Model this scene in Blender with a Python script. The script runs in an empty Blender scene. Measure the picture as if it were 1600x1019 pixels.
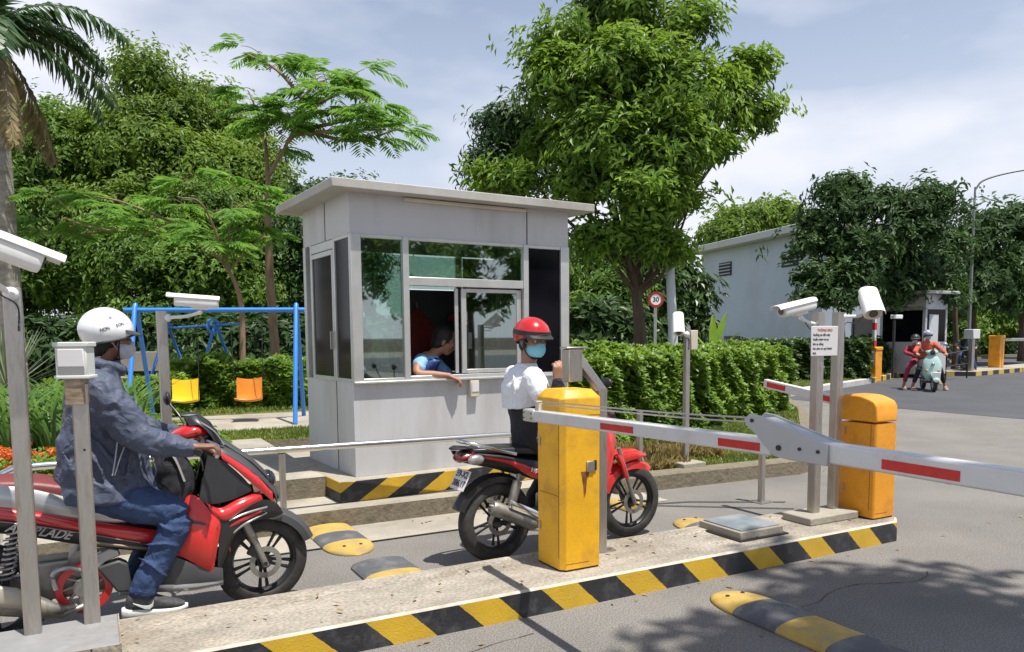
import bpy, bmesh, math, random
import numpy as np
from mathutils import Vector, Matrix, Euler

# ------------------------------------------------------------------ camera, world, sun, exposure
# metres; X runs along the gate lane, Y away across it, the photographer stands over the origin
sc = bpy.context.scene
EYE = 1.52
YAW, PITCH, ROLL = math.radians(61.5), math.radians(5.0), math.radians(0.45)
fwd = Vector((math.cos(YAW)*math.cos(PITCH), math.sin(YAW)*math.cos(PITCH), -math.sin(PITCH)))
rgt = Vector((math.sin(YAW), -math.cos(YAW), 0))
upv = rgt.cross(fwd)
rr = rgt*math.cos(ROLL) - upv*math.sin(ROLL)
uu = rgt*math.sin(ROLL) + upv*math.cos(ROLL)
cam_d = bpy.data.cameras.new('camera'); cam = bpy.data.objects.new('camera', cam_d)
sc.collection.objects.link(cam); sc.camera = cam
cam.matrix_world = Matrix(((rr.x, uu.x, -fwd.x, 0), (rr.y, uu.y, -fwd.y, 0), (rr.z, uu.z, -fwd.z, EYE), (0, 0, 0, 1)))
cam_d.sensor_width = 36; cam_d.lens = 27.0
cam_d.shift_y = (526 + 1200*math.tan(PITCH) - 509.5)/1600
cam_d.clip_start = 0.05; cam_d.clip_end = 2000

SUN = Vector((0.13, -0.30, 1.0)).normalized()
ld = bpy.data.lights.new('sun', 'SUN'); lo = bpy.data.objects.new('sun', ld); sc.collection.objects.link(lo)
ld.energy = 5.0; ld.angle = math.radians(0.6); ld.color = (1.0, 0.955, 0.88)
lo.rotation_euler = SUN.to_track_quat('Z', 'Y').to_euler(); lo.location = (0, 0, 30)

w = bpy.data.worlds.new('World'); sc.world = w; w.use_nodes = True
wn, wl = w.node_tree.nodes, w.node_tree.links
wn.clear()
wo = wn.new('ShaderNodeOutputWorld'); wb = wn.new('ShaderNodeBackground'); wb.inputs[1].default_value = 0.10
sky = wn.new('ShaderNodeTexSky'); sky.sky_type = 'NISHITA'; sky.sun_disc = False
sky.sun_elevation = math.asin(SUN.z); sky.sun_rotation = math.atan2(SUN.x, SUN.y)
sky.air_density = 1.0; sky.dust_density = 0.8; sky.ozone_density = 1.5
tc = wn.new('ShaderNodeTexCoord'); mp = wn.new('ShaderNodeMapping'); mp.inputs['Scale'].default_value = (1.0, 1.0, 2.6)
mp.inputs['Location'].default_value = (0.35, 0.1, 0.0)
n1 = wn.new('ShaderNodeTexNoise'); n1.inputs['Scale'].default_value = 2.1; n1.inputs['Detail'].default_value = 5; n1.inputs['Roughness'].default_value = 0.5
cr = wn.new('ShaderNodeValToRGB'); cr.color_ramp.elements[0].position = 0.38; cr.color_ramp.elements[1].position = 0.60
cr.color_ramp.elements[0].color = (0.34,)*3 + (1,); cr.color_ramp.elements[1].color = (1.0,)*3 + (1,)
mx = wn.new('ShaderNodeMix'); mx.data_type = 'RGBA'; mx.inputs[7].default_value = (6.8, 7.0, 7.7, 1)   # thin haze cloud
wl.new(tc.outputs['Generated'], mp.inputs[0]); wl.new(mp.outputs[0], n1.inputs[0]); wl.new(n1.outputs[0], cr.inputs[0])
sz = wn.new('ShaderNodeSeparateXYZ'); wl.new(tc.outputs['Generated'], sz.inputs[0])
hz = wn.new('ShaderNodeMath'); hz.operation = 'MULTIPLY_ADD'; hz.inputs[1].default_value = -1.5; hz.inputs[2].default_value = 0.50; wl.new(sz.outputs[2], hz.inputs[0])   # milkier towards the horizon
hc = wn.new('ShaderNodeMath'); hc.operation = 'ADD'; hc.use_clamp = True; wl.new(hz.outputs[0], hc.inputs[0]); wl.new(cr.outputs[0], hc.inputs[1])
wl.new(hc.outputs[0], mx.inputs[0]); wl.new(sky.outputs[0], mx.inputs[6]); wl.new(mx.outputs[2], wb.inputs[0]); wl.new(wb.outputs[0], wo.inputs[0])

vs = sc.view_settings
vs.view_transform = 'Standard'; vs.look = 'None'; vs.exposure = 0.42; vs.gamma = 1.0; vs.use_curve_mapping = False
sc.cycles.max_bounces = 7; sc.cycles.transparent_max_bounces = 12

# ------------------------------------------------------------------ materials
def pm(name, col, rough=0.6, metal=0.0, var=0.12, scale=6.0, bump=0.0, bscale=60.0, dirt=None, dscale=2.0, damt=0.5,
       coat=0.0, spec=0.5, speck=0.0, speck_scale=250.0, stretch=None):
    m = bpy.data.materials.new(name); m.use_nodes = True
    n, l = m.node_tree.nodes, m.node_tree.links; b = n['Principled BSDF']
    b.inputs['Roughness'].default_value = rough; b.inputs['Metallic'].default_value = metal
    b.inputs['Coat Weight'].default_value = coat; b.inputs['Specular IOR Level'].default_value = spec
    t = n.new('ShaderNodeTexCoord'); src = t.outputs['Object']
    if stretch:
        mp = n.new('ShaderNodeMapping'); mp.inputs['Scale'].default_value = stretch; l.new(src, mp.inputs[0]); src = mp.outputs[0]
    nz = n.new('ShaderNodeTexNoise'); nz.inputs['Scale'].default_value = scale; nz.inputs['Detail'].default_value = 6; l.new(src, nz.inputs[0])
    r = n.new('ShaderNodeValToRGB'); e = r.color_ramp.elements; e[0].position = 0.3; e[1].position = 0.7
    e[0].color = tuple(max(0, c*(1-var)) for c in col) + (1,); e[1].color = tuple(min(1, c*(1+var)) for c in col) + (1,)
    l.new(nz.outputs[0], r.inputs[0]); out = r.outputs[0]
    if dirt:
        n2 = n.new('ShaderNodeTexNoise'); n2.inputs['Scale'].default_value = dscale; n2.inputs['Detail'].default_value = 8; n2.inputs['Roughness'].default_value = 0.65
        l.new(src, n2.inputs[0]); r2 = n.new('ShaderNodeValToRGB'); r2.color_ramp.elements[0].position = 0.48; r2.color_ramp.elements[1].position = 0.68
        r2.color_ramp.elements[1].color = (damt,)*3 + (1,); l.new(n2.outputs[0], r2.inputs[0])
        mx = n.new('ShaderNodeMix'); mx.data_type = 'RGBA'; l.new(r2.outputs[0], mx.inputs[0]); l.new(out, mx.inputs[6])
        mx.inputs[7].default_value = tuple(dirt) + (1,); out = mx.outputs[2]
    if speck:
        n3 = n.new('ShaderNodeTexNoise'); n3.inputs['Scale'].default_value = speck_scale; n3.inputs['Detail'].default_value = 2; l.new(src, n3.inputs[0])
        r3 = n.new('ShaderNodeValToRGB'); r3.color_ramp.elements[0].position = 0.32; r3.color_ramp.elements[1].position = 0.68
        r3.color_ramp.elements[0].color = (1-speck,)*3 + (1,); r3.color_ramp.elements[1].color = (1+speck,)*3 + (1,)
        l.new(n3.outputs[0], r3.inputs[0]); mx = n.new('ShaderNodeMix'); mx.data_type = 'RGBA'; mx.blend_type = 'MULTIPLY'; mx.inputs[0].default_value = 1
        l.new(out, mx.inputs[6]); l.new(r3.outputs[0], mx.inputs[7]); out = mx.outputs[2]
    l.new(out, b.inputs['Base Color'])
    if bump:
        nb = n.new('ShaderNodeTexNoise'); nb.inputs['Scale'].default_value = bscale; nb.inputs['Detail'].default_value = 5; l.new(src, nb.inputs[0])
        bp = n.new('ShaderNodeBump'); bp.inputs['Strength'].default_value = bump; bp.inputs['Distance'].default_value = 0.01
        l.new(nb.outputs[0], bp.inputs['Height']); l.new(bp.outputs[0], b.inputs['Normal'])
    return m

def crease(m, scale=7, amt=0.5, dist=0.02, fine=40):
    """sharp folds of cloth as bump: ridged noise, the ridges running in long bends"""
    n, l = m.node_tree.nodes, m.node_tree.links; b = n['Principled BSDF']; t = n.new('ShaderNodeTexCoord'); h = None
    for sc_, k in ((scale, 1.0), (scale*2.3, .45), (fine, .06)):
        z = n.new('ShaderNodeTexNoise'); z.inputs['Scale'].default_value = sc_; z.inputs['Detail'].default_value = 1.5; z.inputs['Distortion'].default_value = 1.6; l.new(t.outputs['Object'], z.inputs[0])
        a = n.new('ShaderNodeMath'); a.operation = 'SUBTRACT'; a.inputs[1].default_value = .5; l.new(z.outputs[0], a.inputs[0]); c = n.new('ShaderNodeMath'); c.operation = 'ABSOLUTE'; l.new(a.outputs[0], c.inputs[0])
        q = n.new('ShaderNodeMath'); q.operation = 'MULTIPLY_ADD'; q.inputs[1].default_value = -4*k; l.new(c.outputs[0], q.inputs[0])
        if h is not None: l.new(h, q.inputs[2])
        h = q.outputs[0]
    bp = n.new('ShaderNodeBump'); bp.inputs['Strength'].default_value = amt; bp.inputs['Distance'].default_value = dist; l.new(h, bp.inputs['Height']); l.new(bp.outputs[0], b.inputs['Normal']); return m

def stripe_mat(name, start, period, slope, z0, a=(0.62, 0.40, 0.02), b_=(0.018, 0.018, 0.022), axis=0):
    """slanted safety paint, worn and dusty; stripe position = x - slope*(z0 - z)"""
    m = pm(name, a, 0.6, var=0.10, bump=0.25, bscale=90)
    n, l = m.node_tree.nodes, m.node_tree.links; b = n['Principled BSDF']
    t = n.new('ShaderNodeTexCoord'); s = n.new('ShaderNodeSeparateXYZ'); l.new(t.outputs['Object'], s.inputs[0])
    def mth(op, x, y):
        k = n.new('ShaderNodeMath'); k.operation = op
        for i, v in enumerate((x, y)):
            if v is None: continue
            if hasattr(v, 'links'): l.new(v, k.inputs[i])
            else: k.inputs[i].default_value = v
        return k.outputs[0]
    ns = n.new('ShaderNodeTexNoise'); ns.inputs['Scale'].default_value = 35; l.new(t.outputs['Object'], ns.inputs[0])
    zz = mth('MULTIPLY', mth('SUBTRACT', z0, s.outputs[2]), slope)
    u = mth('SUBTRACT', s.outputs[axis], zz)
    u = mth('ADD', u, mth('MULTIPLY', mth('SUBTRACT', ns.outputs[0], 0.5), 0.012))
    u = mth('FRACT', mth('DIVIDE', mth('SUBTRACT', u, start - 40*period), period), None)
    isy = mth('LESS_THAN', u, 0.47)
    cur = b.inputs['Base Color'].links[0].from_socket
    blk = n.new('ShaderNodeTexNoise'); blk.inputs['Scale'].default_value = 12; blk.inputs['Detail'].default_value = 8; l.new(t.outputs['Object'], blk.inputs[0])
    rb = n.new('ShaderNodeValToRGB'); rb.color_ramp.elements[0].color = tuple(b_) + (1,); rb.color_ramp.elements[1].color = (0.075, 0.075, 0.08, 1)
    rb.color_ramp.elements[0].position = 0.5; rb.color_ramp.elements[1].position = 0.8; l.new(blk.outputs[0], rb.inputs[0])
    mx = n.new('ShaderNodeMix'); mx.data_type = 'RGBA'; l.new(isy, mx.inputs[0]); l.new(rb.outputs[0], mx.inputs[6]); l.new(cur, mx.inputs[7])
    # dust and chips near the ground
    dn = n.new('ShaderNodeTexNoise'); dn.inputs['Scale'].default_value = 9; dn.inputs['Detail'].default_value = 9; dn.inputs['Roughness'].default_value = 0.7; l.new(t.outputs['Object'], dn.inputs[0])
    dr = n.new('ShaderNodeValToRGB'); dr.color_ramp.elements[0].position = 0.56; dr.color_ramp.elements[1].position = 0.78; dr.color_ramp.elements[1].color = (0.34,)*3 + (1,)
    l.new(dn.outputs[0], dr.inputs[0]); m2 = n.new('ShaderNodeMix'); m2.data_type = 'RGBA'; l.new(dr.outputs[0], m2.inputs[0]); l.new(mx.outputs[2], m2.inputs[6]); m2.inputs[7].default_value = (0.22, 0.19, 0.15, 1)
    l.new(m2.outputs[2], b.inputs['Base Color'])
    return m

def leaf_mat(name, dark, light, rough=0.45, trans=0.35, nscale=1.2):
    m = bpy.data.materials.new(name); m.use_nodes = True
    n, l = m.node_tree.nodes, m.node_tree.links; b = n['Principled BSDF']
    b.inputs['Roughness'].default_value = rough; b.inputs['Specular IOR Level'].default_value = 0.45
    g = n.new('ShaderNodeNewGeometry'); t = n.new('ShaderNodeTexCoord')
    nz = n.new('ShaderNodeTexNoise'); nz.inputs['Scale'].default_value = nscale; nz.inputs['Detail'].default_value = 3; l.new(t.outputs['Object'], nz.inputs[0])
    ad = n.new('ShaderNodeMath'); ad.operation = 'MULTIPLY_ADD'; ad.inputs[1].default_value = 0.62; l.new(g.outputs['Random Per Island'], ad.inputs[0])
    ml = n.new('ShaderNodeMath'); ml.operation = 'MULTIPLY_ADD'; ml.inputs[1].default_value = 1.4; ml.inputs[2].default_value = -0.5; l.new(nz.outputs[0], ml.inputs[0]); l.new(ml.outputs[0], ad.inputs[2])
    r = n.new('ShaderNodeValToRGB'); r.color_ramp.elements[0].color = tuple(dark) + (1,); r.color_ramp.elements[1].color = tuple(light) + (1,)
    l.new(ad.outputs[0], r.inputs[0]); l.new(r.outputs[0], b.inputs['Base Color'])
    tr = n.new('ShaderNodeBsdfTranslucent'); hs = n.new('ShaderNodeHueSaturation'); hs.inputs['Value'].default_value = 1.7; hs.inputs['Hue'].default_value = 0.485
    l.new(r.outputs[0], hs.inputs['Color']); l.new(hs.outputs[0], tr.inputs[0])
    ms = n.new('ShaderNodeMixShader'); ms.inputs[0].default_value = trans
    l.new(b.outputs[0], ms.inputs[1]); l.new(tr.outputs[0], ms.inputs[2]); l.new(ms.outputs[0], n['Material Output'].inputs[0])
    return m

def glass_mat(name, tint=(0.8, 0.9, 0.86), alpha=0.35, rough=0.02, refl=0.12):
    m = bpy.data.materials.new(name); m.use_nodes = True
    n, l = m.node_tree.nodes, m.node_tree.links
    for x in list(n):
        if x.type != 'OUTPUT_MATERIAL': n.remove(x)
    o = [x for x in n if x.type == 'OUTPUT_MATERIAL'][0]
    tp = n.new('ShaderNodeBsdfTransparent'); tp.inputs[0].default_value = tuple(tint) + (1,)
    gl = n.new('ShaderNodeBsdfGlossy'); gl.inputs['Roughness'].default_value = rough; gl.inputs[0].default_value = (0.9, 0.95, 0.95, 1)
    fr = n.new('ShaderNodeFresnel'); fr.inputs[0].default_value = 1.5
    ad = n.new('ShaderNodeMath'); ad.operation = 'ADD'; ad.use_clamp = True; ad.inputs[1].default_value = refl; l.new(fr.outputs[0], ad.inputs[0])
    ms = n.new('ShaderNodeMixShader'); l.new(ad.outputs[0], ms.inputs[0]); l.new(tp.outputs[0], ms.inputs[1]); l.new(gl.outputs[0], ms.inputs[2]); l.new(ms.outputs[0], o.inputs[0])
    return m

M = {}
M['asphalt'] = pm('asphalt', (0.195, 0.182, 0.165), 0.9, var=0.13, scale=1.3, bump=0.9, bscale=160, speck=0.42, speck_scale=110, dirt=(0.125, 0.117, 0.11), dscale=0.55, damt=0.55)
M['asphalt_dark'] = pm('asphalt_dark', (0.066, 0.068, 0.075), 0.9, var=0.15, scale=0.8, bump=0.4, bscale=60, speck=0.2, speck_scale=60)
M['island_top'] = pm('island_concrete', (0.315, 0.28, 0.23), 0.95, var=0.25, scale=3.5, bump=0.9, bscale=30, dirt=(0.15, 0.12, 0.085), dscale=1.7, damt=0.85, speck=0.30, speck_scale=60, stretch=(0.8, 1.5, 1))
M['concrete'] = pm('concrete', (0.33, 0.30, 0.245), 0.9, var=0.18, scale=2.0, bump=0.4, bscale=45, dirt=(0.20, 0.18, 0.14), dscale=1.8, damt=0.7, speck=0.10, speck_scale=90)
M['kerb_old'] = pm('old_kerb', (0.20, 0.17, 0.12), 0.95, var=0.25, scale=6, bump=0.9, bscale=30, dirt=(0.08, 0.065, 0.04), dscale=6, damt=0.85)
M['kerb_white'] = pm('kerb_white', (0.5, 0.5, 0.48), 0.9, var=0.15, dirt=(0.2, 0.2, 0.18), dscale=3)
M['soil'] = pm('soil', (0.055, 0.042, 0.026), 1.0, var=0.3, scale=3, bump=0.6, bscale=25)
M['lawn'] = pm('lawn_ground', (0.10, 0.115, 0.03), 1.0, var=0.35, scale=4, bump=0.6, bscale=60, dirt=(0.17, 0.12, 0.05), dscale=2.5, damt=0.8)
M['steel'] = pm('stainless', (0.47, 0.45, 0.42), 0.34, metal=0.85, var=0.18, scale=5, dirt=(0.22, 0.15, 0.10), dscale=5, damt=0.6, stretch=(6, 6, 1))
M['steel_bright'] = pm('stainless_bright', (0.68, 0.68, 0.67), 0.22, metal=0.95, var=0.06)
M['alu'] = pm('booth_aluminium', (0.56, 0.56, 0.54), 0.38, metal=0.6, var=0.08)
M['panel'] = pm('booth_panel', (0.52, 0.52, 0.53), 0.5, metal=0.1, var=0.04, scale=1.2, dirt=(0.33, 0.32, 0.30), dscale=1.6, damt=0.5, stretch=(1.5, 1.5, 0.4))
M['roof'] = pm('booth_roof', (0.42, 0.41, 0.38), 0.6, var=0.10, dirt=(0.27, 0.24, 0.19), dscale=3, damt=0.7)
M['cab_yellow'] = pm('cabinet_yellow', (0.80, 0.42, 0.012), 0.48, var=0.08, scale=3, speck=0.06, speck_scale=90, dirt=(0.40, 0.19, 0.03), dscale=4.5, damt=0.6, coat=0.15)
M['cab_orange'] = pm('cabinet_orange', (0.80, 0.32, 0.012), 0.48, var=0.08, scale=3, speck=0.06, speck_scale=90, dirt=(0.42, 0.16, 0.03), dscale=4.0, damt=0.6, coat=0.15)
M['rust'] = pm('rust', (0.20, 0.07, 0.02), 0.95, var=0.4, scale=30)
M['arm_white'] = pm('arm_paint', (0.66, 0.66, 0.65), 0.40, var=0.05, dirt=(0.45, 0.42, 0.38), dscale=6, damt=0.5, metal=0.1)
M['arm_hub'] = pm('arm_hub', (0.44, 0.44, 0.445), 0.5, var=0.05, metal=0.2)
M['refl_red'] = pm('reflective_red', (0.55, 0.025, 0.02), 0.4, var=0.12, scale=40)
M['white_paint'] = pm('white_paint', (0.80, 0.80, 0.78), 0.35, var=0.03, dirt=(0.6, 0.56, 0.48), dscale=8, damt=0.4)
M['cream'] = pm('cream_plastic', (0.55, 0.50, 0.40), 0.5, var=0.06)
M['black_plastic'] = pm('black_plastic', (0.022, 0.022, 0.024), 0.38, var=0.2)
M['dark_plastic'] = pm('dark_grey_plastic', (0.055, 0.057, 0.06), 0.5, var=0.2)
M['rubber'] = pm('tyre_rubber', (0.030, 0.028, 0.027), 0.75, var=0.3, scale=20, dirt=(0.10, 0.085, 0.07), dscale=9, damt=0.5)
M['red_paint'] = pm('red_gloss', (0.50, 0.018, 0.018), 0.2, var=0.05, coat=0.9)
M['dark_red'] = pm('dark_red_cloth2', (0.20, 0.015, 0.012), 0.8, var=0.2)
M['red_plain'] = pm('red_plastic', (0.58, 0.025, 0.02), 0.32, var=0.06, coat=0.3)
M['red_seat'] = pm('seat_vinyl_red', (0.17, 0.035, 0.035), 0.45, var=0.12, bump=0.15, bscale=200)
M['silver'] = pm('silver_paint', (0.42, 0.42, 0.42), 0.28, metal=0.6, var=0.05, coat=0.3)
M['grey_metal'] = pm('cast_metal', (0.34, 0.33, 0.30), 0.45, metal=0.7, var=0.2, dirt=(0.12, 0.10, 0.08), dscale=12, damt=0.6)
M['dark_metal'] = pm('dark_metal', (0.05, 0.05, 0.05), 0.45, metal=0.6, var=0.2)
M['blue'] = pm('swing_blue', (0.03, 0.20, 0.62), 0.4, var=0.06, coat=0.2)
M['seat_yellow'] = pm('swing_yellow', (0.80, 0.52, 0.01), 0.4, var=0.05)
M['seat_orange'] = pm('swing_orange', (0.70, 0.24, 0.02), 0.4, var=0.12)
M['skin'] = pm('skin', (0.33, 0.165, 0.10), 0.55, var=0.08, scale=20)
M['skin_dark'] = pm('skin_tan', (0.22, 0.10, 0.06), 0.55, var=0.08, scale=20)
M['hair'] = pm('hair', (0.012, 0.010, 0.009), 0.6, var=0.3, scale=60, bump=0.5, bscale=200)
M['jacket'] = pm('raincoat_cloth', (0.070, 0.084, 0.128), 0.62, var=0.10, scale=6, bump=0.12, bscale=60, spec=0.35)
M['denim'] = pm('denim', (0.022, 0.045, 0.118), 0.85, var=0.35, scale=14, bump=0.3, bscale=300, dirt=(0.05, 0.09, 0.18), dscale=5, damt=0.5)
M['white_cloth'] = pm('white_cloth', (0.72, 0.74, 0.78), 0.85, var=0.05, bump=0.1, bscale=150)
M['black_cloth'] = pm('black_cloth', (0.016, 0.017, 0.022), 0.85, var=0.3, bump=0.1, bscale=100)
M['blue_cloth'] = pm('blue_shirt', (0.22, 0.42, 0.78), 0.8, var=0.06)
M['navy'] = pm('navy_vest', (0.03, 0.06, 0.20), 0.8, var=0.1)
M['mask_blue'] = pm('mask_blue', (0.22, 0.58, 0.72), 0.8, var=0.05)
M['mask_grey'] = pm('mask_grey', (0.42, 0.45, 0.52), 0.8, var=0.15, scale=25)
M['helmet_white'] = pm('helmet_white', (0.78, 0.79, 0.80), 0.16, var=0.02, coat=0.8)
M['helmet_red'] = pm('helmet_red', (0.50, 0.015, 0.015), 0.22, var=0.05, coat=0.7)
M['ink'] = pm('ink_black', (0.02, 0.02, 0.02), 0.6)
M['ink_red'] = pm('ink_red', (0.5, 0.06, 0.06), 0.6)
M['ink_grey'] = pm('ink_grey', (0.14, 0.14, 0.17), 0.6)
M['paper'] = pm('paper', (0.66, 0.64, 0.64), 0.7, var=0.04)
M['white_plastic'] = pm('white_plastic', (0.62, 0.64, 0.60), 0.4, var=0.03)
M['wall_blue'] = pm('wall_paint', (0.46, 0.53, 0.64), 0.85, var=0.05, scale=0.6, dirt=(0.36, 0.41, 0.49), dscale=0.5, damt=0.6)
M['wall_light'] = pm('wall_light', (0.50, 0.52, 0.54), 0.85, var=0.05, dirt=(0.3, 0.3, 0.3), dscale=0.8, damt=0.3)
M['dark'] = pm('dark_interior', (0.015, 0.015, 0.017), 0.7, var=0.2)
M['tint_glass'] = pm('tinted_glass', (0.004, 0.004, 0.006), 0.08, var=0.1, spec=0.10)
M['bark'] = pm('bark', (0.085, 0.058, 0.038), 0.95, var=0.35, scale=9, bump=1.0, bscale=30, stretch=(1, 1, 0.25))
M['bark_light'] = pm('bark_light', (0.26, 0.17, 0.11), 0.9, var=0.25, scale=9, bump=0.8, bscale=30, stretch=(1, 1, 0.3), dirt=(0.10, 0.07, 0.05), dscale=5)
M['palm_bark'] = pm('palm_bark', (0.30, 0.27, 0.23), 0.9, var=0.2, scale=5, bump=0.8, bscale=20, dirt=(0.12, 0.10, 0.08), dscale=3, damt=0.8, stretch=(1, 1, 2.5))
M['amber'] = pm('amber_lens', (0.6, 0.22, 0.03), 0.2, coat=0.5)
M['lens_red'] = pm('tail_lens', (0.22, 0.012, 0.02), 0.15, coat=0.8)
M['lens'] = pm('dark_lens', (0.01, 0.01, 0.015), 0.05, coat=1.0)
M['glass'] = glass_mat('window_glass', (0.74, 0.86, 0.80), refl=0.20)
M['chrome'] = pm('chrome', (0.75, 0.75, 0.76), 0.12, metal=1.0, var=0.04)

crease(M['jacket'], 3.6, .42, .03); crease(M['denim'], 6, .35, .02, 120); crease(M['white_cloth'], 4, .3, .015); crease(M['black_cloth'], 5, .3, .02); crease(M['blue_cloth'], 8, .5, .015)
# ------------------------------------------------------------------ object helpers
COL = sc.collection
TOP = []
def tag(o, label=None, cat=None, group=None, kind=None):
    if label: o['label'] = label
    if cat: o['category'] = cat
    if group: o['group'] = group
    if kind: o['kind'] = kind
    return o
def thing(name, label, cat, loc=(0, 0, 0), rz=0.0, group=None):
    o = bpy.data.objects.new(name, None); COL.objects.link(o); o.empty_display_size = 0.1
    o.location = loc; o.rotation_euler = (0, 0, rz)
    return tag(o, label, cat, group)
def copy_tree(o, parent=None):
    c = o.copy(); COL.objects.link(c); c.parent = parent
    for ch in list(o.children): copy_tree(ch, c)
    return c
def dup(o, loc, rz, label, group=None, cat=None):
    c = copy_tree(o); c.location = loc; c.rotation_euler = (0, 0, rz); return tag(c, label, cat, group)

def crv(pts, n=8, closed=False):
    """Catmull-Rom through the points"""
    P = [Vector(p) for p in pts]; out = []
    L = len(P)
    if L < 3 and not closed: return P
    rng = range(L) if closed else range(L-1)
    for i in rng:
        p0 = P[(i-1) % L] if (closed or i > 0) else P[0]*2 - P[1]
        p1, p2 = P[i], P[(i+1) % L]
        p3 = P[(i+2) % L] if (closed or i+2 < L) else P[-1]*2 - P[-2]
        for k in range(n):
            t = k/n
            out.append(0.5*((2*p1) + (p2-p0)*t + (2*p0-5*p1+4*p2-p3)*t*t + (3*p1-p0-3*p2+p3)*t**3))
    if not closed: out.append(P[-1])
    return out

def interp(vals, t):
    vals = [Vector(v) if isinstance(v, tuple) else v for v in vals]; k = t*(len(vals)-1); i = min(int(k), len(vals)-2) if len(vals) > 1 else 0
    return vals[0] if len(vals) == 1 else vals[i] + (vals[i+1]-vals[i])*(k-i)

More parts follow.
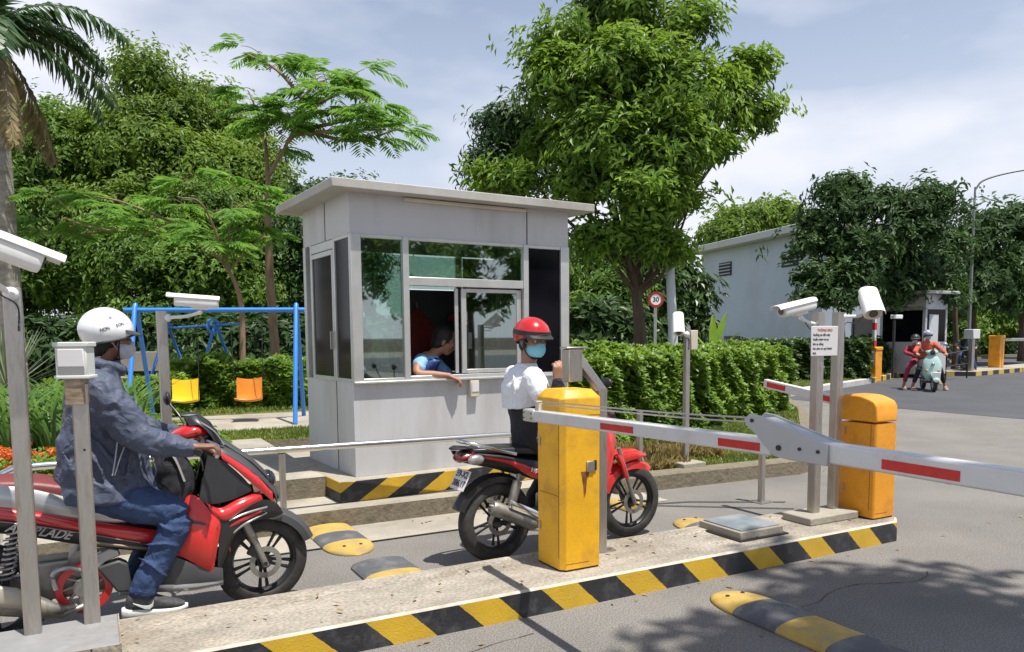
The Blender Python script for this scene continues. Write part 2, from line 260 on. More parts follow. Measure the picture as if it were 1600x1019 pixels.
class MB:
    def __init__(s): s.v = []; s.f = []; s.mi = []; s.sm = []; s.mat = 0; s.only_panels = True; s.cuts = []
    def add(s, V, F, smooth=False, X=None, pan=False):
        b = len(s.v); s.cuts.append((b, len(s.f), pan))
        for p in V:
            p = Vector(p); s.v.append(X @ p if X is not None else p)
        for f in F: s.f.append([b+i for i in f]); s.mi.append(s.mat); s.sm.append(smooth)
        return s
    def box(s, c, d, X=None, rz=0, ry=0, rx=0):
        c = Vector(c); hx, hy, hz = d[0]/2, d[1]/2, d[2]/2
        R = Euler((rx, ry, rz)).to_matrix()
        V = [c + R @ Vector((a*hx, b*hy, e*hz)) for e in (-1, 1) for b in (-1, 1) for a in (-1, 1)]
        return s.add(V, [(0, 2, 3, 1), (4, 5, 7, 6), (0, 1, 5, 4), (2, 6, 7, 3), (0, 4, 6, 2), (1, 3, 7, 5)], False, X)
    def loft(s, rings, caps=True, smooth=True, closed=False, X=None):
        n = len(rings[0]); V = [p for r in rings for p in r]; F = []
        m = len(rings)
        for i in range(m if closed else m-1):
            j = (i+1) % m
            for k in range(n): F.append((i*n+k, i*n+(k+1) % n, j*n+(k+1) % n, j*n+k))
        s.add(V, F, smooth, X)
        if caps and not closed:
            s.add(rings[0], [list(range(n))[::-1]], False, X); s.add(rings[-1], [list(range(n))], False, X)
        return s
    def tube(s, path, r, n=12, caps=True, flat=1.0, closed=False, X=None, up=(0, 0, 1)):
        P = [Vector(p) for p in path]; L = len(P); rings = []
        R = r if isinstance(r, list) else [r]
        ref = Vector(up)
        for i, p in enumerate(P):
            if closed: t = P[(i+1) % L] - P[(i-1) % L]
            else: t = P[min(i+1, L-1)] - P[max(i-1, 0)]
            t.normalize()
            a = ref - t*ref.dot(t)
            if a.length < 0.1: a = Vector((1, 0, 0)) - t*t.x
            if a.length < 0.1: a = Vector((0, 1, 0)) - t*t.y
            a.normalize(); b = t.cross(a)
            q = interp(R, i/max(1, L-1))
            qa, qb = q if isinstance(q, (tuple, Vector)) else (q, q*flat)
            rings.append([p + a*math.cos(2*math.pi*k/n)*qa + b*math.sin(2*math.pi*k/n)*qb for k in range(n)])
        return s.loft(rings, caps, True, closed, X)
    def cyl(s, a, b, r, r2=None, n=16, X=None):
        a = Vector(a); b = Vector(b); t = (b-a).normalized()
        u = t.orthogonal().normalized(); w_ = t.cross(u); r2 = r if r2 is None else r2
        A = [a + (u*math.cos(2*math.pi*k/n) + w_*math.sin(2*math.pi*k/n))*r for k in range(n)]
        B = [b + (u*math.cos(2*math.pi*k/n) + w_*math.sin(2*math.pi*k/n))*r2 for k in range(n)]
        return s.loft([A, B], True, True, X=X)
    def ell(s, c, r, nu=16, nv=10, X=None, R=None, cut=None):
        c = Vector(c); r = r if hasattr(r, '__len__') else (r, r, r); rings = []
        lo = -math.pi/2 if cut is None else cut
        for i in range(nv+1):
            a = lo + (math.pi/2-lo)*i/nv; a = min(max(a, -math.pi/2+1e-3), math.pi/2-1e-3)
            ring = []
            for k in range(nu):
                q = Vector((math.cos(a)*math.cos(2*math.pi*k/nu)*r[0], math.cos(a)*math.sin(2*math.pi*k/nu)*r[1], math.sin(a)*r[2]))
                ring.append(c + (R @ q if R is not None else q))
            rings.append(ring)
        return s.loft(rings, True, True, X=X)
    def lathe(s, prof, c=(0, 0, 0), axis='y', n=32, X=None, closed=True):
        """prof: (radius, offset along axis)"""
        c = Vector(c); rings = []
        for (r, h) in prof:
            ring = []
            for k in range(n):
                a = 2*math.pi*k/n; u, v_ = r*math.cos(a), r*math.sin(a)
                q = {'y': (u, h, v_), 'x': (h, u, v_), 'z': (u, v_, h)}[axis]; ring.append(c + Vector(q))
            rings.append(ring)
        return s.loft(rings, False, True, closed, X)
    def prism(s, poly, a, b, plane='xz', X=None, smooth=False):
        """poly (2D) extruded from a to b along the third axis"""
        def P(p, h): return {'xz': (p[0], h, p[1]), 'xy': (p[0], p[1], h), 'yz': (h, p[0], p[1])}[plane]
        n = len(poly); V = [P(p, a) for p in poly] + [P(p, b) for p in poly]
        F = [list(range(n)), list(range(n, 2*n))[::-1]] + [(k, n+k, n+(k+1) % n, (k+1) % n) for k in range(n)]
        return s.add(V, F, smooth, X)
    def panel(s, top, bot, y, bulge=0.02, th=0.012, n=28, m=8, mirror=True, X=None):
        """body panel between two side-view curves (x,z); y = half-width list along it (or pair for top, bottom); mirrored to both sides"""
        T = resample(crv([(p[0], 0, p[1]) for p in top], 8), n); B = resample(crv([(p[0], 0, p[1]) for p in bot], 8), n)
        yt, yb = (y if isinstance(y, tuple) else (y, y))
        yt = yt if hasattr(yt, '__len__') else [yt]; yb = yb if hasattr(yb, '__len__') else [yb]
        for sg in ((-1, 1) if mirror else (-1,)):
            V, F = [], []
            for lay in (0, 1):
                for i in range(n):
                    t = i/(n-1)
                    for j in range(m+1):
                        q = j/m; p = T[i].lerp(B[i], q)
                        yy = interp(yt, t)*(1-q) + interp(yb, t)*q + bulge*math.sin(math.pi*q)**0.8*min(1, 6*t+0.25, 6*(1-t)+0.25) - lay*th
                        V.append((p.x, sg*yy, p.z))
            K = m+1; N = n*K
            for i in range(n-1):
                for j in range(m):
                    a = i*K+j; q = (a, a+1, a+K+1, a+K); F.append(q if sg < 0 else q[::-1]); q = tuple(N+x for x in q); F.append(q[::-1] if sg < 0 else q)
            for i in range(n-1):
                for j in (0, m): a = i*K+j; F.append((a, a+K, N+a+K, N+a))
            for j in range(m):
                for i in (0, n-1): a = i*K+j; F.append((a, a+1, N+a+1, N+a))
            s.add(V, F, True, X, pan=True)
        return s
    def build(s, name, mats, parent=None, bevel=0, seg=2, angle=40, remesh=0, smooth_it=0, disp=None, sub=0, weld=False):
        if len(s.cuts) == 2 and all(c[2] for c in s.cuts):     # a left and a right panel: two parts of the same kind
            k = s.cuts[1]; r = MB(); r.v = s.v[k[0]:]; r.f = [[i-k[0] for i in f] for f in s.f[k[1]:]]; r.mi = s.mi[k[1]:]; r.sm = s.sm[k[1]:]
            s.v = s.v[:k[0]]; s.f = s.f[:k[1]]; s.mi = s.mi[:k[1]]; s.sm = s.sm[:k[1]]; s.cuts = s.cuts[:1]
            r.build(name, mats, parent, bevel, seg, angle, remesh, smooth_it, disp, sub, weld)
        me = bpy.data.meshes.new(name)
        me.from_pydata([tuple(v) for v in s.v], [], s.f)
        mats = mats if isinstance(mats, (list, tuple)) else [mats]
        for m in mats: me.materials.append(m)
        me.polygons.foreach_set('material_index', s.mi); me.polygons.foreach_set('use_smooth', s.sm)
        bm = bmesh.new(); bm.from_mesh(me)
        if weld: bmesh.ops.remove_doubles(bm, verts=bm.verts, dist=0.0004)
        bmesh.ops.recalc_face_normals(bm, faces=bm.faces); bm.to_mesh(me); bm.free()
        me.set_sharp_from_angle(angle=math.radians(angle)); me.update()
        o = bpy.data.objects.new(name, me); COL.objects.link(o); o.parent = parent
        if remesh:
            r = o.modifiers.new('remesh', 'REMESH'); r.mode = 'VOXEL'; r.voxel_size = remesh; r.use_smooth_shade = True
        if smooth_it:
            k = o.modifiers.new('smooth', 'SMOOTH'); k.factor = 0.5; k.iterations = smooth_it
        if disp:
            for d in (disp if isinstance(disp, list) else [disp]):
                tx = bpy.data.textures.new(name, d.get('type', 'CLOUDS')); tx.noise_scale = d['scale']
                if d.get('type') == 'MARBLE': tx.turbulence = d.get('turb', 6)
                k = o.modifiers.new('folds', 'DISPLACE'); k.texture = tx; k.strength = d['s']; k.mid_level = d.get('mid', 0.5); k.texture_coords = 'LOCAL'
        if bevel:
            k = o.modifiers.new('bevel', 'BEVEL'); k.width = bevel; k.segments = seg; k.limit_method = 'ANGLE'; k.angle_limit = math.radians(35); k.harden_normals = False
        if sub:
            k = o.modifiers.new('sub', 'SUBSURF'); k.levels = sub; k.render_levels = sub
        return o

def resample(P, n):
    L = [0]
    for a, b in zip(P, P[1:]): L.append(L[-1] + (b-a).length)
    out = []; j = 0
    for i in range(n):
        t = L[-1]*i/(n-1)
        while j < len(L)-2 and L[j+1] < t: j += 1
        u = 0 if L[j+1] == L[j] else (t-L[j])/(L[j+1]-L[j]); out.append(P[j].lerp(P[j+1], min(1, max(0, u))))
    return out

def one(name, fn, mats, label, cat, group=None, **k):
    b = MB(); fn(b); return tag(b.build(name, mats, **k), label, cat, group)
def struct(name, fn, mats, **k):
    b = MB(); fn(b); return tag(b.build(name, mats, **k), kind='structure')

def text_mesh(name, body, size, mat, parent, loc, rot, extrude=0.0006, shear=0.0, bold=False, align='CENTER', sx=1.0):
    cu = bpy.data.curves.new(name, 'FONT'); cu.body = body; cu.size = size; cu.extrude = extrude; cu.shear = shear; cu.align_x = align; cu.align_y = 'CENTER'
    if bold: cu.offset = size*0.02
    t = bpy.data.objects.new(name + '_src', cu); COL.objects.link(t)
    dg = bpy.context.evaluated_depsgraph_get(); dg.update()
    me = bpy.data.meshes.new_from_object(t.evaluated_get(dg)); bpy.data.objects.remove(t)
    me.materials.clear(); me.materials.append(mat)
    o = bpy.data.objects.new(name, me); COL.objects.link(o); o.parent = parent; o.location = loc; o.rotation_euler = rot; o.scale = (sx, 1, 1)
    return o

def np_mesh(name, V, F, mat, parent=None, smooth=False):
    """fast mesh from arrays; F is (n,4) quads"""
    me = bpy.data.meshes.new(name); V = np.asarray(V, np.float32); F = np.asarray(F, np.int32)
    me.vertices.add(len(V)); me.vertices.foreach_set('co', V.ravel())
    me.loops.add(F.size); me.loops.foreach_set('vertex_index', F.ravel())
    me.polygons.add(len(F)); me.polygons.foreach_set('loop_start', np.arange(len(F), dtype=np.int32)*F.shape[1]); me.polygons.foreach_set('loop_total', np.full(len(F), F.shape[1], np.int32))
    me.polygons.foreach_set('use_smooth', np.full(len(F), smooth)); me.materials.append(mat); me.update(calc_edges=True)
    o = bpy.data.objects.new(name, me); COL.objects.link(o); o.parent = parent; return o

def view(lat, dist, z=0.0):
    """a spot on the site, paced from the photographer: metres to the right of and along the line of sight"""
    f = Vector((math.cos(YAW), math.sin(YAW), 0)); r = Vector((math.sin(YAW), -math.cos(YAW), 0))
    p = f*dist + r*lat; return Vector((p.x, p.y, z))
# ------------------------------------------------------------------ ground, roads, kerbs
def sheet(poly, z):
    def f(b): b.add([(x, y, z) for x, y in poly], [list(range(len(poly)))])
    return f
def slab(poly, z0, z1, mats_top_side=True):
    def f(b):
        n = len(poly); b.mat = 0; b.add([(x, y, z1) for x, y in poly], [list(range(n))])
        b.mat = 1; b.add([(x, y, z0) for x, y in poly] + [(x, y, z1) for x, y in poly], [(k, (k+1) % n, n+(k+1) % n, n+k) for k in range(n)])
    return f
struct('ground', sheet([(-900, -900), (900, -900), (900, 900), (-900, 900)], -0.03), M['soil'])
struct('road', sheet([(-60, -60), (110, -60), (110, 70), (-60, 70)], 0.0), M['asphalt'])
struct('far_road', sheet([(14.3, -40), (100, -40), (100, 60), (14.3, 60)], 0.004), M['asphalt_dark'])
# concrete gutter strip along the far side of the lane, with a dark joint
def gutter(b):
    b.mat = 0; b.add([(-8, 5.45, 0.004), (4.6, 5.45, 0.004), (4.6, 5.985, 0.004), (-8, 5.985, 0.004)], [(0, 1, 2, 3)])
    b.mat = 1
    for (p, q, w_) in (((-8, 5.44), (4.2, 5.44), .012), ((4.2, 5.44), (5.3, 4.62), .012), ((4.2, 5.44), (4.7, 5.30), .012), ((4.7, 5.30), (5.45, 4.85), .012)):
        d = Vector((q[0]-p[0], q[1]-p[1], 0)).normalized(); n_ = Vector((-d.y, d.x, 0))*w_
        a, c = Vector((p[0], p[1], 0.008)), Vector((q[0], q[1], 0.008)); b.add([a-n_, c-n_, c+n_, a+n_], [(0, 1, 2, 3)])
struct('lane_gutter', gutter, [M['concrete'], M['dark']])

M['stripes_near'] = stripe_mat('island_stripes', 2.08, 0.497, 1.05, 0.15, a=(0.56, 0.35, 0.022))
M['stripes_plinth'] = stripe_mat('plinth_stripes', 0.24, 0.545, -1.55, 0.33, a=(0.56, 0.34, 0.018))
def island(b):
    Y0, Y1 = 3.55, 4.13
    P = [(-5, Y0), (5.12, Y0-0.03), (5.24, Y0+0.06), (5.24, Y1-0.05), (5.12, Y1), (-5, Y1)]
    n = len(P); ins = 0.018
    Q = [(-5, Y0+ins), (5.11, Y0-0.03+ins), (5.222, Y0+0.066), (5.222, Y1-0.06), (5.11, Y1-ins), (-5, Y1-ins)]
    b.mat = 1; b.add([(x, y, 0) for x, y in P] + [(x, y, 0.14) for x, y in P], [(k, (k+1) % n, n+(k+1) % n, n+k) for k in range(n)])
    b.mat = 2; b.add([(x, y, 0.14) for x, y in P] + [(x, y, 0.15) for x, y in Q], [(k, (k+1) % n, n+(k+1) % n, n+k) for k in range(n)], True)
    b.mat = 0; b.add([(x, y, 0.15) for x, y in Q], [list(range(n))])
    # worn screed lip along the back of the island
    random.seed(4); b.mat = 0; lo_, hi_ = [], []
    for i in range(61):
        x = -4.9 + i*0.165; lo_.append((x, 3.98 + random.uniform(-0.018, 0.018))); hi_.append((x, 4.108))
    V = []
    for (x, y) in lo_: V.append((x, y, 0.1505)); V.append((x, y+0.02, 0.163))
    for (x, y) in hi_: V.append((x, y, 0.163)); V.append((x, y+0.005, 0.1505))
    N = 61*2; F = []
    for i in range(60):
        F += [(2*i, 2*i+2, 2*i+3, 2*i+1), (2*i+1, 2*i+3, N+2*i+2, N+2*i), (N+2*i, N+2*i+2, N+2*i+3, N+2*i+1)]
    b.add(V, F)
M['kerb_edge'] = pm('kerb_edge', (0.46, 0.42, 0.35), 0.9, var=0.2, scale=12, dirt=(0.3, 0.26, 0.2), dscale=9, damt=0.6)
struct('traffic_island', island, [M['island_top'], M['stripes_near'], M['kerb_edge']])

# raised ledge and pavement behind the lane
def ledge(b):
    b.mat = 0; b.add([(-9, 5.985, 0.15), (4.35, 5.985, 0.15), (4.35, 9.8, 0.15), (-9, 9.8, 0.15)], [(0, 1, 2, 3)])
    b.mat = 1; b.add([(-9, 5.985, 0), (4.35, 5.985, 0), (4.35, 5.985, 0.15), (-9, 5.985, 0.15), (4.35, 9.8, 0), (4.35, 9.8, 0.15)], [(0, 1, 2, 3), (1, 4, 5, 2)])
struct('kerb_ledge', ledge, [M['concrete'], M['kerb_old']])
def upper(b):
    X1 = 1.715
    b.mat = 0; b.add([(0.95, 6.55, 0.326), (X1, 6.55, 0.326), (X1, 9.5, 0.326), (0.95, 9.5, 0.326)], [(0, 1, 2, 3)])
    b.mat = 1; b.add([(0.95, 6.55, 0.15), (X1, 6.55, 0.15), (X1, 6.55, 0.326), (0.95, 6.55, 0.326), (0.95, 9.5, 0.15), (0.95, 9.5, 0.326)], [(0, 1, 2, 3), (0, 3, 5, 4)])
struct('raised_pavement', upper, [M['concrete'], M['kerb_old']])
# playground beyond: path between two strips of grass
struct('playground_ground', slab([(-14, 9.5), (6.0, 9.5), (6.0, 46), (-14, 46)], 0, 0.29), [M['lawn'], M['kerb_old']])
struct('playground_path', sheet([(-6, 10.7), (1.5, 10.75), (5.5, 10.4), (5.5, 12.9), (1.4, 13.0), (-6, 13.2)], 0.296), M['concrete'])
# green on the right, edged by an old kerb that swings round to the far road
GREEN = [(4.35, 5.9), (6.7, 5.78), (7.15, 5.9), (7.6, 6.3), (11.6, 9.9), (13.3, 11.8), (14.9, 13.2), (18.1, 14.4), (20.9, 15.4), (25.6, 17.5), (40, 25), (60, 30), (60, 62), (4.35, 62)]
struct('grass_verge', slab(GREEN, 0, 0.13), [M['lawn'], M['kerb_old']])
def kerb(poly, wd, z0, z1):
    def f(b):
        P = [Vector((x, y, 0)) for x, y in poly]; rings = []
        for i, p in enumerate(P):
            t = (P[min(i+1, len(P)-1)] - P[max(i-1, 0)]).normalized(); nn = Vector((-t.y, t.x, 0))
            rings.append([p - nn*0.006 + Vector((0, 0, z0)), p - nn*0.006 + Vector((0, 0, z1-.02)), p + nn*0.014 + Vector((0, 0, z1)), p + nn*wd + Vector((0, 0, z1)), p + nn*wd + Vector((0, 0, z0))])
        b.loft(rings, True, False)
    return f
struct('verge_kerb', kerb(GREEN[:4], 0.17, 0, 0.165), M['kerb_old'])
struct('side_kerb', kerb([(7.6, 6.3), (11.6, 9.9), (13.3, 11.8), (14.9, 13.2)], 0.15, 0, 0.15), M['kerb_old'])
struct('far_kerb', kerb([(14.9, 13.2), (18.1, 14.4), (20.9, 15.4)], 0.17, 0, 0.165), M['kerb_white'])
M['stripes_far'] = stripe_mat('far_stripes', 0.3, 1.0, 0.0, 0.1, a=(0.5, 0.36, 0.06))
struct('far_striped_kerb', kerb([(20.9, 15.4), (25.6, 17.5), (40, 25)], 0.17, 0, 0.17), M['stripes_far'])
def far_island(b):
    P = [(27.2, 15.95), (26.6, 16.6), (27.1, 17.2), (44, 20.6), (44, 18.8)]
    n = len(P); b.mat = 0; b.add([(x, y, .16) for x, y in P], [list(range(n))[::-1]])
    b.mat = 1; b.add([(x, y, 0) for x, y in P] + [(x, y, .16) for x, y in P], [(k, (k+1) % n, n+(k+1) % n, n+k) for k in range(n)])
struct('far_traffic_island', far_island, [M['concrete'], M['stripes_far']])

# loose hatch and rubber ramps in the lane
def ramp_piece(b, x0, x1, y0, y1, mats, tipped=None, h=0.05, n=10):
    """domed rubber ramp across the lane; segments of colour along Y; rounded tips; chequered top"""
    segs = len(mats)
    for k in range(segs):
        ya, yb = y0 + (y1-y0)*k/segs, y0 + (y1-y0)*(k+1)/segs; rings = []
        for i in range(9):
            t = i/8; y = ya + (yb-ya)*t; s = 1.0
            if k == 0 and 0 in (tipped or ()): s = math.sqrt(max(0.0, 1-(1-t)**2))*0.97+0.03
            if k == segs-1 and 1 in (tipped or ()): s = math.sqrt(max(0.0, 1-t**2))*0.97+0.03
            xc, hw = (x0+x1)/2, (x1-x0)/2*s
            ring = [Vector((xc-hw, y, 0.003)), Vector((xc-hw, y, 0.003+0.010*s))]
            for j in range(1, n): a = math.pi*(1-j/n); ring.append(Vector((xc+hw*math.cos(a)*0.97, y, 0.003+0.010*s+(h-0.010)*s*math.sin(a)**0.8)))
            ring += [Vector((xc+hw, y, 0.003+0.010*s)), Vector((xc+hw, y, 0.003))]
            rings.append(ring)
        b.mat = mats[k]; b.loft(rings, True, True)
        b.mat = 2
        for cx in (-0.28, 0.28): b.cyl(((x0+x1)/2+cx*(x1-x0)*0.6, (ya+yb)/2, h*0.80), ((x0+x1)/2+cx*(x1-x0)*0.6, (ya+yb)/2, h*0.97), 0.012, n=10)
def rubber(name, c1, dirt):
    m = pm(name, c1, 0.8, var=0.15, scale=8, dirt=dirt, dscale=7, damt=0.7)
    n, l = m.node_tree.nodes, m.node_tree.links; t = n.new('ShaderNodeTexCoord'); ck = n.new('ShaderNodeTexChecker'); ck.inputs['Scale'].default_value = 90
    bp = n.new('ShaderNodeBump'); bp.inputs['Strength'].default_value = 0.6; bp.inputs['Distance'].default_value = 0.004
    l.new(t.outputs['Object'], ck.inputs[0]); l.new(ck.outputs[1], bp.inputs['Height']); l.new(bp.outputs[0], n['Principled BSDF'].inputs['Normal']); return m
M['ramp_y'] = rubber('ramp_yellow', (0.46, 0.31, 0.07), (0.27, 0.22, 0.14)); M['ramp_k'] = rubber('ramp_black', (0.085, 0.09, 0.10), (0.2, 0.19, 0.17))
RM = [M['ramp_y'], M['ramp_k'], M['dark']]
RG = 'rubber speed ramps screwed to the lanes'
one('speed_hump', lambda b: ramp_piece(b, 2.98, 3.32, 1.2, 3.30, [0, 1, 0, 1, 0, 1, 0][:7], (1,)), RM, 'long rubber speed hump in yellow and dark grey bands on the asphalt in the foreground', 'speed hump', RG)
one('speed_hump', lambda b: ramp_piece(b, 1.38, 1.74, 5.14, 5.97, [0, 1, 0], (0,)), RM, 'short worn yellow ramp against the kerb ledge in front of the grey booth', 'speed hump', RG)
one('speed_hump', lambda b: ramp_piece(b, 1.42, 1.80, 4.26, 4.86, [0, 1], ()), RM, 'dark ramp stub with a sandy yellow end beside the rear wheel of the small motorcycle', 'speed hump', RG)
one('speed_hump', lambda b: ramp_piece(b, 3.98, 4.34, 4.27, 4.80, [1, 0], (1,)), RM, 'olive yellow ramp piece behind the square concrete cover on the island', 'speed hump', RG)
one('speed_hump', lambda b: ramp_piece(b, 3.98, 4.30, 5.28, 5.75, [0], (0, 1)), RM, 'flat pale yellow ramp end in the lane beyond the motorcycle front wheel', 'speed hump', RG)
t = thing('hatch_cover', 'square concrete hatch with a blue grey lid on the island edge', 'hatch cover', (3.92, 3.88, 0.15), 0.0)
b = MB(); b.box((0, 0, 0.030), (0.40, 0.40, 0.058)); b.build('frame', M['concrete'], t, bevel=0.006)
b = MB(); b.box((0, 0, 0.006), (0.45, 0.45, 0.010)); b.build('footing', M['dark_metal'], t)
M['lid'] = pm('lid', (0.17, 0.20, 0.22), 0.6, var=0.25, scale=8, dirt=(0.3, 0.28, 0.24), dscale=6, damt=0.6)
b = MB(); b.box((0, 0, 0.063), (0.36, 0.36, 0.012)); b.build('lid', M['lid'], t, bevel=0.004)

# ------------------------------------------------------------------ guard booth
BR = math.radians(3.5); BO = (1.92, 6.35, 0)
booth = thing('guard_booth', 'grey metal and glass guard booth with flat roof and a man at its window', 'guard booth', BO, BR)
W_, D_ = 2.25, 1.28
b = MB(); b.mat = 0; b.box((1.17, 0.62, 0.24), (2.72, 1.54, 0.18)); o = b.build('plinth', [M['stripes_plinth'], M['concrete']], booth, bevel=0.008)
for p in o.data.polygons: p.material_index = 1 if p.normal.z > 0.9 else 0
b = MB()
b.box((W_/2, 0.02, 0.735), (W_, 0.04, 0.81)); b.box((0.02, D_/2+0.02, 0.735), (0.038, D_-0.045, 0.81)); b.box((W_-0.02, D_/2+0.02, 0.735), (0.038, D_-0.045, 0.81)); b.box((W_/2, D_-0.01, 0.735), (W_-0.084, 0.036, 0.81))
b.build('lower_wall', M['panel'], booth, bevel=0.003)
b = MB(); b.box((W_/2, 0.02, 2.56), (W_, 0.04, 0.34)); b.box((0.02, D_/2+0.02, 2.56), (0.038, D_-0.045, 0.34)); b.box((W_-0.02, D_/2+0.02, 2.56), (0.038, D_-0.045, 0.34)); b.box((W_/2, D_-0.01, 2.56), (W_-0.084, 0.036, 0.34))
b.build('fascia', M['panel'], booth, bevel=0.003)
for c_, d2 in (((1.765, -0.002, 2.56), (0.007, 0.006, 0.34)), ((-0.001, 0.62, 2.56), (0.004, 0.008, 0.34)), ((-0.001, 0.42, 0.735), (0.004, 0.007, 0.80))):
    b = MB(); b.box(c_, d2); b.build('seam', M['dark_metal'], booth)
b = MB(); b.box((W_/2, 0.66, 2.765), (W_+0.40, 1.66, 0.075)); b.build('roof', M['roof'], booth, bevel=0.006)
b = MB(); b.box((1.12, -0.018, 2.705), (1.26, 0.032, 0.030)); b.build('lamp_batten', pm('batten', (0.60, 0.53, 0.43), 0.6), booth, bevel=0.006)
b = MB(); b.cyl((0.72, 0.5, 2.80), (0.72, 0.5, 2.93), 0.006); b.cyl((0.69, 0.5, 2.88), (0.75, 0.5, 2.88), 0.004); b.build('aerial', M['dark_metal'], booth)
# frames: corner posts, mullions, rails
def frame_bars(b):
    zc, zh = 1.765, 1.25
    for x, w2 in ((0.045, 0.09), (0.50, 0.055), (1.745, 0.055), (2.20, 0.10)): b.box((x, 0.012, zc), (w2, 0.062, zh))
    for x0, x1, z, h in ((0.09, 0.4725, 1.155, 0.03), (0.09, 0.4725, 2.375, 0.03), (0.5275, 1.7175, 2.375, 0.03), (0.5275, 1.7175, 2.01, 0.075), (0.5275, 1.7175, 1.16, 0.04), (1.7725, 2.15, 1.155, 0.03), (1.7725, 2.15, 2.375, 0.03)):
        b.box(((x0+x1)/2, 0.014, z), (x1-x0, 0.052, h))
    for y, w2 in ((0.395, 0.04), (1.04, 0.035), (1.235, 0.07)): b.box((0.016, y, zc), (0.05, w2, zh))
    b.box((0.016, 0.72, 2.345), (0.042, 0.60, 0.08)); b.box((0.016, 0.21, 2.375), (0.04, 0.33, 0.03)); b.box((0.016, 0.21, 1.155), (0.04, 0.33, 0.03))
    for x in (0.05, 0.55, 1.06, 1.70, 2.20): b.box((x, D_-0.01, zc), (0.07, 0.045, zh))
b = MB(); frame_bars(b); b.build('window_frame', M['alu'], booth, bevel=0.004)
def pane(nm, c, d, mat): b = MB(); b.box(c, d); return b.build(nm, mat, booth)
pane('window_pane', (0.282, 0.010, 1.765), (0.378, 0.006, 1.19), M['glass'])
pane('window_pane', (1.1225, 0.010, 2.204), (1.186, 0.006, 0.31), M['glass'])
tag(pane('window_pane', (1.962, 0.008, 1.765), (0.376, 0.006, 1.19), M['tint_glass']), 'black tinted pane at the right end of the booth front')
pane('window_pane', (0.010, 0.21, 1.765), (0.006, 0.33, 1.19), M['tint_glass'])
pane('window_pane', (1.96, D_-0.012, 1.765), (0.42, 0.006, 1.22), M['tint_glass'])
pane('window_pane', (0.805, D_-0.012, 1.765), (0.44, 0.006, 1.22), M['glass'])
pane('window_pane', (1.38, D_-0.012, 2.20), (0.57, 0.006, 0.34), M['glass'])
b = MB(); b.box((1.38, D_-0.012, 1.585), (0.57, 0.02, 0.87)); b.box((0.30, D_-0.012, 1.765), (0.43, 0.02, 1.22)); b.build('back_panel', M['dark_plastic'], booth)
b = MB(); b.box((W_-0.02, 0.66, 1.765), (0.02, 1.17, 1.24)); b.build('end_panel', M['dark_plastic'], booth)
d_ = MB(); d_.box((0.010, 0.72, 1.715), (0.02, 0.58, 1.14)); dr = d_.build('door', M['tint_glass'], booth)
b = MB()
for y in (0.432, 1.005): b.box((0.002, y, 1.715), (0.03, 0.028, 1.16))
b.box((0.002, 0.7185, 2.275), (0.028, 0.545, 0.045)); b.box((0.002, 0.7185, 1.155), (0.028, 0.545, 0.04)); b.build('door_frame', M['alu'], dr, bevel=0.003)
b = MB(); b.box((-0.03, 0.435, 1.5), (0.02, 0.02, 0.16)); b.cyl((-0.03, 0.435, 1.56), (0.0, 0.435, 1.56), 0.006); b.cyl((-0.03, 0.435, 1.44), (0.0, 0.435, 1.44), 0.006); b.build('door_handle', M['steel'], dr)
# sliding sash standing in front of the right half of the hatch
sl = MB()
for x in (1.085, 1.685): sl.box((x, 0.030, 1.575), (0.05, 0.02, 0.77))
for z in (1.205, 1.945): sl.box((1.385, 0.030, z), (0.55, 0.018, 0.035))
so = sl.build('sliding_window', M['alu'], booth, bevel=0.003)
b = MB(); b.box((1.385, 0.030, 1.575), (0.55, 0.005, 0.71)); b.build('sash_glass', M['glass'], so)
b = MB(); b.box((1.02, 0.050, 1.575), (0.035, 0.018, 0.77)); b.build('sash_stile', M['alu'], so, bevel=0.003)
b = MB(); b.box((W_/2, -0.02, 1.138), (W_+0.0, 0.05, 0.018)); b.build('sill', M['alu'], booth, bevel=0.003)
b = MB(); b.box((1.15, -0.028, 1.045), (0.092, 0.05, 0.15)); it = b.build('intercom', M['cream'], booth, bevel=0.006)
b = MB(); b.box((1.153, -0.055, 1.06), (0.07, 0.006, 0.085)); b.build('faceplate', M['paper'], it)
b = MB(); b.box((W_/2, 0.64, 0.345), (W_-0.1, D_-0.1, 0.02)); b.build('floor', M['dark'], booth)
b = MB(); b.box((W_/2, 0.64, 2.715), (W_-0.1, D_-0.1, 0.015)); b.build('ceiling', M['dark_plastic'], booth)
BM = Matrix.Translation(BO) @ Matrix.Rotation(BR, 4, 'Z')
def bp_(x, y, z): return BM @ Vector((x, y, z))
t = thing('counter', 'dark narrow counter inside the booth under the window', 'counter', bp_(1.1, 0.30, 0.36), BR)
b = MB(); b.box((0, 0, 0.70), (2.0, 0.34, 0.03)); b.build('top', M['dark_plastic'], t)
b = MB()
for x in (-0.9, 0.9): b.box((x, 0, 0.34), (0.04, 0.3, 0.68))
b.build('leg', M['dark_plastic'], t)

t = thing('monitor', 'dark screen standing on the counter behind the sliding booth window', 'monitor', bp_(1.42, 0.30, 1.075), BR+math.radians(160))
b = MB(); b.box((0, 0, 0.23), (0.36, 0.03, 0.24)); sc_ = b.build('screen', M['black_plastic'], t, bevel=0.006)
b = MB(); b.box((0, 0.02, 0.06), (0.05, 0.03, 0.12)); b.box((0, 0.02, 0.008), (0.20, 0.15, 0.016)); b.build('stand', M['dark_plastic'], t)
t = thing('paper_stack', 'loose white papers on the counter inside the left booth window', 'papers', bp_(0.30, 0.28, 1.075), BR)
for k in range(4): b = MB(); b.box((0.01*k, 0.004*k, 0.006+0.006*k), (0.21, 0.29, 0.004), rz=0.12*k); b.build('sheet', M['paper'], t)
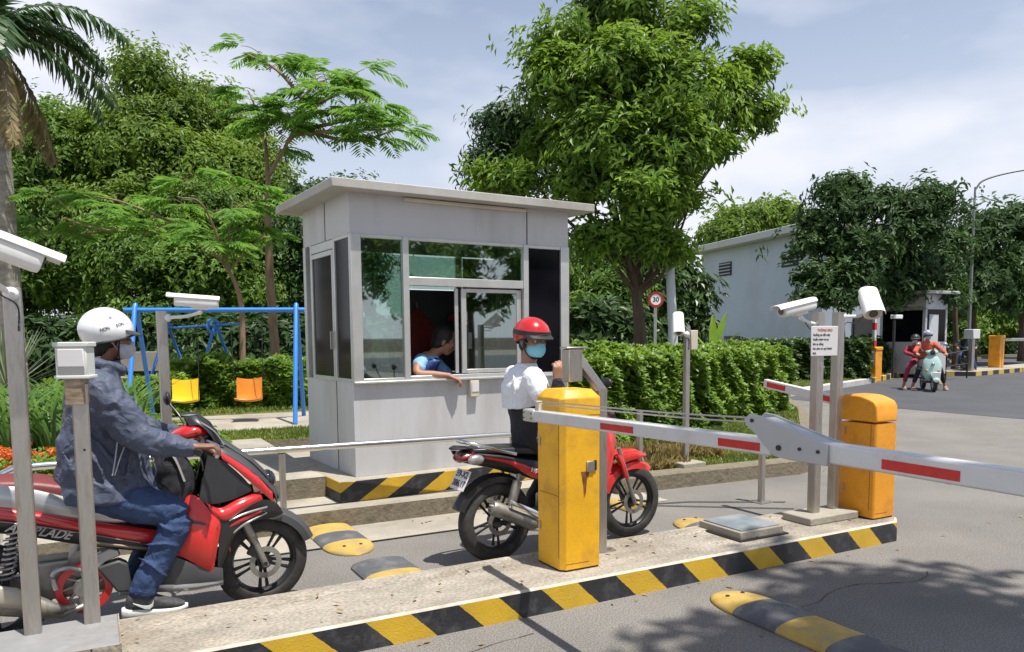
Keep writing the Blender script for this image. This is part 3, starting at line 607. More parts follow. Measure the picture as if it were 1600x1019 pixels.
# things hung on the back wall of the booth
t = thing('hanging_jacket', 'red jacket hanging on the dark back wall inside the booth', 'jacket', bp_(1.16, D_-0.10, 1.55), BR)
b = MB(); b.loft([[Vector((math.cos(a)*r0, math.sin(a)*r1, z)) for a in [k*math.pi/8 for k in range(16)]] for z, r0, r1 in ((-0.28, .12, .04), (-0.1, .13, .05), (0.1, .12, .05), (0.2, .09, .04), (0.27, .03, .02))])
b.tube([(0.10, 0, 0.16), (0.17, 0, 0.0), (0.18, 0, -0.22)], [0.045, 0.04, 0.035]); b.tube([(-0.10, 0, 0.16), (-0.17, 0, 0.0), (-0.18, 0, -0.22)], [0.045, 0.04, 0.035])
b.build('jacket_cloth', M['dark_red'], t, remesh=0.012, smooth_it=3)
b = MB(); b.tube([(0, 0, 0.27), (0, 0.02, 0.33), (0.02, 0.04, 0.31)], 0.006); b.build('hook', M['steel'], t)
t = thing('red_cap', 'dark red cap on a peg high on the back wall of the booth', 'cap', bp_(1.62, D_-0.12, 1.70), BR)
b = MB(); b.ell((0, 0, 0), (0.12, 0.09, 0.09), cut=-0.1); b.build('crown', M['dark_red'], t)
b = MB(); b.ell((0.0, -0.10, -0.01), (0.10, 0.09, 0.012)); b.build('peak', M['dark_red'], t)
t = thing('notice_sheet', 'small white paper notice beside the red jacket in the booth', 'notice', bp_(1.0, D_-0.032, 1.65), BR)
b = MB(); b.box((0, 0, 0), (0.10, 0.003, 0.15)); b.build('paper', M['paper'], t)
b = MB()
for k in range(5): b.box((0, -0.002, 0.05-k*0.022), (0.075, 0.001, 0.005))
b.build('print', M['ink_grey'], t)

# ------------------------------------------------------------------ steel posts, rails, cameras
def sqpost(b, x, y, z0, z1, w_=0.065, tilt=(0, 0)):
    h = w_/2; r = 0.006
    ring = lambda z, dx, dy: [Vector((x+dx+a, y+dy+c, z)) for a, c in ((-h+r, -h), (h-r, -h), (h, -h+r), (h, h-r), (h-r, h), (-h+r, h), (-h, h-r), (-h, -h+r))]
    b.loft([ring(z0, 0, 0), ring(z1, tilt[0], tilt[1])], True, False)
def flange(b, x, y, z, s_=0.14):
    b.box((x, y, z+0.005), (s_, s_, 0.010))
    for a in (-1, 1):
        for c in (-1, 1): b.cyl((x+a*s_*.36, y+c*s_*.36, z+0.01), (x+a*s_*.36, y+c*s_*.36, z+0.02), 0.008, n=6)

def cctv(name, label, loc, yaw, pitch, mount, L=0.36, r=0.055, group='white CCTV cameras on the steel posts'):
    """bullet camera; local +x is the way it looks; mount = where the bracket meets the post (world)"""
    t = thing(name, label, 'security camera', loc, 0, group)
    X = Matrix.Rotation(yaw, 4, 'Z') @ Matrix.Rotation(-pitch, 4, 'Y')
    X = Matrix.Rotation(yaw, 4, 'Z') @ Matrix.Rotation(pitch, 4, 'Y')
    def sec(x, s, zt, zb):
        out = []
        for k in range(24):
            a = 2*math.pi*k/24; c_, s_ = math.cos(a), math.sin(a)
            e = 0.62
            yy = math.copysign(abs(c_)**e, c_)*r*s; zz = math.copysign(abs(s_)**e, s_)
            out.append(Vector((x, yy, zz*(zt if zz > 0 else zb))))
        return out
    b = MB(); b.loft([sec(-L*.5, .80, r*.75, r*.7), sec(-L*.47, .9, r*.86, r*.82), sec(L*.36, .9, r*.86, r*.84), sec(L*.40, .82, r*.8, r*.78)], True, True, X=X); b.build('housing', M['white_paint'], t)
    b = MB(); rings = []
    for x, s in ((-L*.52, .97), (-L*.5, 1.03), (L*.2, 1.05), (L*.56, 1.08)):
        ro = [v for v in sec(x, s, r*1.0, r) ]; up_ = [v for v in ro if v.z > r*0.10]; up_.sort(key=lambda v: v.y)
        inn = [Vector((v.x, v.y*0.95, v.z-0.004)) for v in up_[::-1]]; rings.append(up_+inn)
    b.loft(rings, True, True, X=X); b.build('sunshield', M['white_paint'], t)
    b = MB(); b.loft([sec(L*.40, .80, r*.78, r*.76), sec(L*.405, .72, r*.70, r*.66)], True, True, X=X); f = b.build('front_plate', M['amber'] if False else M['cream'], t)
    b = MB(); b.cyl((L*.39, 0, 0), (L*.425, 0, 0), r*.45, n=20, X=X); b.build('lens', M['lens'], f)
    # bracket from underside to the mount
    mv = Vector(mount) - Vector(loc); st = X @ Vector((-L*.12, 0, -r*.8)); kn = X @ Vector((-L*.12, 0, -r*1.5))
    b = MB(); b.box((-L*.12, 0, -r*.95), (L*.34, r*.8, r*.3), X=X); b.ell(kn, 0.019, 12, 8); b.tube(crv([kn, kn*0.6+mv*0.4+Vector((0, 0, -0.012)), mv], 6), 0.0125, 10); b.ell(mv, (0.03, 0.03, 0.03), 12, 8)
    b.build('bracket', M['white_paint'], t)
    side = mv + Vector((0.02, -0.012, 0)); b = MB(); b.tube(crv([st + Vector((0, 0, -.01)), st.lerp(side, .5) + Vector((0, 0, -.075)), side + Vector((0, 0, -.05)), side + Vector((0, 0, -.16))], 6), 0.0035, 6); b.build('cable', M['black_plastic'], t)
    return t

# left pair of posts at the near end of the island
t = thing('post_pair', 'two tall stainless posts on a grey tiled slab at the left edge', 'steel posts', (-0.18, 4.0, 0.15))
b = MB(); sqpost(b, -0.12, 0.0, 0.055, 1.60, 0.068); b.build('post', M['steel'], t)
b = MB(); sqpost(b, 0.115, 0.02, 0.055, 1.17, 0.068); q = b.build('post', M['steel'], t)
b = MB(); b.cyl((0.122, -0.0145, 0.87), (0.122, -0.012, 0.87), 0.006, n=12); b.build('bolt_hole', M['dark'], q)
b = MB(); b.box((-0.13, -0.13, 0.027), (0.70, 0.42, 0.055)); b.build('base_slab', pm('slab_tile', (0.25, 0.25, 0.25), 0.7, var=0.15, dirt=(0.14, 0.12, 0.1), dscale=5), t, bevel=0.005)
b = MB(); b.box((-0.13, -0.343, 0.027), (0.70, 0.006, 0.054)); b.box((0.223, -0.13, 0.027), (0.006, 0.42, 0.054)); b.build('tile_edge', M['island_top'], t)
b = MB(); b.mat = 0
for k in range(3): b.box((-0.36+k*0.235, -0.3475, 0.027), (0.006, 0.003, 0.054))
b.build('tile_joint', M['dark_metal'], t)
cctv('security_camera', 'white camera at the left edge of the picture on the tallest steel post', (-0.345, 3.80, 1.915), math.radians(10), math.radians(21), (-0.30, 3.96, 1.72), L=0.46, r=0.062)
t = thing('card_reader', 'light grey card reader box on top of the shorter left post', 'card reader', (-0.075, 4.01, 1.32), math.radians(-22))
b = MB(); b.box((0, 0, 0.105), (0.135, 0.09, 0.13)); bd = b.build('body', M['white_plastic'], t, bevel=0.006)
b = MB(); b.box((0, -0.0, 0.180), (0.15, 0.10, 0.022)); b.build('cap', M['white_plastic'], t, bevel=0.004)
b = MB(); b.box((0, 0, 0.034), (0.15, 0.10, 0.016)); b.build('base_plate', M['white_plastic'], t, bevel=0.004)
b = MB(); b.box((0, -0.047, 0.120), (0.112, 0.006, 0.080)); b.build('faceplate', M['paper'], bd, bevel=0.003)
b = MB(); b.box((0, -0.046, 0.062), (0.112, 0.005, 0.028)); b.build('slot', pm('grey_band', (0.25, 0.25, 0.25), 0.5), bd)
b = MB(); sqpost(b, 0, 0, -0.09, 0.025, 0.078); b.build('collar', pm('rusty_steel', (0.34, 0.26, 0.18), 0.5, metal=0.6, var=0.4, scale=18, stretch=(1, 1, 4)), t)

# post with a camera behind the rider, on the ledge
t = thing('camera_post', 'square dull steel post on the ledge behind the left rider', 'steel post', (0.46, 6.34, 0.15))
b = MB(); sqpost(b, 0, 0, 0.01, 1.58, 0.075); b.build('post', M['steel'], t)
b = MB(); flange(b, 0, 0, 0.0, 0.16); b.build('foot_plate', M['steel'], t)
cctv('security_camera', 'white camera above the blue swing frame, on the post behind the left rider', (0.68, 6.22, 1.80), math.radians(170), math.radians(-4), (0.50, 6.32, 1.68), L=0.34, r=0.052)

# handrail
t = thing('handrail', 'long low stainless handrail along the ledge in front of the booth', 'handrail', (0, 6.07, 0.15))
b = MB(); b.tube(crv([(-0.62, 0, 0.02), (-0.62, 0, 0.40), (-0.52, 0, 0.505), (-0.35, 0, 0.52)], 6) + [Vector((3.45, 0, 0.485))], 0.027, 14); b.build('rail', M['steel_bright'], t)
for x in (1.25, 3.3):
    b = MB(); sqpost(b, x, 0, 0.0, 0.475, 0.045); b.build('post', M['steel'], t)
G = 'short steel guard posts beside the lane'
for (x, y, z, h, lb) in ((5.27, 4.97, 0.0, 0.66, 'short steel guard post standing in the lane under the barrier hinge'), (4.86, 6.22, 0.15, 0.60, 'short steel guard post in the dry grass beyond the motorcycle')):
    t = thing('guard_post', lb, 'guard post', (x, y, z), 0, G)
    b = MB(); sqpost(b, 0, 0, 0.008, h, 0.05); b.build('post', M['steel'], t)
    b = MB(); flange(b, 0, 0, 0, 0.15); b.build('foot_plate', M['steel'], t)

# camera post in the grass, with a junction box
t = thing('camera_post', 'brown steel post with a pale junction box in front of the hedge', 'steel post', (5.38, 6.12, 0.15))
b = MB(); sqpost(b, 0, 0, 0.01, 1.46, 0.055); b.build('post', M['steel'], t)
b = MB(); b.box((0, 0, 0.03), (0.30, 0.30, 0.06)); b.build('base', M['concrete'], t, bevel=0.008)
b = MB(); b.box((0.07, 0.01, 1.32), (0.09, 0.10, 0.20)); b.build('junction_box', M['cream'], t, bevel=0.006)
cctv('security_camera', 'white camera in front of the hedge facing down towards the lane', (5.18, 6.02, 1.62), math.radians(232), math.radians(38), (5.36, 6.10, 1.53), L=0.30, r=0.055)
b = None
# right pair on the island
t = thing('post_pair', 'two rust streaked stainless posts on a concrete base beside the orange cabinet', 'steel posts', (4.68, 3.86, 0.15))
for x, y in ((-0.05, 0.0), (0.19, 0.02)):
    b = MB(); sqpost(b, x, y, 0.055, 1.53, 0.068); b.build('post', M['steel'], t)
b = MB(); b.box((0.02, -0.01, 0.028), (0.52, 0.26, 0.056)); b.build('base', M['concrete'], t, bevel=0.008)
cctv('security_camera', 'white camera pointing left on the right hand post pair, above the notice', (4.39, 3.86, 1.705), math.radians(176), math.radians(11), (4.62, 3.86, 1.59), L=0.33, r=0.05)
cctv('security_camera', 'stubby white camera facing the photographer from the rightmost post', (5.12, 3.80, 1.735), math.radians(232), math.radians(40), (4.90, 3.87, 1.65), L=0.26, r=0.070)
t = thing('notice_sign', 'small white notice sheet with a red heading fixed to the right post pair', 'notice sign', (4.645, 3.815, 1.47), math.radians(-5))
b = MB(); b.box((0, 0, 0), (0.255, 0.006, 0.215)); bd = b.build('board', M['paper'], t, bevel=0.003)
for k, (s, mt, sz) in enumerate((('THÔNG BÁO', 'ink_red', 0.024), ('Xuống xe tắt máy', 'ink', 0.022), ('Xuất trình vé xe', 'ink', 0.022), ('khi ra cổng', 'ink', 0.022), ('Xin cảm ơn quý khách', 'ink', 0.020), ('BQL', 'ink', 0.018))):
    text_mesh('writing', s, sz, M[mt], bd, ((0 if k == 0 else -0.112), -0.0042, 0.078-k*0.033), (math.pi/2, 0, 0), 0.0004, bold=True, align='CENTER' if k == 0 else 'LEFT')

# reader on a bent pole beside the near cabinet
t = thing('card_reader', 'stainless card reader head on a bent square pole behind the yellow cabinet', 'card reader', (2.80, 3.98, 0.15))
b = MB(); sqpost(b, 0, 0, 0.01, 1.04, 0.062); b.build('pole', M['steel'], t)
b = MB(); X = Matrix.Translation((-0.098, 0.0, 1.145)) @ Matrix.Rotation(math.radians(-40), 4, 'Y'); b.box((0, 0, 0), (0.05, 0.06, 0.33), X=X); b.build('arm', M['steel_bright'], t, bevel=0.004)
b = MB(); b.box((-0.215, 0, 1.19), (0.10, 0.085, 0.20)); b.box((-0.205, 0, 1.298), (0.15, 0.09, 0.014)); b.build('head', M['steel'], t, bevel=0.006)
b = MB(); flange(b, 0, 0, 0.0, 0.14); b.build('foot_plate', M['steel'], t)

# ------------------------------------------------------------------ barrier cabinets and booms
def cabinet(name, label, loc, w_, d_, h, mat, ch, rz=0.0, style=0, lock=True):
    t = thing(name, label, 'barrier cabinet', loc, rz)
    def ring(z, s=0.0):
        a, c = w_/2-s, d_/2-s; k = ch
        return [Vector((-a+k, -c, z)), Vector((a-k*.35, -c, z)), Vector((a, -c+k*.35, z)), Vector((a, c-k*.35, z)), Vector((a-k*.35, c, z)), Vector((-a+k*.35, c, z)), Vector((-a, c-k*.35, z)), Vector((-a, -c+k, z))]
    b = MB(); b.loft([ring(0.012), ring(h*0.86)], True, False); body = b.build('body', mat, t, bevel=0.004)
    if style == 0:
        b = MB(); b.loft([ring(h*.862, -.002), ring(h*.955, -.002), ring(h, 0.035)], True, False); b.build('lid', mat, t, bevel=0.006)
    else:
        b = MB(); P = [(-d_/2-.003, h*.79)] + [(-d_/2-.003, h*.915)] + [(-d_/2+0.02+(d_-.04)*k/8, h*.94+h*.06*math.sin(math.pi*.5*min(1, (k+1)/6))) for k in range(9)] + [(d_/2+.003, h*.97), (d_/2+.003, h*.79)]
        for p in body.data.vertices:
            if p.co.z > h*.5: p.co.z = h*.775
        b.prism(P, -w_/2-.003, w_/2+.003, 'yz'); b.build('lid', mat, t, bevel=0.012, seg=3)
    b = MB(); b.loft([ring(0.0, 0.004), ring(0.012, 0.004)]); b.build('base_gasket', M['dark'], t)
    b = MB(); b.box((-w_/2-0.0006, 0.0, h*0.42), (0.0014, d_*0.74, 0.003)); b.box((-w_/2-0.0006, -d_*.37, h*0.45), (0.0014, 0.003, h*0.75)); b.build('door_seam', M['rust'], body)
    for z in (.2, .68): b = MB(); b.cyl((-w_/2-.004, d_*.36, h*z), (-w_/2-.004, d_*.36, h*z+.05), .006, n=10); b.build('hinge', M['steel'], body)
    b = MB(); b.box((-.03, -d_/2-.0006, .045), (w_*.6, .0012, .0022)); b.build('scratch', M['rust'], body)
    if lock:
        b = MB(); b.box((0.06, -d_/2-0.004, h*.575), (0.052, 0.014, 0.062)); lk = b.build('lock_plate', M['steel'], body, bevel=0.003)
        b = MB(); b.box((0.094, -d_/2-0.003, h*.58), (0.016, 0.010, 0.058)); b.build('latch', M['dark'], body)
        b = MB(); b.add([(x+0.025, -d_/2-0.0012, z) for x, z in ((-0.03, h*.55), (0.03, h*.55), (0.026, h*.53), (0.012, h*.50), (0.006, h*.43), (-0.008, h*.40), (-0.012, h*.46), (-0.022, h*.52))], [tuple(range(8))]); b.build('rust_stain', M['rust'], body)
    return t
cabinet('barrier_cabinet', 'near yellow barrier cabinet with a rusty lock plate, at the island edge', (2.46, 3.83, 0.15), 0.27, 0.28, 1.06, M['cab_yellow'], 0.030)
t2 = cabinet('barrier_cabinet', 'orange barrier cabinet with a rounded lid at the far tip of the island', (5.10, 3.77, 0.15), 0.235, 0.30, 0.915, M['cab_orange'], 0.012, style=1, lock=False)
b = MB(); b.cyl((0.117, 0.02, 0.775), (0.175, 0.02, 0.775), 0.034); b.cyl((0.175, 0.02, 0.775), (0.215, 0.02, 0.775), 0.040); b.build('drive_shaft', M['chrome'], t2)
b = MB(); b.cyl((0.215, 0.02, 0.775), (0.235, 0.02, 0.775), 0.043); b.build('shaft_cap', M['black_plastic'], t2)
t = thing('lift_gate', 'short white boom with red reflective patches behind the right posts', 'barrier arm', (5.03, 3.93, 1.0))
X = Matrix.Rotation(math.radians(7.5), 4, 'X')
b = MB(); b.box((0, 0.40, 0), (0.05, 0.80, 0.075), X=X); b.build('boom', M['arm_white'], t, bevel=0.006)
for y in (0.66, 0.14): b = MB(); b.box((-0.0265, y, 0), (0.002, 0.20, 0.042), X=X); b.build('reflector', M['refl_red'], t)

# folding boom across the near lane: the drive end stands out of the picture by the photographer
t = thing('folding_barrier', 'long white folding boom with red reflective patches across the foreground', 'barrier arm', (2.115, 0, 0))
X = Matrix.Identity(4)
def hb(y0, y1, z0, z1, w_=0.06, b=None, hh=0.066):
    """square section bar between two points in Y-Z"""
    a = Vector((0, y0, z0)); c = Vector((0, y1, z1)); d = (c-a).normalized(); n_ = Vector((0, -d.z, d.y))*hh/2; sx = Vector((w_/2, 0, 0))
    V = [a-n_-sx, a-n_+sx, a+n_+sx, a+n_-sx, c-n_-sx, c-n_+sx, c+n_+sx, c+n_-sx]
    b.add(V, [(0, 1, 2, 3), (7, 6, 5, 4), (0, 4, 5, 1), (1, 5, 6, 2), (2, 6, 7, 3), (3, 7, 4, 0)])
b = MB(); hb(-0.75, 1.72, 1.125, 1.132, 0.062, b); b.build('main_boom', M['arm_white'], t, bevel=0.007)
b = MB(); hb(1.93, 3.60, 1.122, 1.087, 0.055, b, 0.062); fo = b.build('folding_boom', M['arm_white'], t, bevel=0.007)
b = MB(); hb(3.60, 3.72, 1.087, 1.085, 0.062, b, 0.070); ec = b.build('end_cap', M['alu'], t, bevel=0.010)
b = MB()
for y, z in ((3.62, 1.10), (3.62, 1.072), (3.70, 1.10), (3.70, 1.072)): b.cyl((-0.035, y, z), (-0.030, y, z), 0.004, n=8)
b.build('screw', M['dark_metal'], ec)
b = MB()
HP = [(1.68, 1.165), (1.74, 1.176), (1.97, 1.232), (2.02, 1.236), (2.045, 1.215), (2.035, 1.19), (1.99, 1.165), (1.95, 1.13), (1.90, 1.095), (1.84, 1.092), (1.68, 1.092)]
b.prism(HP, -0.042, -0.034, 'yz'); b.prism(HP, 0.034, 0.042, 'yz'); b.prism([(1.70, 1.163), (1.97, 1.225), (1.97, 1.2), (1.70, 1.10)], -0.0338, 0.0338, 'yz')
b.build('hinge_plate', M['arm_hub'], t, bevel=0.003)
b = MB()
for y, z, r_ in ((1.88, 1.128, 0.010), (1.79, 1.135, 0.006), (1.715, 1.135, 0.006), (2.005, 1.212, 0.007)): b.cyl((-0.047, y, z), (-0.040, y, z), r_, n=12)
b.build('hinge_bolt', M['black_plastic'], t)
for y0, y1, par in ((2.72, 2.97, fo), (1.98, 2.19, fo), (1.25, 1.49, None), (0.6, 0.85, None)):
    z = 1.087+(1.122-1.087)*(3.60-(y0+y1)/2)/1.67 if par else 1.130; w2 = 0.0278 if par else 0.0313
    b = MB(); b.box((-w2-0.001, (y0+y1)/2, z-0.004), (0.002, y1-y0, 0.030), rx=-0.021 if par else 0.003); b.build('reflector', M['refl_red'], t)
b = MB(); b.tube(crv([(-0.01, 3.58, 1.165), (0.0, 3.3, 1.176), (0.0, 2.6, 1.192), (0.0, 2.03, 1.216)], 8), 0.0035, 8); b.tube(crv([(0.012, 3.60, 1.150), (0.012, 3.0, 1.166), (0.012, 2.4, 1.182), (0.012, 2.03, 1.200)], 8), 0.0035, 8)
b.build('tension_rod', M['steel'], t)
b = MB(); b.box((0, 3.59, 1.140), (0.03, 0.03, 0.06)); b.build('rod_anchor', M['cream'], t, bevel=0.004)
cb = MB(); cb.box((0.20, -0.75, 0.55), (0.30, 0.34, 1.10)); cb.build('cabinet', M['cab_yellow'], t, bevel=0.01)

# ------------------------------------------------------------------ swings
def a_frame(t, x, h=1.72, spread=0.62, r=0.033, lean=0.0):
    for s in (-1, 1):
        b = MB(); b.tube([(x, 0, h+0.06), (x+lean*0.3, s*0.04, h+0.02), (x+lean, s*spread, 0.0)], r, 12); b.ell((x, 0, h+0.06), r, 12, 8); b.build('leg', M['blue'], t)
def swing_seat(t, x, hbar, zs, mat, r=0.006, wd=0.34, yaw=0.0, y=0.0):
    X = Matrix.Translation((x, y, zs)) @ Matrix.Rotation(yaw, 4, 'Z')
    b = MB()   # moulded seat: curved back running into a pan
    prof = [(-0.17, 0.02), (-0.15, 0.0), (0.10, -0.02), (0.15, 0.02), (0.18, 0.14), (0.20, 0.27), (0.205, 0.30)]
    C = crv([(0, p[0], p[1]) for p in prof], 5); V = []; F = []; K = 9
    for lay in (0, 1):
        for i, p in enumerate(C):
            for j in range(K):
                u = (j/(K-1))*2-1; e = 1-0.12*max(0, (i/len(C)-0.8)/0.2)**2
                V.append((u*wd/2*e, p.y - 0.035*(u*u) - lay*0.006, p.z + 0.03*u*u + lay*0.014))
    N = len(C)*K
    for i in range(len(C)-1):
        for j in range(K-1):
            a = i*K+j; F += [(a, a+1, a+K+1, a+K), (N+a, N+a+K, N+a+K+1, N+a+1)]
        for j in (0, K-1): a = i*K+j; F.append((a, a+K, N+a+K, N+a))
    for j in range(K-1):
        for i in (0, len(C)-1): a = i*K+j; F.append((a, a+1, N+a+1, N+a))
    b.add(V, F, True, X); st = b.build('seat', mat, t)
    for s in (-1, 1):
        b = MB(); b.tube([(x+s*wd*0.62, y, hbar), (x+s*wd*0.54, y, zs+0.30), X @ Vector((s*wd*.5, -0.05, 0.02))], r, 8); b.build('chain', M['dark_metal'], t)
sw = thing('swing_set', 'tall blue tube swing frame with a yellow and an orange seat', 'swing set', (1.62, 12.0, 0.30), math.radians(-19), 'blue swing sets in the playground')
LW = 1.12
a_frame(sw, -LW, 1.66); a_frame(sw, LW, 1.66)
b = MB(); b.cyl((-LW-0.16, 0, 1.64), (LW+0.12, 0, 1.64), 0.036); b.build('top_bar', M['blue'], sw)
swing_seat(sw, -0.50, 1.64, 0.30, M['seat_yellow'], yaw=math.radians(8), wd=0.37)
swing_seat(sw, 0.40, 1.64, 0.30, M['seat_orange'], yaw=math.radians(4), wd=0.37)
s2 = thing('swing_set', 'smaller blue swing frame with round hubs and an orange seat, behind the tall one', 'swing set', view(-6.0, 14.6, 0.29), math.radians(-58), 'blue swing sets in the playground')
a_frame(s2, -0.78, 1.42, 0.60, 0.028); a_frame(s2, 0.60, 1.42, 0.60, 0.028)
b = MB(); b.cyl((-1.0, 0, 1.44), (1.30, 0, 1.50), 0.024); b.build('top_bar', M['blue'], s2)
for x in (-0.78, 0.60): b = MB(); b.lathe([(0.10, -0.02), (0.15, -0.02), (0.15, 0.02), (0.10, 0.02)], (x, -0.06, 1.46), axis='x'); b.cyl((x-.02, 0, 1.46), (x+.02, 0, 1.46), 0.05); b.build('hub', M['blue'], s2)
b = MB(); b.tube([(1.30, 0, 1.52), (1.31, 0, 0.8), (1.32, 0.0, 0.0)], 0.030); b.build('leg', M['blue'], s2)
b = MB(); b.box((-0.10, 0, 0.42), (0.30, 0.34, 0.03)); b.box((0.09, 0, 0.62), (0.05, 0.34, 0.42), ry=0.35); b.build('seat', M['seat_orange'], s2, bevel=0.01)
for x in (-0.22, 0.05): b = MB(); b.cyl((x, 0, 0.42), (x, 0, 1.46), 0.007); b.build('chain', M['dark_metal'], s2)
t = thing('park_bench', 'grey park bench in the shade behind the swings', 'bench', (0.55, 17.5, 0.29), math.radians(-28))
b = MB(); b.box((0, 0, 0.45), (1.3, 0.4, 0.05)); b.build('seat', M['concrete'], t, bevel=0.01)
b = MB(); b.box((0, 0.2, 0.78), (1.3, 0.06, 0.40)); b.build('backrest', M['concrete'], t, bevel=0.01)
for x in (-0.5, 0.5): b = MB(); b.box((x, 0, 0.21), (0.10, 0.36, 0.42)); b.build('leg', M['concrete'], t)

# ------------------------------------------------------------------ service building, far booth and far gate furniture
def L2(p, q, s): return (p[0]+(q[0]-p[0])*s, p[1]+(q[1]-p[1])*s)
cB = view(12.05, 30.0); vA = Vector((math.cos(YAW), math.sin(YAW), 0)); vR = Vector((math.sin(YAW), -math.cos(YAW), 0))
bd = thing('service_building', 'pale blue grey windowless building with high louvres, right of the big tree', 'building', (cB.x, cB.y, 0), 0)
dl = (vA*7.3 - vR*2.05).normalized(); dr_ = (vR*7.3 + vA*2.05*0.9).normalized()
BX = Matrix(((dl.x, dr_.x, 0, 0), (dl.y, dr_.y, 0, 0), (0, 0, 1, 0), (0, 0, 0, 1)))   # local x runs back along the left wall, y along the right wall
HB = 5.55
b = MB(); b.box((4.6, 2.1, HB/2), (9.2, 4.2, HB), X=BX); b.build('wall', M['wall_blue'], bd)
b = MB(); b.box((4.6, 2.1, HB+0.16), (10.2, 5.4, 0.30), X=BX); b.build('roof', M['wall_light'], bd, bevel=0.02)
for x, in ((2.05,), (7.0,)):
    f = MB(); f.box((x, -0.03, 4.62), (1.05, 0.05, 0.62), X=BX); v = f.build('louvre', M['dark'], bd)
    f = MB()
    for k in range(4): f.box((x, -0.07, 4.40+k*0.15), (1.02, 0.05, 0.035), X=BX, rx=0.5)
    f.build('slat', M['wall_blue'], v)
b = MB(); b.box((6.3, -0.04, 1.35), (1.3, 0.05, 0.22), X=BX); b.build('vent_slot', M['dark_metal'], bd)
b = MB(); b.box((-0.06, 1.9, 1.2), (0.08, 0.95, 2.1), X=BX); b.build('door', M['dark_plastic'], bd)

fb = thing('guard_booth', 'distant small grey guard booth with a dark window behind the green scooter', 'guard booth', view(14.05, 27.0, 0.13), math.radians(1))
FW, FD = 0.62, 0.84
b = MB(); b.box((0, 0, 0.55), (2*FW, 2*FD, 1.1)); b.box((0, 0, 2.45), (2*FW, 2*FD, 0.5))
for x in (-1, 1):
    for y in (-1, 1): b.box((x*(FW-.05), y*(FD-.05), 1.65), (0.1, 0.1, 1.2))
b.build('wall', M['panel'], fb)
b = MB(); b.box((0, 0, 2.76), (2*FW+.6, 2*FD+.5, 0.11)); b.build('roof', M['roof'], fb, bevel=0.02)
b = MB(); b.box((-FW+.02, 0, 1.65), (0.03, 2*FD-.22, 1.1)); b.build('window', M['tint_glass'], fb)
b = MB(); b.box((0, -FD+.02, 1.65), (2*FW-.22, 0.03, 1.1)); b.build('window', M['tint_glass'], fb)
b = MB(); b.box((-.18, -FD-.015, 1.05), (0.50, 0.03, 1.95)); b.build('door', M['wall_light'], fb)
b = MB(); b.box((-FW-.012, 0, 2.24), (0.03, 2*FD-.1, 0.13)); b.build('sign_band', pm('band', (0.25, 0.24, 0.2), 0.7, var=0.5, scale=12), fb)

def far_cab(loc, lb, mat, h=1.1):
    t = thing('barrier_cabinet', lb, 'barrier cabinet', loc, math.radians(10))
    b = MB(); b.box((0, 0, h/2), (0.42, 0.42, h)); b.build('body', mat, t, bevel=0.02)
    b = MB(); b.box((0, 0, h+0.05), (0.46, 0.46, 0.12)); b.build('lid', mat, t, bevel=0.03)
    return t
far_cab((21.6, 15.9, 0.0), 'far orange barrier cabinet left of the green scooter, its boom raised', M['cab_orange'], 1.0)
t = thing('lift_gate', 'raised white boom with red bands on the far orange cabinet', 'barrier arm', (21.45, 15.75, 0.6))
b = MB(); b.box((0, 0, 0.85), (0.09, 0.09, 1.9)); b.build('boom', M['arm_white'], t, bevel=0.01)
for z in (0.6, 1.15, 1.65): b = MB(); b.box((0, 0, z), (0.10, 0.10, 0.22)); b.build('red_band', M['refl_red'], t)
far_cab((31.2, 17.5, 0.16), 'far orange barrier cabinet at the right edge on the distant striped island', M['cab_orange'], 1.15)
t = thing('lift_gate', 'pale grey boom lying level across the far gate at the right edge', 'barrier arm', (31.2, 17.3, 1.25), math.radians(-60))
b = MB(); b.box((1.9, 0, 0), (3.6, 0.08, 0.11)); b.build('boom', M['arm_white'], t, bevel=0.01)
t = thing('card_reader', 'far grey card reader on a steel post at the tip of the distant island', 'card reader', (27.6, 16.35, 0.16))
b = MB(); sqpost(b, 0, 0, 0.0, 1.15, 0.16); b.build('post', M['steel'], t)
b = MB(); b.box((0, 0, 1.32), (0.42, 0.35, 0.34)); b.build('head', M['white_plastic'], t, bevel=0.02)
t = thing('gate_pillar', 'white pillar with a dark red band beside the distant guard booth', 'gate pillar', (27.6, 19.0, 0.13), 0.0)
b = MB(); b.box((0, 0, 1.2), (0.16, 0.16, 2.4)); b.box((-0.35, 0.15, 1.0), (0.13, 0.13, 2.0)); b.build('pillar', M['white_paint'], t, bevel=0.01)
b = MB(); b.box((-0.15, 0.05, 1.62), (0.6, 0.36, 0.16)); b.build('band', pm('maroon', (0.12, 0.02, 0.02), 0.6), t)
t = thing('street_lamp', 'tall thin street lamp with a curved arm at the right edge', 'street lamp', (29.5, 17.6, 0.0))
b = MB(); b.tube([(0, 0, 0), (0, 0, 3.2), (0, 0, 7.0)], [0.075, 0.055, 0.035], 12); b.build('pole', pm('lamp_pole', (0.22, 0.23, 0.22), 0.5, metal=0.5), t)
b = MB(); b.tube(crv([(0, 0, 6.9), (0.25, -0.2, 7.25), (1.0, -0.9, 7.5), (2.2, -2.0, 7.65)], 8), 0.035, 10); b.build('arm', pm('lamp_arm', (0.22, 0.23, 0.22), 0.5, metal=0.5), t)
b = MB(); b.ell((2.5, -2.25, 7.66), (0.32, 0.16, 0.07), R=Euler((0, 0, -0.73)).to_matrix()); b.build('lamp_head', M['white_plastic'], t)
t = thing('camera_post', 'thin dark pole carrying a small white camera outside the distant booth', 'steel post', (22.4, 15.75, 0.1))
b = MB(); b.cyl((0, 0, 0), (0, 0, 1.85), 0.04); b.build('pole', M['dark_metal'], t)
b = MB(); b.box((0.1, 0, 1.95), (0.42, 0.16, 0.13)); b.build('camera', M['white_paint'], t, bevel=0.02)
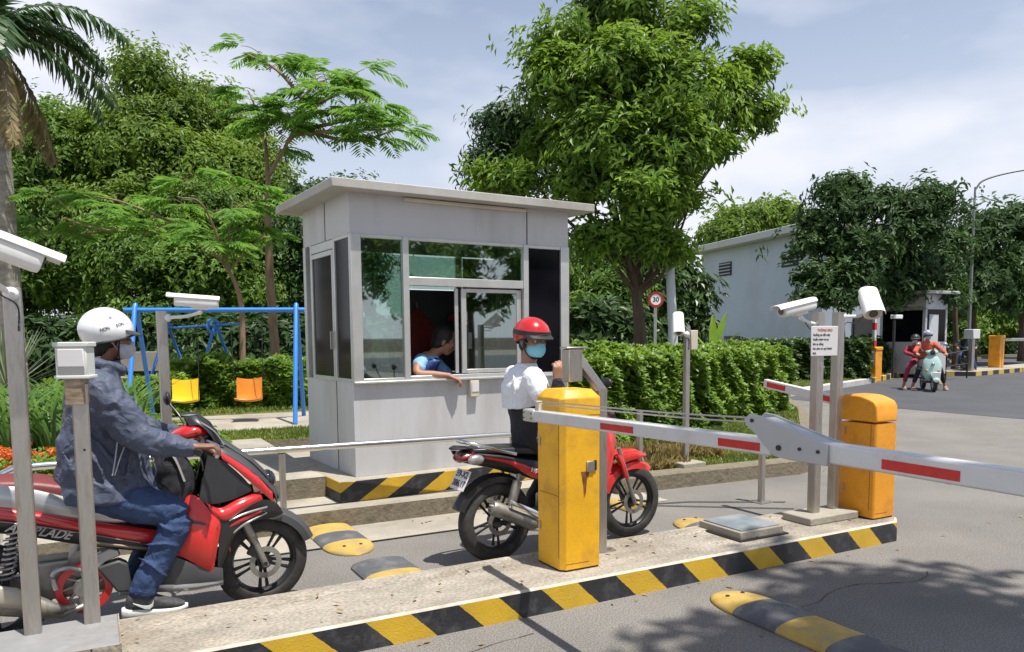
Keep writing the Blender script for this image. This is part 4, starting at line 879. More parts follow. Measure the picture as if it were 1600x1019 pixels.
t = thing('hand_barrow', 'dark wire frame barrier beside the parked motorcycles at the far gate', 'wire frame', (24.9, 15.2, 0), math.radians(12))
b = MB(); b.tube([(-0.9, 0, 0.0), (-0.9, 0, 0.85), (0.9, 0, 0.95), (0.9, 0, 0.0)], 0.025, 8); b.tube([(-0.9, 0, 0.45), (0.9, 0, 0.5)], 0.02, 8)
b.build('frame', M['dark_metal'], t)
t = thing('lamp_column', 'pale grey painted pole behind the hedge with a round speed sign at its side', 'pole', view(3.35, 16.0, 0.13))
b = MB(); b.tube([(0, 0, 0), (0.0, 0.0, 1.5), (-0.16, 0.05, 4.2)], [0.12, 0.10, 0.08], 14); b.build('column', M['wall_light'], t)
t = thing('road_sign', 'round white road sign with a red rim hanging by the dark trunk', 'road sign', view(2.72, 14.6, 0.13), -math.radians(28))
b = MB(); b.cyl((0, 0, 0), (0, 0, 2.2), 0.03); b.build('post', M['steel'], t)
b = MB(); b.lathe([(0.0, -0.045), (0.105, -0.045), (0.105, -0.035), (0.0, -0.035)], (0, 0, 2.06), closed=False); f = b.build('face', M['white_paint'], t)
b = MB(); b.lathe([(0.100, -0.052), (0.150, -0.052), (0.150, -0.034), (0.100, -0.034)], (0, 0, 2.06)); b.build('rim', pm('sign_red', (.30, .02, .02), .5), t)
text_mesh('number', '30', 0.12, M['ink'], f, (0, -0.047, 2.06), (math.pi/2, 0, 0), 0.001, bold=True)
t = thing('parked_car', 'pale blue car glimpsed above the hedge behind the card reader', 'car', view(1.50, 13.9, 0.0), math.radians(-20))
b = MB(); SEC = ((-2.0, .55, .35, .45), (-1.9, .80, .25, .80), (-1.0, .85, .22, .88), (-0.6, .80, .22, 1.28), (0.6, .80, .22, 1.32), (1.2, .85, .22, .95), (1.95, .82, .25, .82), (2.05, .6, .35, .5))
b.loft([[Vector((x, math.copysign(abs(math.cos(a))**.5, math.cos(a))*w2, (z0+z1)/2+math.copysign(abs(math.sin(a))**.5, math.sin(a))*(z1-z0)/2)) for a in [2*math.pi*k/20 for k in range(20)]] for x, w2, z0, z1 in SEC]); b.build('body', pm('car_paint', (0.35, 0.48, 0.58), 0.2, coat=0.8), t)
for x in (-1.25, 1.3):
    for y in (-0.72, 0.72): b = MB(); b.lathe([(0.18, -0.1), (0.32, -0.1), (0.32, 0.1), (0.18, 0.1)], (x, y, 0.32)); b.build('wheel', M['rubber'], t)

def cracks(b):
    rs = random.Random(8)
    for (x, y, a, n, w_) in ((3.4, 2.9, .2, 16, .003), (5.9, 3.0, -.5, 22, .004), (1.2, 3.2, -.3, 9, .003), (7.5, 4.6, 1.2, 20, .004), (9.5, 2.0, .4, 30, .005), (2.9, 4.75, .1, 16, .003), (5.2, 2.6, -1.1, 14, .003)):
        p = Vector((x, y, .0035))
        for k in range(n):
            a += rs.uniform(-.5, .5)*.6; q = p + Vector((math.cos(a), math.sin(a), 0))*rs.uniform(.05, .12); s_ = Vector((-math.sin(a), math.cos(a), 0))*w_*rs.uniform(.4, 1.2)
            b.add([p-s_, q-s_, q+s_, p+s_], [(0, 1, 2, 3)]); p = q
struct('road_cracks', cracks, pm('crack', (.05, .045, .04), 1.0))
M['litter'] = pm('fallen_leaf', (.22, .15, .05), .8, var=.5, scale=20)
rs = random.Random(21); b = MB()
for k in range(150):
    if k < 95: x, y, z = rs.uniform(-.5, 8), rs.choice([3.50-abs(rs.gauss(0, .12)), rs.uniform(1.2, 3.4), 5.9-abs(rs.gauss(0, .1))]), .006
    else: x, y, z = rs.uniform(-.2, 5.0), rs.uniform(3.6, 4.08), .166
    a = rs.uniform(0, 6.28); L = rs.uniform(.010, .030); d = Vector((math.cos(a), math.sin(a), 0))*L; s_ = Vector((-math.sin(a), math.cos(a), 0))*L*.4; p = Vector((x, y, z))
    b.add([p-d, p-s_+Vector((0, 0, .004)), p+d+Vector((0, 0, .005)), p+s_+Vector((0, 0, .003))], [(0, 1, 2), (0, 2, 3)])
tag(b.build('leaf_litter', M['litter']), 'tiny dry leaves and crumbs scattered over the asphalt and the island', 'leaf litter', kind='stuff')
# ------------------------------------------------------------------ two wheelers (local x forward, y left, z up, rear axle over x = 0)
def wheel(t, x, z, R, name='wheel', rim=M['black_plastic'], spokes=5, tw=0.045, steer=0.0, disc=True, rimr=None):
    X = Matrix.Translation((x, 0, z)) @ Matrix.Rotation(steer, 4, 'Z') @ Matrix.Rotation(0.3, 4, 'Y')
    rimr = rimr or R*0.72; hub = thing_child(name, t)
    b = MB(); pr = []
    for k in range(17):
        a = math.pi*(-0.12 + 1.24*k/16); rr_ = rimr + (R-rimr)*max(0, math.sin(a))**0.8 + (0.0 if 0 < k < 16 else -0.004); pr.append((rr_, -math.cos(a)*tw))
    b.lathe([(r, h) for r, h in pr], axis='y', n=56, X=X)
    ty = b.build('tyre', M['rubber'], hub)
    b = MB(); b.lathe([(rimr+0.004, -tw*0.62), (rimr+0.004, tw*0.62), (rimr-0.014, tw*0.55), (rimr-0.026, tw*0.2), (rimr-0.026, -tw*0.2), (rimr-0.014, -tw*0.55)], axis='y', n=48, X=X)
    for k in range(spokes):
        for s in ((-0.16, 0.16) if spokes <= 5 else (0,)):
            a = 2*math.pi*k/spokes; r0, r1 = 0.035, rimr-0.018
            b.tube([(math.cos(a+s*1.6)*r0, 0.0, math.sin(a+s*1.6)*r0), (math.cos(a+s)*(r0+r1)/2, 0, math.sin(a+s)*(r0+r1)/2), (math.cos(a+s*0.8)*r1, 0, math.sin(a+s*.8)*r1)], [(0.012, 0.009), (0.008, 0.007), (0.012, 0.008)], 8, X=X)
    b.cyl((0, -0.045, 0), (0, 0.045, 0), 0.042, n=20, X=X); b.build('rim', rim, hub)
    if disc:
        b = MB(); b.lathe([(0.060, -0.064), (0.090, -0.064), (0.090, -0.060), (0.060, -0.060)], axis='y', n=36, X=X); b.build('brake_disc', M['grey_metal'], hub)
    return hub
def thing_child(name, parent):
    o = bpy.data.objects.new(name, None); COL.objects.link(o); o.parent = parent; o.empty_display_size = 0.1; return o

def red_scooter(loc, rz):
    t = thing('motor_scooter', 'red and black sporty scooter carrying the rider in the white helmet', 'scooter', loc, rz)
    wheel(t, 1.29, 0.262, 0.260, steer=0.10, tw=0.046); wheel(t, 0.0, 0.262, 0.262, tw=0.05, disc=False)
    # black core so the skin panels have something behind them
    b = MB()
    for (x0, z0, w0, h0, x1, z1, w1, h1) in ((-0.42, .76, .05, .04, 0.0, .69, .10, .10), (0.0, .69, .10, .10, .45, .60, .12, .11), (.45, .60, .12, .11, .80, .47, .11, .10), (.80, .36, .11, .06, 1.05, .36, .10, .07)):
        rg = lambda x, z, w_, h: [Vector((x, w_*math.cos(2*math.pi*k/16), z+h*math.sin(2*math.pi*k/16))) for k in range(16)]
        b.loft([rg(x0, z0, w0, h0), rg(x1, z1, w1, h1)])
    b.tube(crv([(0.98, 0, 0.34), (1.0, 0, .55), (1.06, 0, 0.8), (1.0, 0, 0.98)], 5), [.07, .06, .07, .05], 12); b.build('frame_core', M['black_plastic'], t)
    # saddle
    b = MB(); secs = []
    for x, zt, zb, w_ in ((-0.40, .865, .83, .06), (-0.30, .875, .81, .10), (0.0, .870, .79, .125), (0.25, .855, .745, .145), (0.40, .80, .71, .145), (0.50, .765, .69, .145), (0.70, .745, .66, .12), (0.84, .72, .64, .07), (0.87, .70, .65, .03)):
        rg = []
        for k in range(24):
            a = 2*math.pi*k/24; e = .62; rg.append(Vector((x, math.copysign(abs(math.cos(a))**e, math.cos(a))*w_, (zt+zb)/2 + math.copysign(abs(math.sin(a))**e, math.sin(a))*(zt-zb)/2)))
        secs.append(rg)
    b.loft(secs); b.build('saddle', M['red_seat'], t, sub=1)
    b = MB(); b.panel([(-.44, .865), (-.1, .85), (.15, .825), (.40, .735), (.60, .685), (.84, .65)], [(-.44, .80), (-.1, .765), (.15, .715), (.40, .635), (.60, .595), (.84, .60)], ([.06, .13, .155, .155, .13, .08], [.07, .14, .17, .17, .15, .08]), 0.016); b.build('seat_band', M['silver'], t)
    b = MB(); b.panel([(-.50, .84), (-.2, .79), (.10, .735), (.40, .638), (.65, .565), (.86, .50)], [(-.48, .79), (-.2, .735), (.10, .675), (.40, .585), (.65, .495), (.86, .435)], ([.07, .13, .17, .18, .165, .13], [.08, .14, .18, .19, .175, .135]), 0.018); rp = b.build('side_panel', M['red_paint'], t)
    b = MB(); b.panel([(-.46, .785), (-.2, .732), (.10, .672), (.40, .582), (.65, .492), (.86, .430)], [(-.40, .735), (-.15, .66), (.10, .600), (.40, .505), (.65, .435), (.80, .385)], ([.08, .14, .178, .186, .172, .133], [.06, .10, .13, .14, .14, .11]), 0.014); lp = b.build('lower_panel', M['black_plastic'], t)
    b = MB(); b.panel([(-.30, .752), (.10, .670), (.40, .580), (.66, .490)], [(-.30, .746), (.10, .663), (.40, .573), (.66, .484)], ([.125, .180, .189, .173], [.125, .180, .189, .173]), 0.010, th=0.004); b.build('pinstripe', M['silver'], lp)
    b = MB(); b.panel([(.40, .545), (.60, .488), (.80, .425)], [(.42, .510), (.62, .455), (.80, .405)], ([.172, .168, .13], [.160, .155, .12]), 0.020, th=0.006); b.build('trim', pm('bronze_trim', (0.22, 0.17, 0.13), 0.35, metal=0.4), lp)
    text_mesh('lettering', 'AIR BLADE', 0.060, M['silver'], lp, (0.225, -0.186, 0.605), (math.pi/2, math.radians(16), 0), 0.002, shear=0.5, bold=True, sx=0.95)
    b = MB(); b.panel([(.02, .77), (.22, .725), (.36, .68)], [(.04, .735), (.22, .69), (.36, .65)], ([.18, .185, .185], [.19, .19, .19]), 0.008, th=0.004)
    # inner leg shield (red), floor, step strip
    b = MB(); b.panel([(.87, .68), (.93, .70), (1.00, .62), (1.06, .585)], [(.80, .40), (.86, .38), (.93, .33), (1.0, .285)], ([.13, .155, .175, .18], [.15, .175, .19, .19]), 0.040); b.build('leg_shield', M['red_plain'], t)
    b = MB(); b.panel([(.845, .56), (.92, .575), (1.03, .53)], [(.845, .545), (.92, .56), (1.03, .515)], ([.185, .208, .205], [.187, .209, .206]), .004, th=.004, n=14, m=2); b.build('moulding', M['dark_plastic'], t)
    b = MB(); b.panel([(.98, .66), (1.05, .62), (1.15, .655), (1.27, .68)], [(1.02, .585), (1.08, .555), (1.17, .60), (1.28, .635)], ([.17, .17, .15, .12], [.19, .19, .17, .13]), 0.018); b.build('shield_arm', M['red_paint'], t)
    b = MB(); b.panel([(1.06, .925), (1.15, .86), (1.25, .775), (1.34, .665)], [(1.08, .875), (1.16, .80), (1.24, .715), (1.34, .61)], ([.11, .13, .13, .10], [.13, .15, .145, .11]), 0.012); b.build('nose_stripe', M['red_paint'], t)
    b = MB(); b.panel([(1.00, .96), (1.10, .945), (1.24, .835), (1.36, .685), (1.385, .62)], [(1.04, .915), (1.12, .875), (1.25, .775), (1.345, .66), (1.37, .585)], ([.05, .05, .05, .04, .03], [.11, .12, .135, .105, .06]), 0.02)
    # nose cap bridging left to right
    rings = []
    for x, z, w_ in ((1.00, .965, .055), (1.10, .950, .06), (1.24, .840, .065), (1.33, .735, .06), (1.385, .62, .045)):
        rings.append([Vector((x+0.01*math.sin(a), w_*1.1*math.cos(a), z+.02*math.sin(a))) for a in [2*math.pi*k/16 for k in range(16)]])
    b.loft(rings); b.build('nose_cowl', M['dark_plastic'], t)
    b = MB(); b.panel([(1.01, .90), (1.09, .86), (1.17, .78), (1.22, .715)], [(.95, .66), (1.02, .64), (1.12, .655), (1.22, .69)], ([.10, .12, .13, .13], [.13, .14, .15, .14]), 0.004); b.build('inner_shield', M['black_plastic'], t)
    # front guard between shield and wheel, with graphics, and mudguard
    b = MB(); b.panel([(1.05, .590), (1.15, .605), (1.27, .632), (1.355, .605), (1.40, .535)], [(1.02, .24), (1.065, .33), (1.12, .44), (1.22, .52), (1.345, .515)], ([.19, .175, .145, .11, .08], [.17, .15, .13, .11, .08]), 0.016); fg = b.build('front_guard', M['black_plastic'], t)
    for k, (mt, P, Q) in enumerate((('silver', [(1.09, .555), (1.18, .585), (1.30, .60)], [(1.09, .548), (1.18, .572), (1.30, .588)]), ('red_plain', [(1.08, .52), (1.16, .555), (1.27, .575)], [(1.08, .505), (1.17, .538), (1.27, .565)]), ('silver', [(1.10, .475), (1.18, .53), (1.30, .56)], [(1.105, .468), (1.185, .518), (1.30, .553)]), ('red_plain', [(1.06, .50), (1.075, .43), (1.10, .36)], [(1.075, .50), (1.088, .43), (1.105, .38)]))):
        b = MB(); b.panel(P, Q, ([.197-.01*k, .178, .15-.01*k], [.195-.01*k, .176, .148-.01*k]), 0.004, th=0.006, n=14, m=3); b.build('decal', M[mt], fg)
    b = MB(); rings = []
    for k in range(15):
        a = math.radians(20+125*k/14); r_ = 0.295; c_, s_ = math.cos(a), math.sin(a); w_ = 0.062*(0.55+0.45*math.sin(math.pi*min(1, k/14+0.15)))
        rings.append([Vector((1.29+c_*(r_+dz), w_*dy, .262+s_*(r_+dz))) for dy, dz in ((-1, -.05), (-.95, -.012), (-.5, .010), (0, .016), (.5, .010), (.95, -.012), (1, -.05), (.9, -.05), (.85, -.018), (0, .004), (-.85, -.018), (-.9, -.05))])
    b.loft(rings, True, True); b.build('mudguard', M['dark_plastic'], t)
    b = MB(); b.panel([(.66, .385), (.80, .395), (.92, .335), (1.05, .295)], [(.70, .255), (.80, .245), (.92, .238), (1.05, .232)], ([.13, .17, .185, .185], [.15, .185, .19, .19]), 0.006); b.box((.87, 0, .245), (.34, .32, .02)); b.build('floorboard', M['dark_plastic'], t)
    b = MB(); b.panel([(.73, .255), (.90, .238), (1.05, .232)], [(.73, .215), (.90, .200), (1.05, .205)], ([.175, .19, .185], [.17, .185, .18]), 0.006, n=16, m=3); b.build('step_strip', M['silver'], t)
    # fork
    for s in (-1, 1):
        b = MB(); b.cyl((1.19, s*.078, .52), (1.295, s*.078, .245), .019); b.cyl((1.19, s*.078, .50), (1.235, s*.078, .40), .025); b.build('fork_leg', M['grey_metal'] if s < 0 else M['dark_metal'], t)
    b = MB(); b.cyl((1.29, -.10, .262), (1.29, .10, .262), .012); b.box((1.235, -.068, .33), (.07, .03, .05), ry=.5); b.build('brake_caliper', M['black_plastic'], t, bevel=.005)
    # engine, cooler cover, exhaust, shock
    b = MB(); b.box((.34, 0, .33), (.34, .17, .20)); b.cyl((.40, -.10, .40), (.40, .10, .40), .07); b.box((.14, 0.08, .27), (.42, .09, .14)); b.build('engine', M['grey_metal'], t, bevel=.02, seg=3)
    b = MB(); b.prism([(.41, .42), (.52, .475), (.56, .46), (.57, .43), (.50, .405), (.46, .37)], -.155, -.10, 'xz'); b.build('engine_bracket', M['silver'], t, bevel=.008)
    b = MB(); b.prism([(.46, .385), (.56, .41), (.60, .385), (.615, .26), (.60, .240), (.545, .245)], -.17, -.09, 'xz'); b.build('radiator_cover', M['dark_plastic'], t, bevel=.010)
    b = MB(); b.lathe([(.092, -.145), (.125, -.145), (.130, -.125), (.125, -.10), (.092, -.10)], (.40, 0, .285), n=40); fn = b.build('fan_ring', M['red_plain'], t)
    b = MB(); b.cyl((.40, -.135, .285), (.40, -.10, .285), .05)
    for k in range(9): a = k*2*math.pi/9; b.tube([(.40+.04*math.cos(a), -.13, .285+.04*math.sin(a)), (.40+.10*math.cos(a+.4), -.125, .285+.10*math.sin(a+.4))], .008, 6)
    b.build('fan', M['grey_metal'], fn)
    b = MB(); b.tube(crv([(.42, -.12, .36), (.34, -.15, .40), (.27, -.155, .38), (.28, -.15, .30)], 6), .014, 10); b.build('coolant_pipe', M['silver'], t)
    b = MB(); secs = []
    for x, z, w_, h in ((-.42, .40, .045, .055), (-.40, .40, .062, .072), (-.1, .345, .068, .078), (.14, .275, .062, .070), (.26, .225, .035, .038), (.31, .21, .02, .022)):
        secs.append([Vector((x, -.20+w_*math.cos(2*math.pi*k/20), z+h*math.sin(2*math.pi*k/20))) for k in range(20)])
    b.loft(secs); ex = b.build('muffler', M['grey_metal'], t)
    b = MB(); secs = []
    for x, z, w_, h in ((-.38, .43, .02, .04), (-.1, .385, .03, .052), (.13, .315, .032, .052), (.24, .25, .02, .03)):
        secs.append([Vector((x, -.262+w_*math.cos(2*math.pi*k/16)*.6, z+h*math.sin(2*math.pi*k/16))) for k in range(16)])
    b.loft(secs); b.build('heat_shield', pm('muffler_cover', (0.42, 0.38, 0.31), 0.4, metal=0.4, var=0.12, scale=14), ex)
    b = MB(); b.cyl((.26, -.19, .215), (.36, -.14, .195), .018); b.tube([(.20, -.17, .19), (.30, -.17, .175), (.44, -.12, .20)], .016); b.build('exhaust_pipe', M['grey_metal'], ex)
    b = MB(); P = [Vector((.075+.055*(k/90), -.135, .37+.26*(k/90))) + Vector((math.cos(k*.75)*.030, math.sin(k*.75)*.030, 0)) for k in range(91)]
    b.tube(P, .006, 6, caps=False); b.build('spring', M['silver'], t)
    b = MB(); b.cyl((.07, -.135, .34), (.135, -.135, .66), .017); b.build('damper', M['black_plastic'], t)
    # handlebar cowl, screen, grips, levers, mirrors
    b = MB(); secs = []
    for x, zc, w_, h in ((.84, 1.00, .05, .02), (.88, 1.01, .10, .045), (.95, 1.03, .115, .05), (1.00, 1.03, .09, .045), (1.03, 1.02, .04, .02)):
        secs.append([Vector((x, w_*math.cos(2*math.pi*k/20), zc+h*math.sin(2*math.pi*k/20))) for k in range(20)])
    b.loft(secs); b.build('handlebar_cowl', M['red_paint'], t, sub=1)
    b = MB(); b.panel([(.90, 1.115), (.97, 1.12), (1.04, 1.06), (1.09, .97)], [(.93, 1.06), (.98, 1.06), (1.03, 1.00), (1.05, .94)], ([.02, .03, .05, .06], [.08, .10, .11, .10]), 0.012)
    b.loft([[Vector((x, w_*math.cos(2*math.pi*k/14), z+.012*math.sin(2*math.pi*k/14))) for k in range(14)] for x, z, w_ in ((.895, 1.112, .03), (.97, 1.116, .045), (1.04, 1.06, .055), (1.09, .97, .06), (1.11, .93, .05))])
    b.build('dash_fairing', M['black_plastic'], t)
    b = MB(); b.panel([(.98, 1.085), (1.05, 1.03), (1.10, .95)], [(.985, 1.07), (1.05, 1.015), (1.09, .945)], ([.085, .09, .09], [.09, .095, .095]), 0.008, th=.004, n=14, m=3); b.build('fairing_trim', M['silver'], t)
    for s in (-1, 1):
        b = MB(); b.tube(crv([(.97, s*.05, 1.0), (.98, s*.16, .985), (.955, s*.25, .965), (.94, s*.34, .95)], 5), .012, 10); hb_ = b.build('handlebar', M['dark_metal'], t)
        b = MB(); b.cyl((.965, s*.225, .972), (.935, s*.345, .948), .019, n=14); b.build('grip', M['rubber'], hb_)
        b = MB(); b.tube(crv([(1.00, s*.17, .985), (1.045, s*.23, .965), (1.04, s*.30, .94), (1.02, s*.355, .925)], 5), [.008, .007, .007, .010], 8); b.build('brake_lever', M['chrome'], hb_)
    b = MB(); b.tube(crv([(.93, .10, 1.03), (.90, .14, 1.10), (.86, .20, 1.16)], 5), .006, 8); b.ell((.85, .23, 1.19), (.02, .06, .04)); b.build('mirror', M['black_plastic'], t)
    b = MB(); b.ell((1.33, 0, .72), (.05, .07, .06)); b.build('headlight', M['lens'], t)
    b = MB(); b.ell((-.50, 0, .80), (.05, .07, .035)); b.build('tail_light', M['lens_red'], t)
    b = MB(); b.panel([(-.42, .75), (-.3, .70), (-.22, .62)], [(-.48, .52), (-.40, .50), (-.32, .48)], ([.05, .06, .06], [.05, .06, .06]), .01, n=10, m=3); b.box((-.35, 0, .60), (.03, .12, .26), ry=.35); b.build('rear_mudguard', M['black_plastic'], t)
    return t
SC = (-0.50, 4.45, 0.0)
red_scooter(SC, math.radians(0.5))

t = thing('backpack', 'black bag with pale straps hanging in front of the left rider', 'bag', (SC[0]+0.83, SC[1], 0.56))
b = MB(); b.loft([[Vector((.02*math.sin(z*9)+w_*math.cos(a), .15*math.sin(a)*s_, z)) for a in [2*math.pi*k/20 for k in range(20)]] for z, w_, s_ in ((0.02, .05, .7), (.06, .095, .95), (.18, .11, 1), (.28, .10, 1), (.34, .07, .85), (.37, .03, .5))]); b.build('bag_body', M['black_cloth'], t, remesh=.012, smooth_it=2, disp={'scale': .06, 's': .015})
for y in (-.09, -.045): b = MB(); b.tube(crv([(-.02, y-.03, .40), (.02, y-.05, .33), (.055, y-.065, .22)], 6), [(.004, .014)], 8); b.build('strap', pm('strap', (.25, .25, .23), .7), t)

def small_motorbike(loc, rz, label, cat='motorcycle', red='red_plain', group=None, plate=True, detail=True):
    t = thing('motorcycle', label, cat, loc, rz, group)
    wheel(t, 1.17, 0.278, 0.277, spokes=5, tw=0.042, steer=-0.06, rimr=.205); wheel(t, 0.0, 0.278, 0.280, spokes=5, tw=0.052, rimr=.198)
    b = MB()
    rg = lambda x, z, w_, h: [Vector((x, w_*math.cos(2*math.pi*k/16), z+h*math.sin(2*math.pi*k/16))) for k in range(16)]
    b.loft([rg(-.26, .74, .05, .04), rg(0, .69, .08, .06), (rg(.3, .62, .09, .09)), rg(.55, .55, .07, .08), rg(.75, .62, .06, .06), rg(.88, .78, .05, .05)]); b.build('frame_core', M['black_plastic'], t)
    b = MB(); secs = []
    for x, zt, zb, w_ in ((-.22, .79, .76, .05), (-.18, .80, .75, .09), (.05, .795, .74, .12), (.25, .78, .71, .13), (.45, .765, .70, .12), (.60, .77, .72, .08), (.64, .765, .735, .03)):
        secs.append([Vector((x, math.copysign(abs(math.cos(a))**.6, math.cos(a))*w_, (zt+zb)/2+math.copysign(abs(math.sin(a))**.6, math.sin(a))*(zt-zb)/2)) for a in [2*math.pi*k/24 for k in range(24)]])
    b.loft(secs); b.build('saddle', M['black_plastic'], t, sub=1)
    b = MB(); b.panel([(-.30, .775), (-.05, .745), (.20, .69), (.50, .66)], [(-.28, .735), (-.05, .70), (.20, .60), (.45, .55)], ([.06, .10, .13, .11], [.06, .10, .135, .12]), .012); b.build('tail_panel', M['black_plastic'], t)
    b = MB(); b.panel([(-.14, .742), (.05, .700), (.25, .630), (.48, .565)], [(-.12, .722), (.05, .672), (.24, .560), (.46, .515)], ([.098, .128, .146, .128], [.098, .128, .146, .13]), .008, th=.006); sp = b.build('side_stripe', M[red], t)
    text_mesh('lettering', 'WAVE', .045, M['paper'], sp, (.24, -.160, .612), (math.pi/2, math.radians(19), 0), .002, shear=.4, bold=True)
    # rear rack rail, lamp cluster, fender, plate
    b = MB(); b.tube(crv([(.08, -.145, .745), (-.12, -.125, .80), (-.24, -.07, .835), (-.26, 0, .838), (-.24, .07, .835), (-.12, .125, .80), (.08, .145, .745)], 6), .013, 10); b.build('grab_rail', M['chrome'], t)
    b = MB(); b.loft([rg(-.17, .745, .09, .03), rg(-.22, .745, .095, .04), rg(-.28, .735, .075, .037), rg(-.30, .73, .03, .015)]); tl = b.build('tail_lamp', M['lens_red'], t)
    for s in (-1, 1): b = MB(); b.ell((-.20, s*.105, .725), (.06, .03, .035)); b.build('indicator', M['silver'], tl)
    b = MB(); b.loft([rg(-.20, .79, .07, .012), rg(-.28, .80, .08, .012), rg(-.33, .795, .03, .008)]); b.build('tail_cap', M['black_plastic'], t)
    b = MB(); rings = []
    for k in range(13):
        a = math.radians(60+100*k/12); r_ = .312+.02*(k/12); c_, s_ = math.cos(a), math.sin(a); w_ = .06
        rings.append([Vector((c_*(r_+dz), w_*dy, .278+s_*(r_+dz))) for dy, dz in ((-1, -.05), (-.9, -.01), (0, .012), (.9, -.01), (1, -.05), (.85, -.05), (.8, -.018), (0, .002), (-.8, -.018), (-.85, -.05))])
    b.loft(rings); b.build('rear_mudguard', M['black_plastic'], t)
    if plate:
        X = Matrix.Translation((-.262, -.0, .585)) @ Matrix.Rotation(math.radians(27), 4, 'Y')
        b = MB(); b.box((0, 0, 0), (.004, .19, .14), X=X); pl = b.build('number_plate', M['paper'], t, bevel=.002)
        for k, (s, z) in enumerate((('59-X2', .036), ('386.17', -.028))):
            o = text_mesh('plate_number', s, .062, M['ink'], pl, (0, 0, 0), (0, 0, 0), .0008, bold=True); o.matrix_basis = X @ Matrix.Translation((-.0035, 0, z)) @ Euler((math.pi/2, 0, -math.pi/2)).to_matrix().to_4x4()
    # engine, swing arm, shock, muffler
    b = MB(); b.box((.52, 0, .33), (.30, .16, .18)); b.cyl((.50, -.12, .31), (.50, .12, .31), .085); b.cyl((.68, 0, .36), (.82, 0, .42), .065); b.build('engine', M['grey_metal'], t, bevel=.02)
    for s in (-1, 1):
        b = MB(); b.tube([(.0, s*.075, .278), (.35, s*.07, .34)], [(.022, .010), (.028, .012)], 10); b.build('swing_arm', M['dark_metal'], t)
        b = MB(); b.cyl((.03, s*.105, .30), (.13, s*.105, .60), .013); b.cyl((.065, s*.105, .40), (.115, s*.105, .555), .033); b.build('shock_absorber', M['grey_metal'], t)
    b = MB(); b.tube(crv([(.62, -.10, .22), (.45, -.13, .20), (.24, -.14, .25), (.12, -.145, .30)], 5), .018, 10)
    b.tube([(.26, -.145, .245), (.20, -.148, .262), (-.10, -.15, .405), (-.115, -.15, .412)], [.022, .045, .050, .040], 18); mf = b.build('muffler', M['grey_metal'], t)
    b = MB(); b.cyl((-.112, -.15, .411), (-.145, -.15, .427), .020); b.build('tail_pipe', M['chrome'], mf)
    b = MB(); b.panel([(.0, .455), (.18, .37), (.28, .31)], [(.0, .40), (.16, .325), (.26, .27)], ([.197, .195, .19], [.199, .197, .19]), .004, th=.004, n=12, m=3, mirror=False); b.build('heat_shield', M['chrome'], mf)
    # front: leg shield, fender, fork, bars
    b = MB(); b.panel([(.72, .70), (.80, .80), (.87, .90), (.93, .93)], [(.66, .40), (.78, .42), (.88, .60), (.98, .76)], ([.12, .15, .13, .06], [.14, .19, .16, .08]), .02); b.build('leg_shield', M[red], t)
    b = MB(); rings = []
    for k in range(15):
        a = math.radians(48+112*k/14); r_ = .308; c_, s_ = math.cos(a), math.sin(a); w_ = .058*(.35+.65*min(1, k/5))
        rings.append([Vector((1.17+c_*(r_+dz), w_*dy, .278+s_*(r_+dz))) for dy, dz in ((-1, -.06), (-.9, -.01), (0, .014), (.9, -.01), (1, -.06), (.85, -.06), (.8, -.018), (0, .004), (-.8, -.018), (-.85, -.06))])
    b.loft(rings); fm = b.build('front_mudguard', M[red], t)
    b = MB(); b.panel([(.99, .62), (1.08, .66), (1.20, .655), (1.33, .615)], [(1.02, .56), (1.10, .59), (1.20, .60), (1.33, .605)], ([.07, .07, .05, .01], [.075, .075, .06, .012]), .008, n=14, m=4)
    b.loft([[Vector((x, w_*math.cos(2*math.pi*k/12), z+.012*math.sin(2*math.pi*k/12))) for k in range(12)] for x, z, w_ in ((.99, .63, .07), (1.08, .665, .07), (1.20, .66, .05), (1.33, .612, .012))]); b.build('beak', M[red], fm)
    for s in (-1, 1):
        b = MB(); b.cyl((1.01, s*.072, .70), (1.172, s*.072, .262), .016); b.build('fork_leg', M['grey_metal'], t)
        b = MB(); b.panel([(.98, .66), (1.03, .64)], [(1.06, .47), (1.10, .46)], ([.09], [.09]), .012, n=8, m=4, mirror=False, X=Matrix.Scale(-s, 4, (0, 1, 0))); b.build('fork_cover', M[red], t)
        b = MB(); b.tube(crv([(.86, s*.04, .97), (.84, s*.16, 1.0), (.78, s*.26, .99), (.74, s*.34, .975)], 5), .012, 10); hb_ = b.build('handlebar', M['dark_metal'], t)
        b = MB(); b.cyl((.785, s*.245, .99), (.735, s*.35, .973), .018); b.build('grip', M['rubber'], hb_)
        b = MB(); b.tube(crv([(.80, s*.18, 1.0), (.76, s*.22, 1.10), (.74, s*.26, 1.18)], 5), .006, 8); b.ell((.73, s*.28, 1.20), (.02, .055, .035)); b.build('mirror', M['black_plastic'], hb_)
    b = MB(); b.loft([[Vector((x, w_*math.cos(2*math.pi*k/16), z+h*math.sin(2*math.pi*k/16))) for k in range(16)] for x, z, w_, h in ((.78, .985, .05, .03), (.84, .98, .11, .05), (.92, .95, .11, .06), (.98, .93, .07, .05), (1.0, .92, .03, .02))]); hc = b.build('headlamp_cowl', M[red], t)
    b = MB(); b.ell((.97, 0, .93), (.04, .075, .045)); b.build('headlight', M['lens'], hc)
    b = MB(); b.tube([(.42, -.20, .245), (.42, .20, .245)], .010, 8)
    for s in (-1, 1): b.cyl((.42, s*.15, .248), (.42, s*.24, .248), .017)
    b.build('foot_peg', M['rubber'], t)
    return t
BK = (2.34, 4.56, 0.0)
mb = small_motorbike(BK, math.radians(3), 'small black and red motorcycle half hidden behind the near yellow cabinet')
GB = 'motorcycles waiting in shade at the distant gate'
darkbike = None
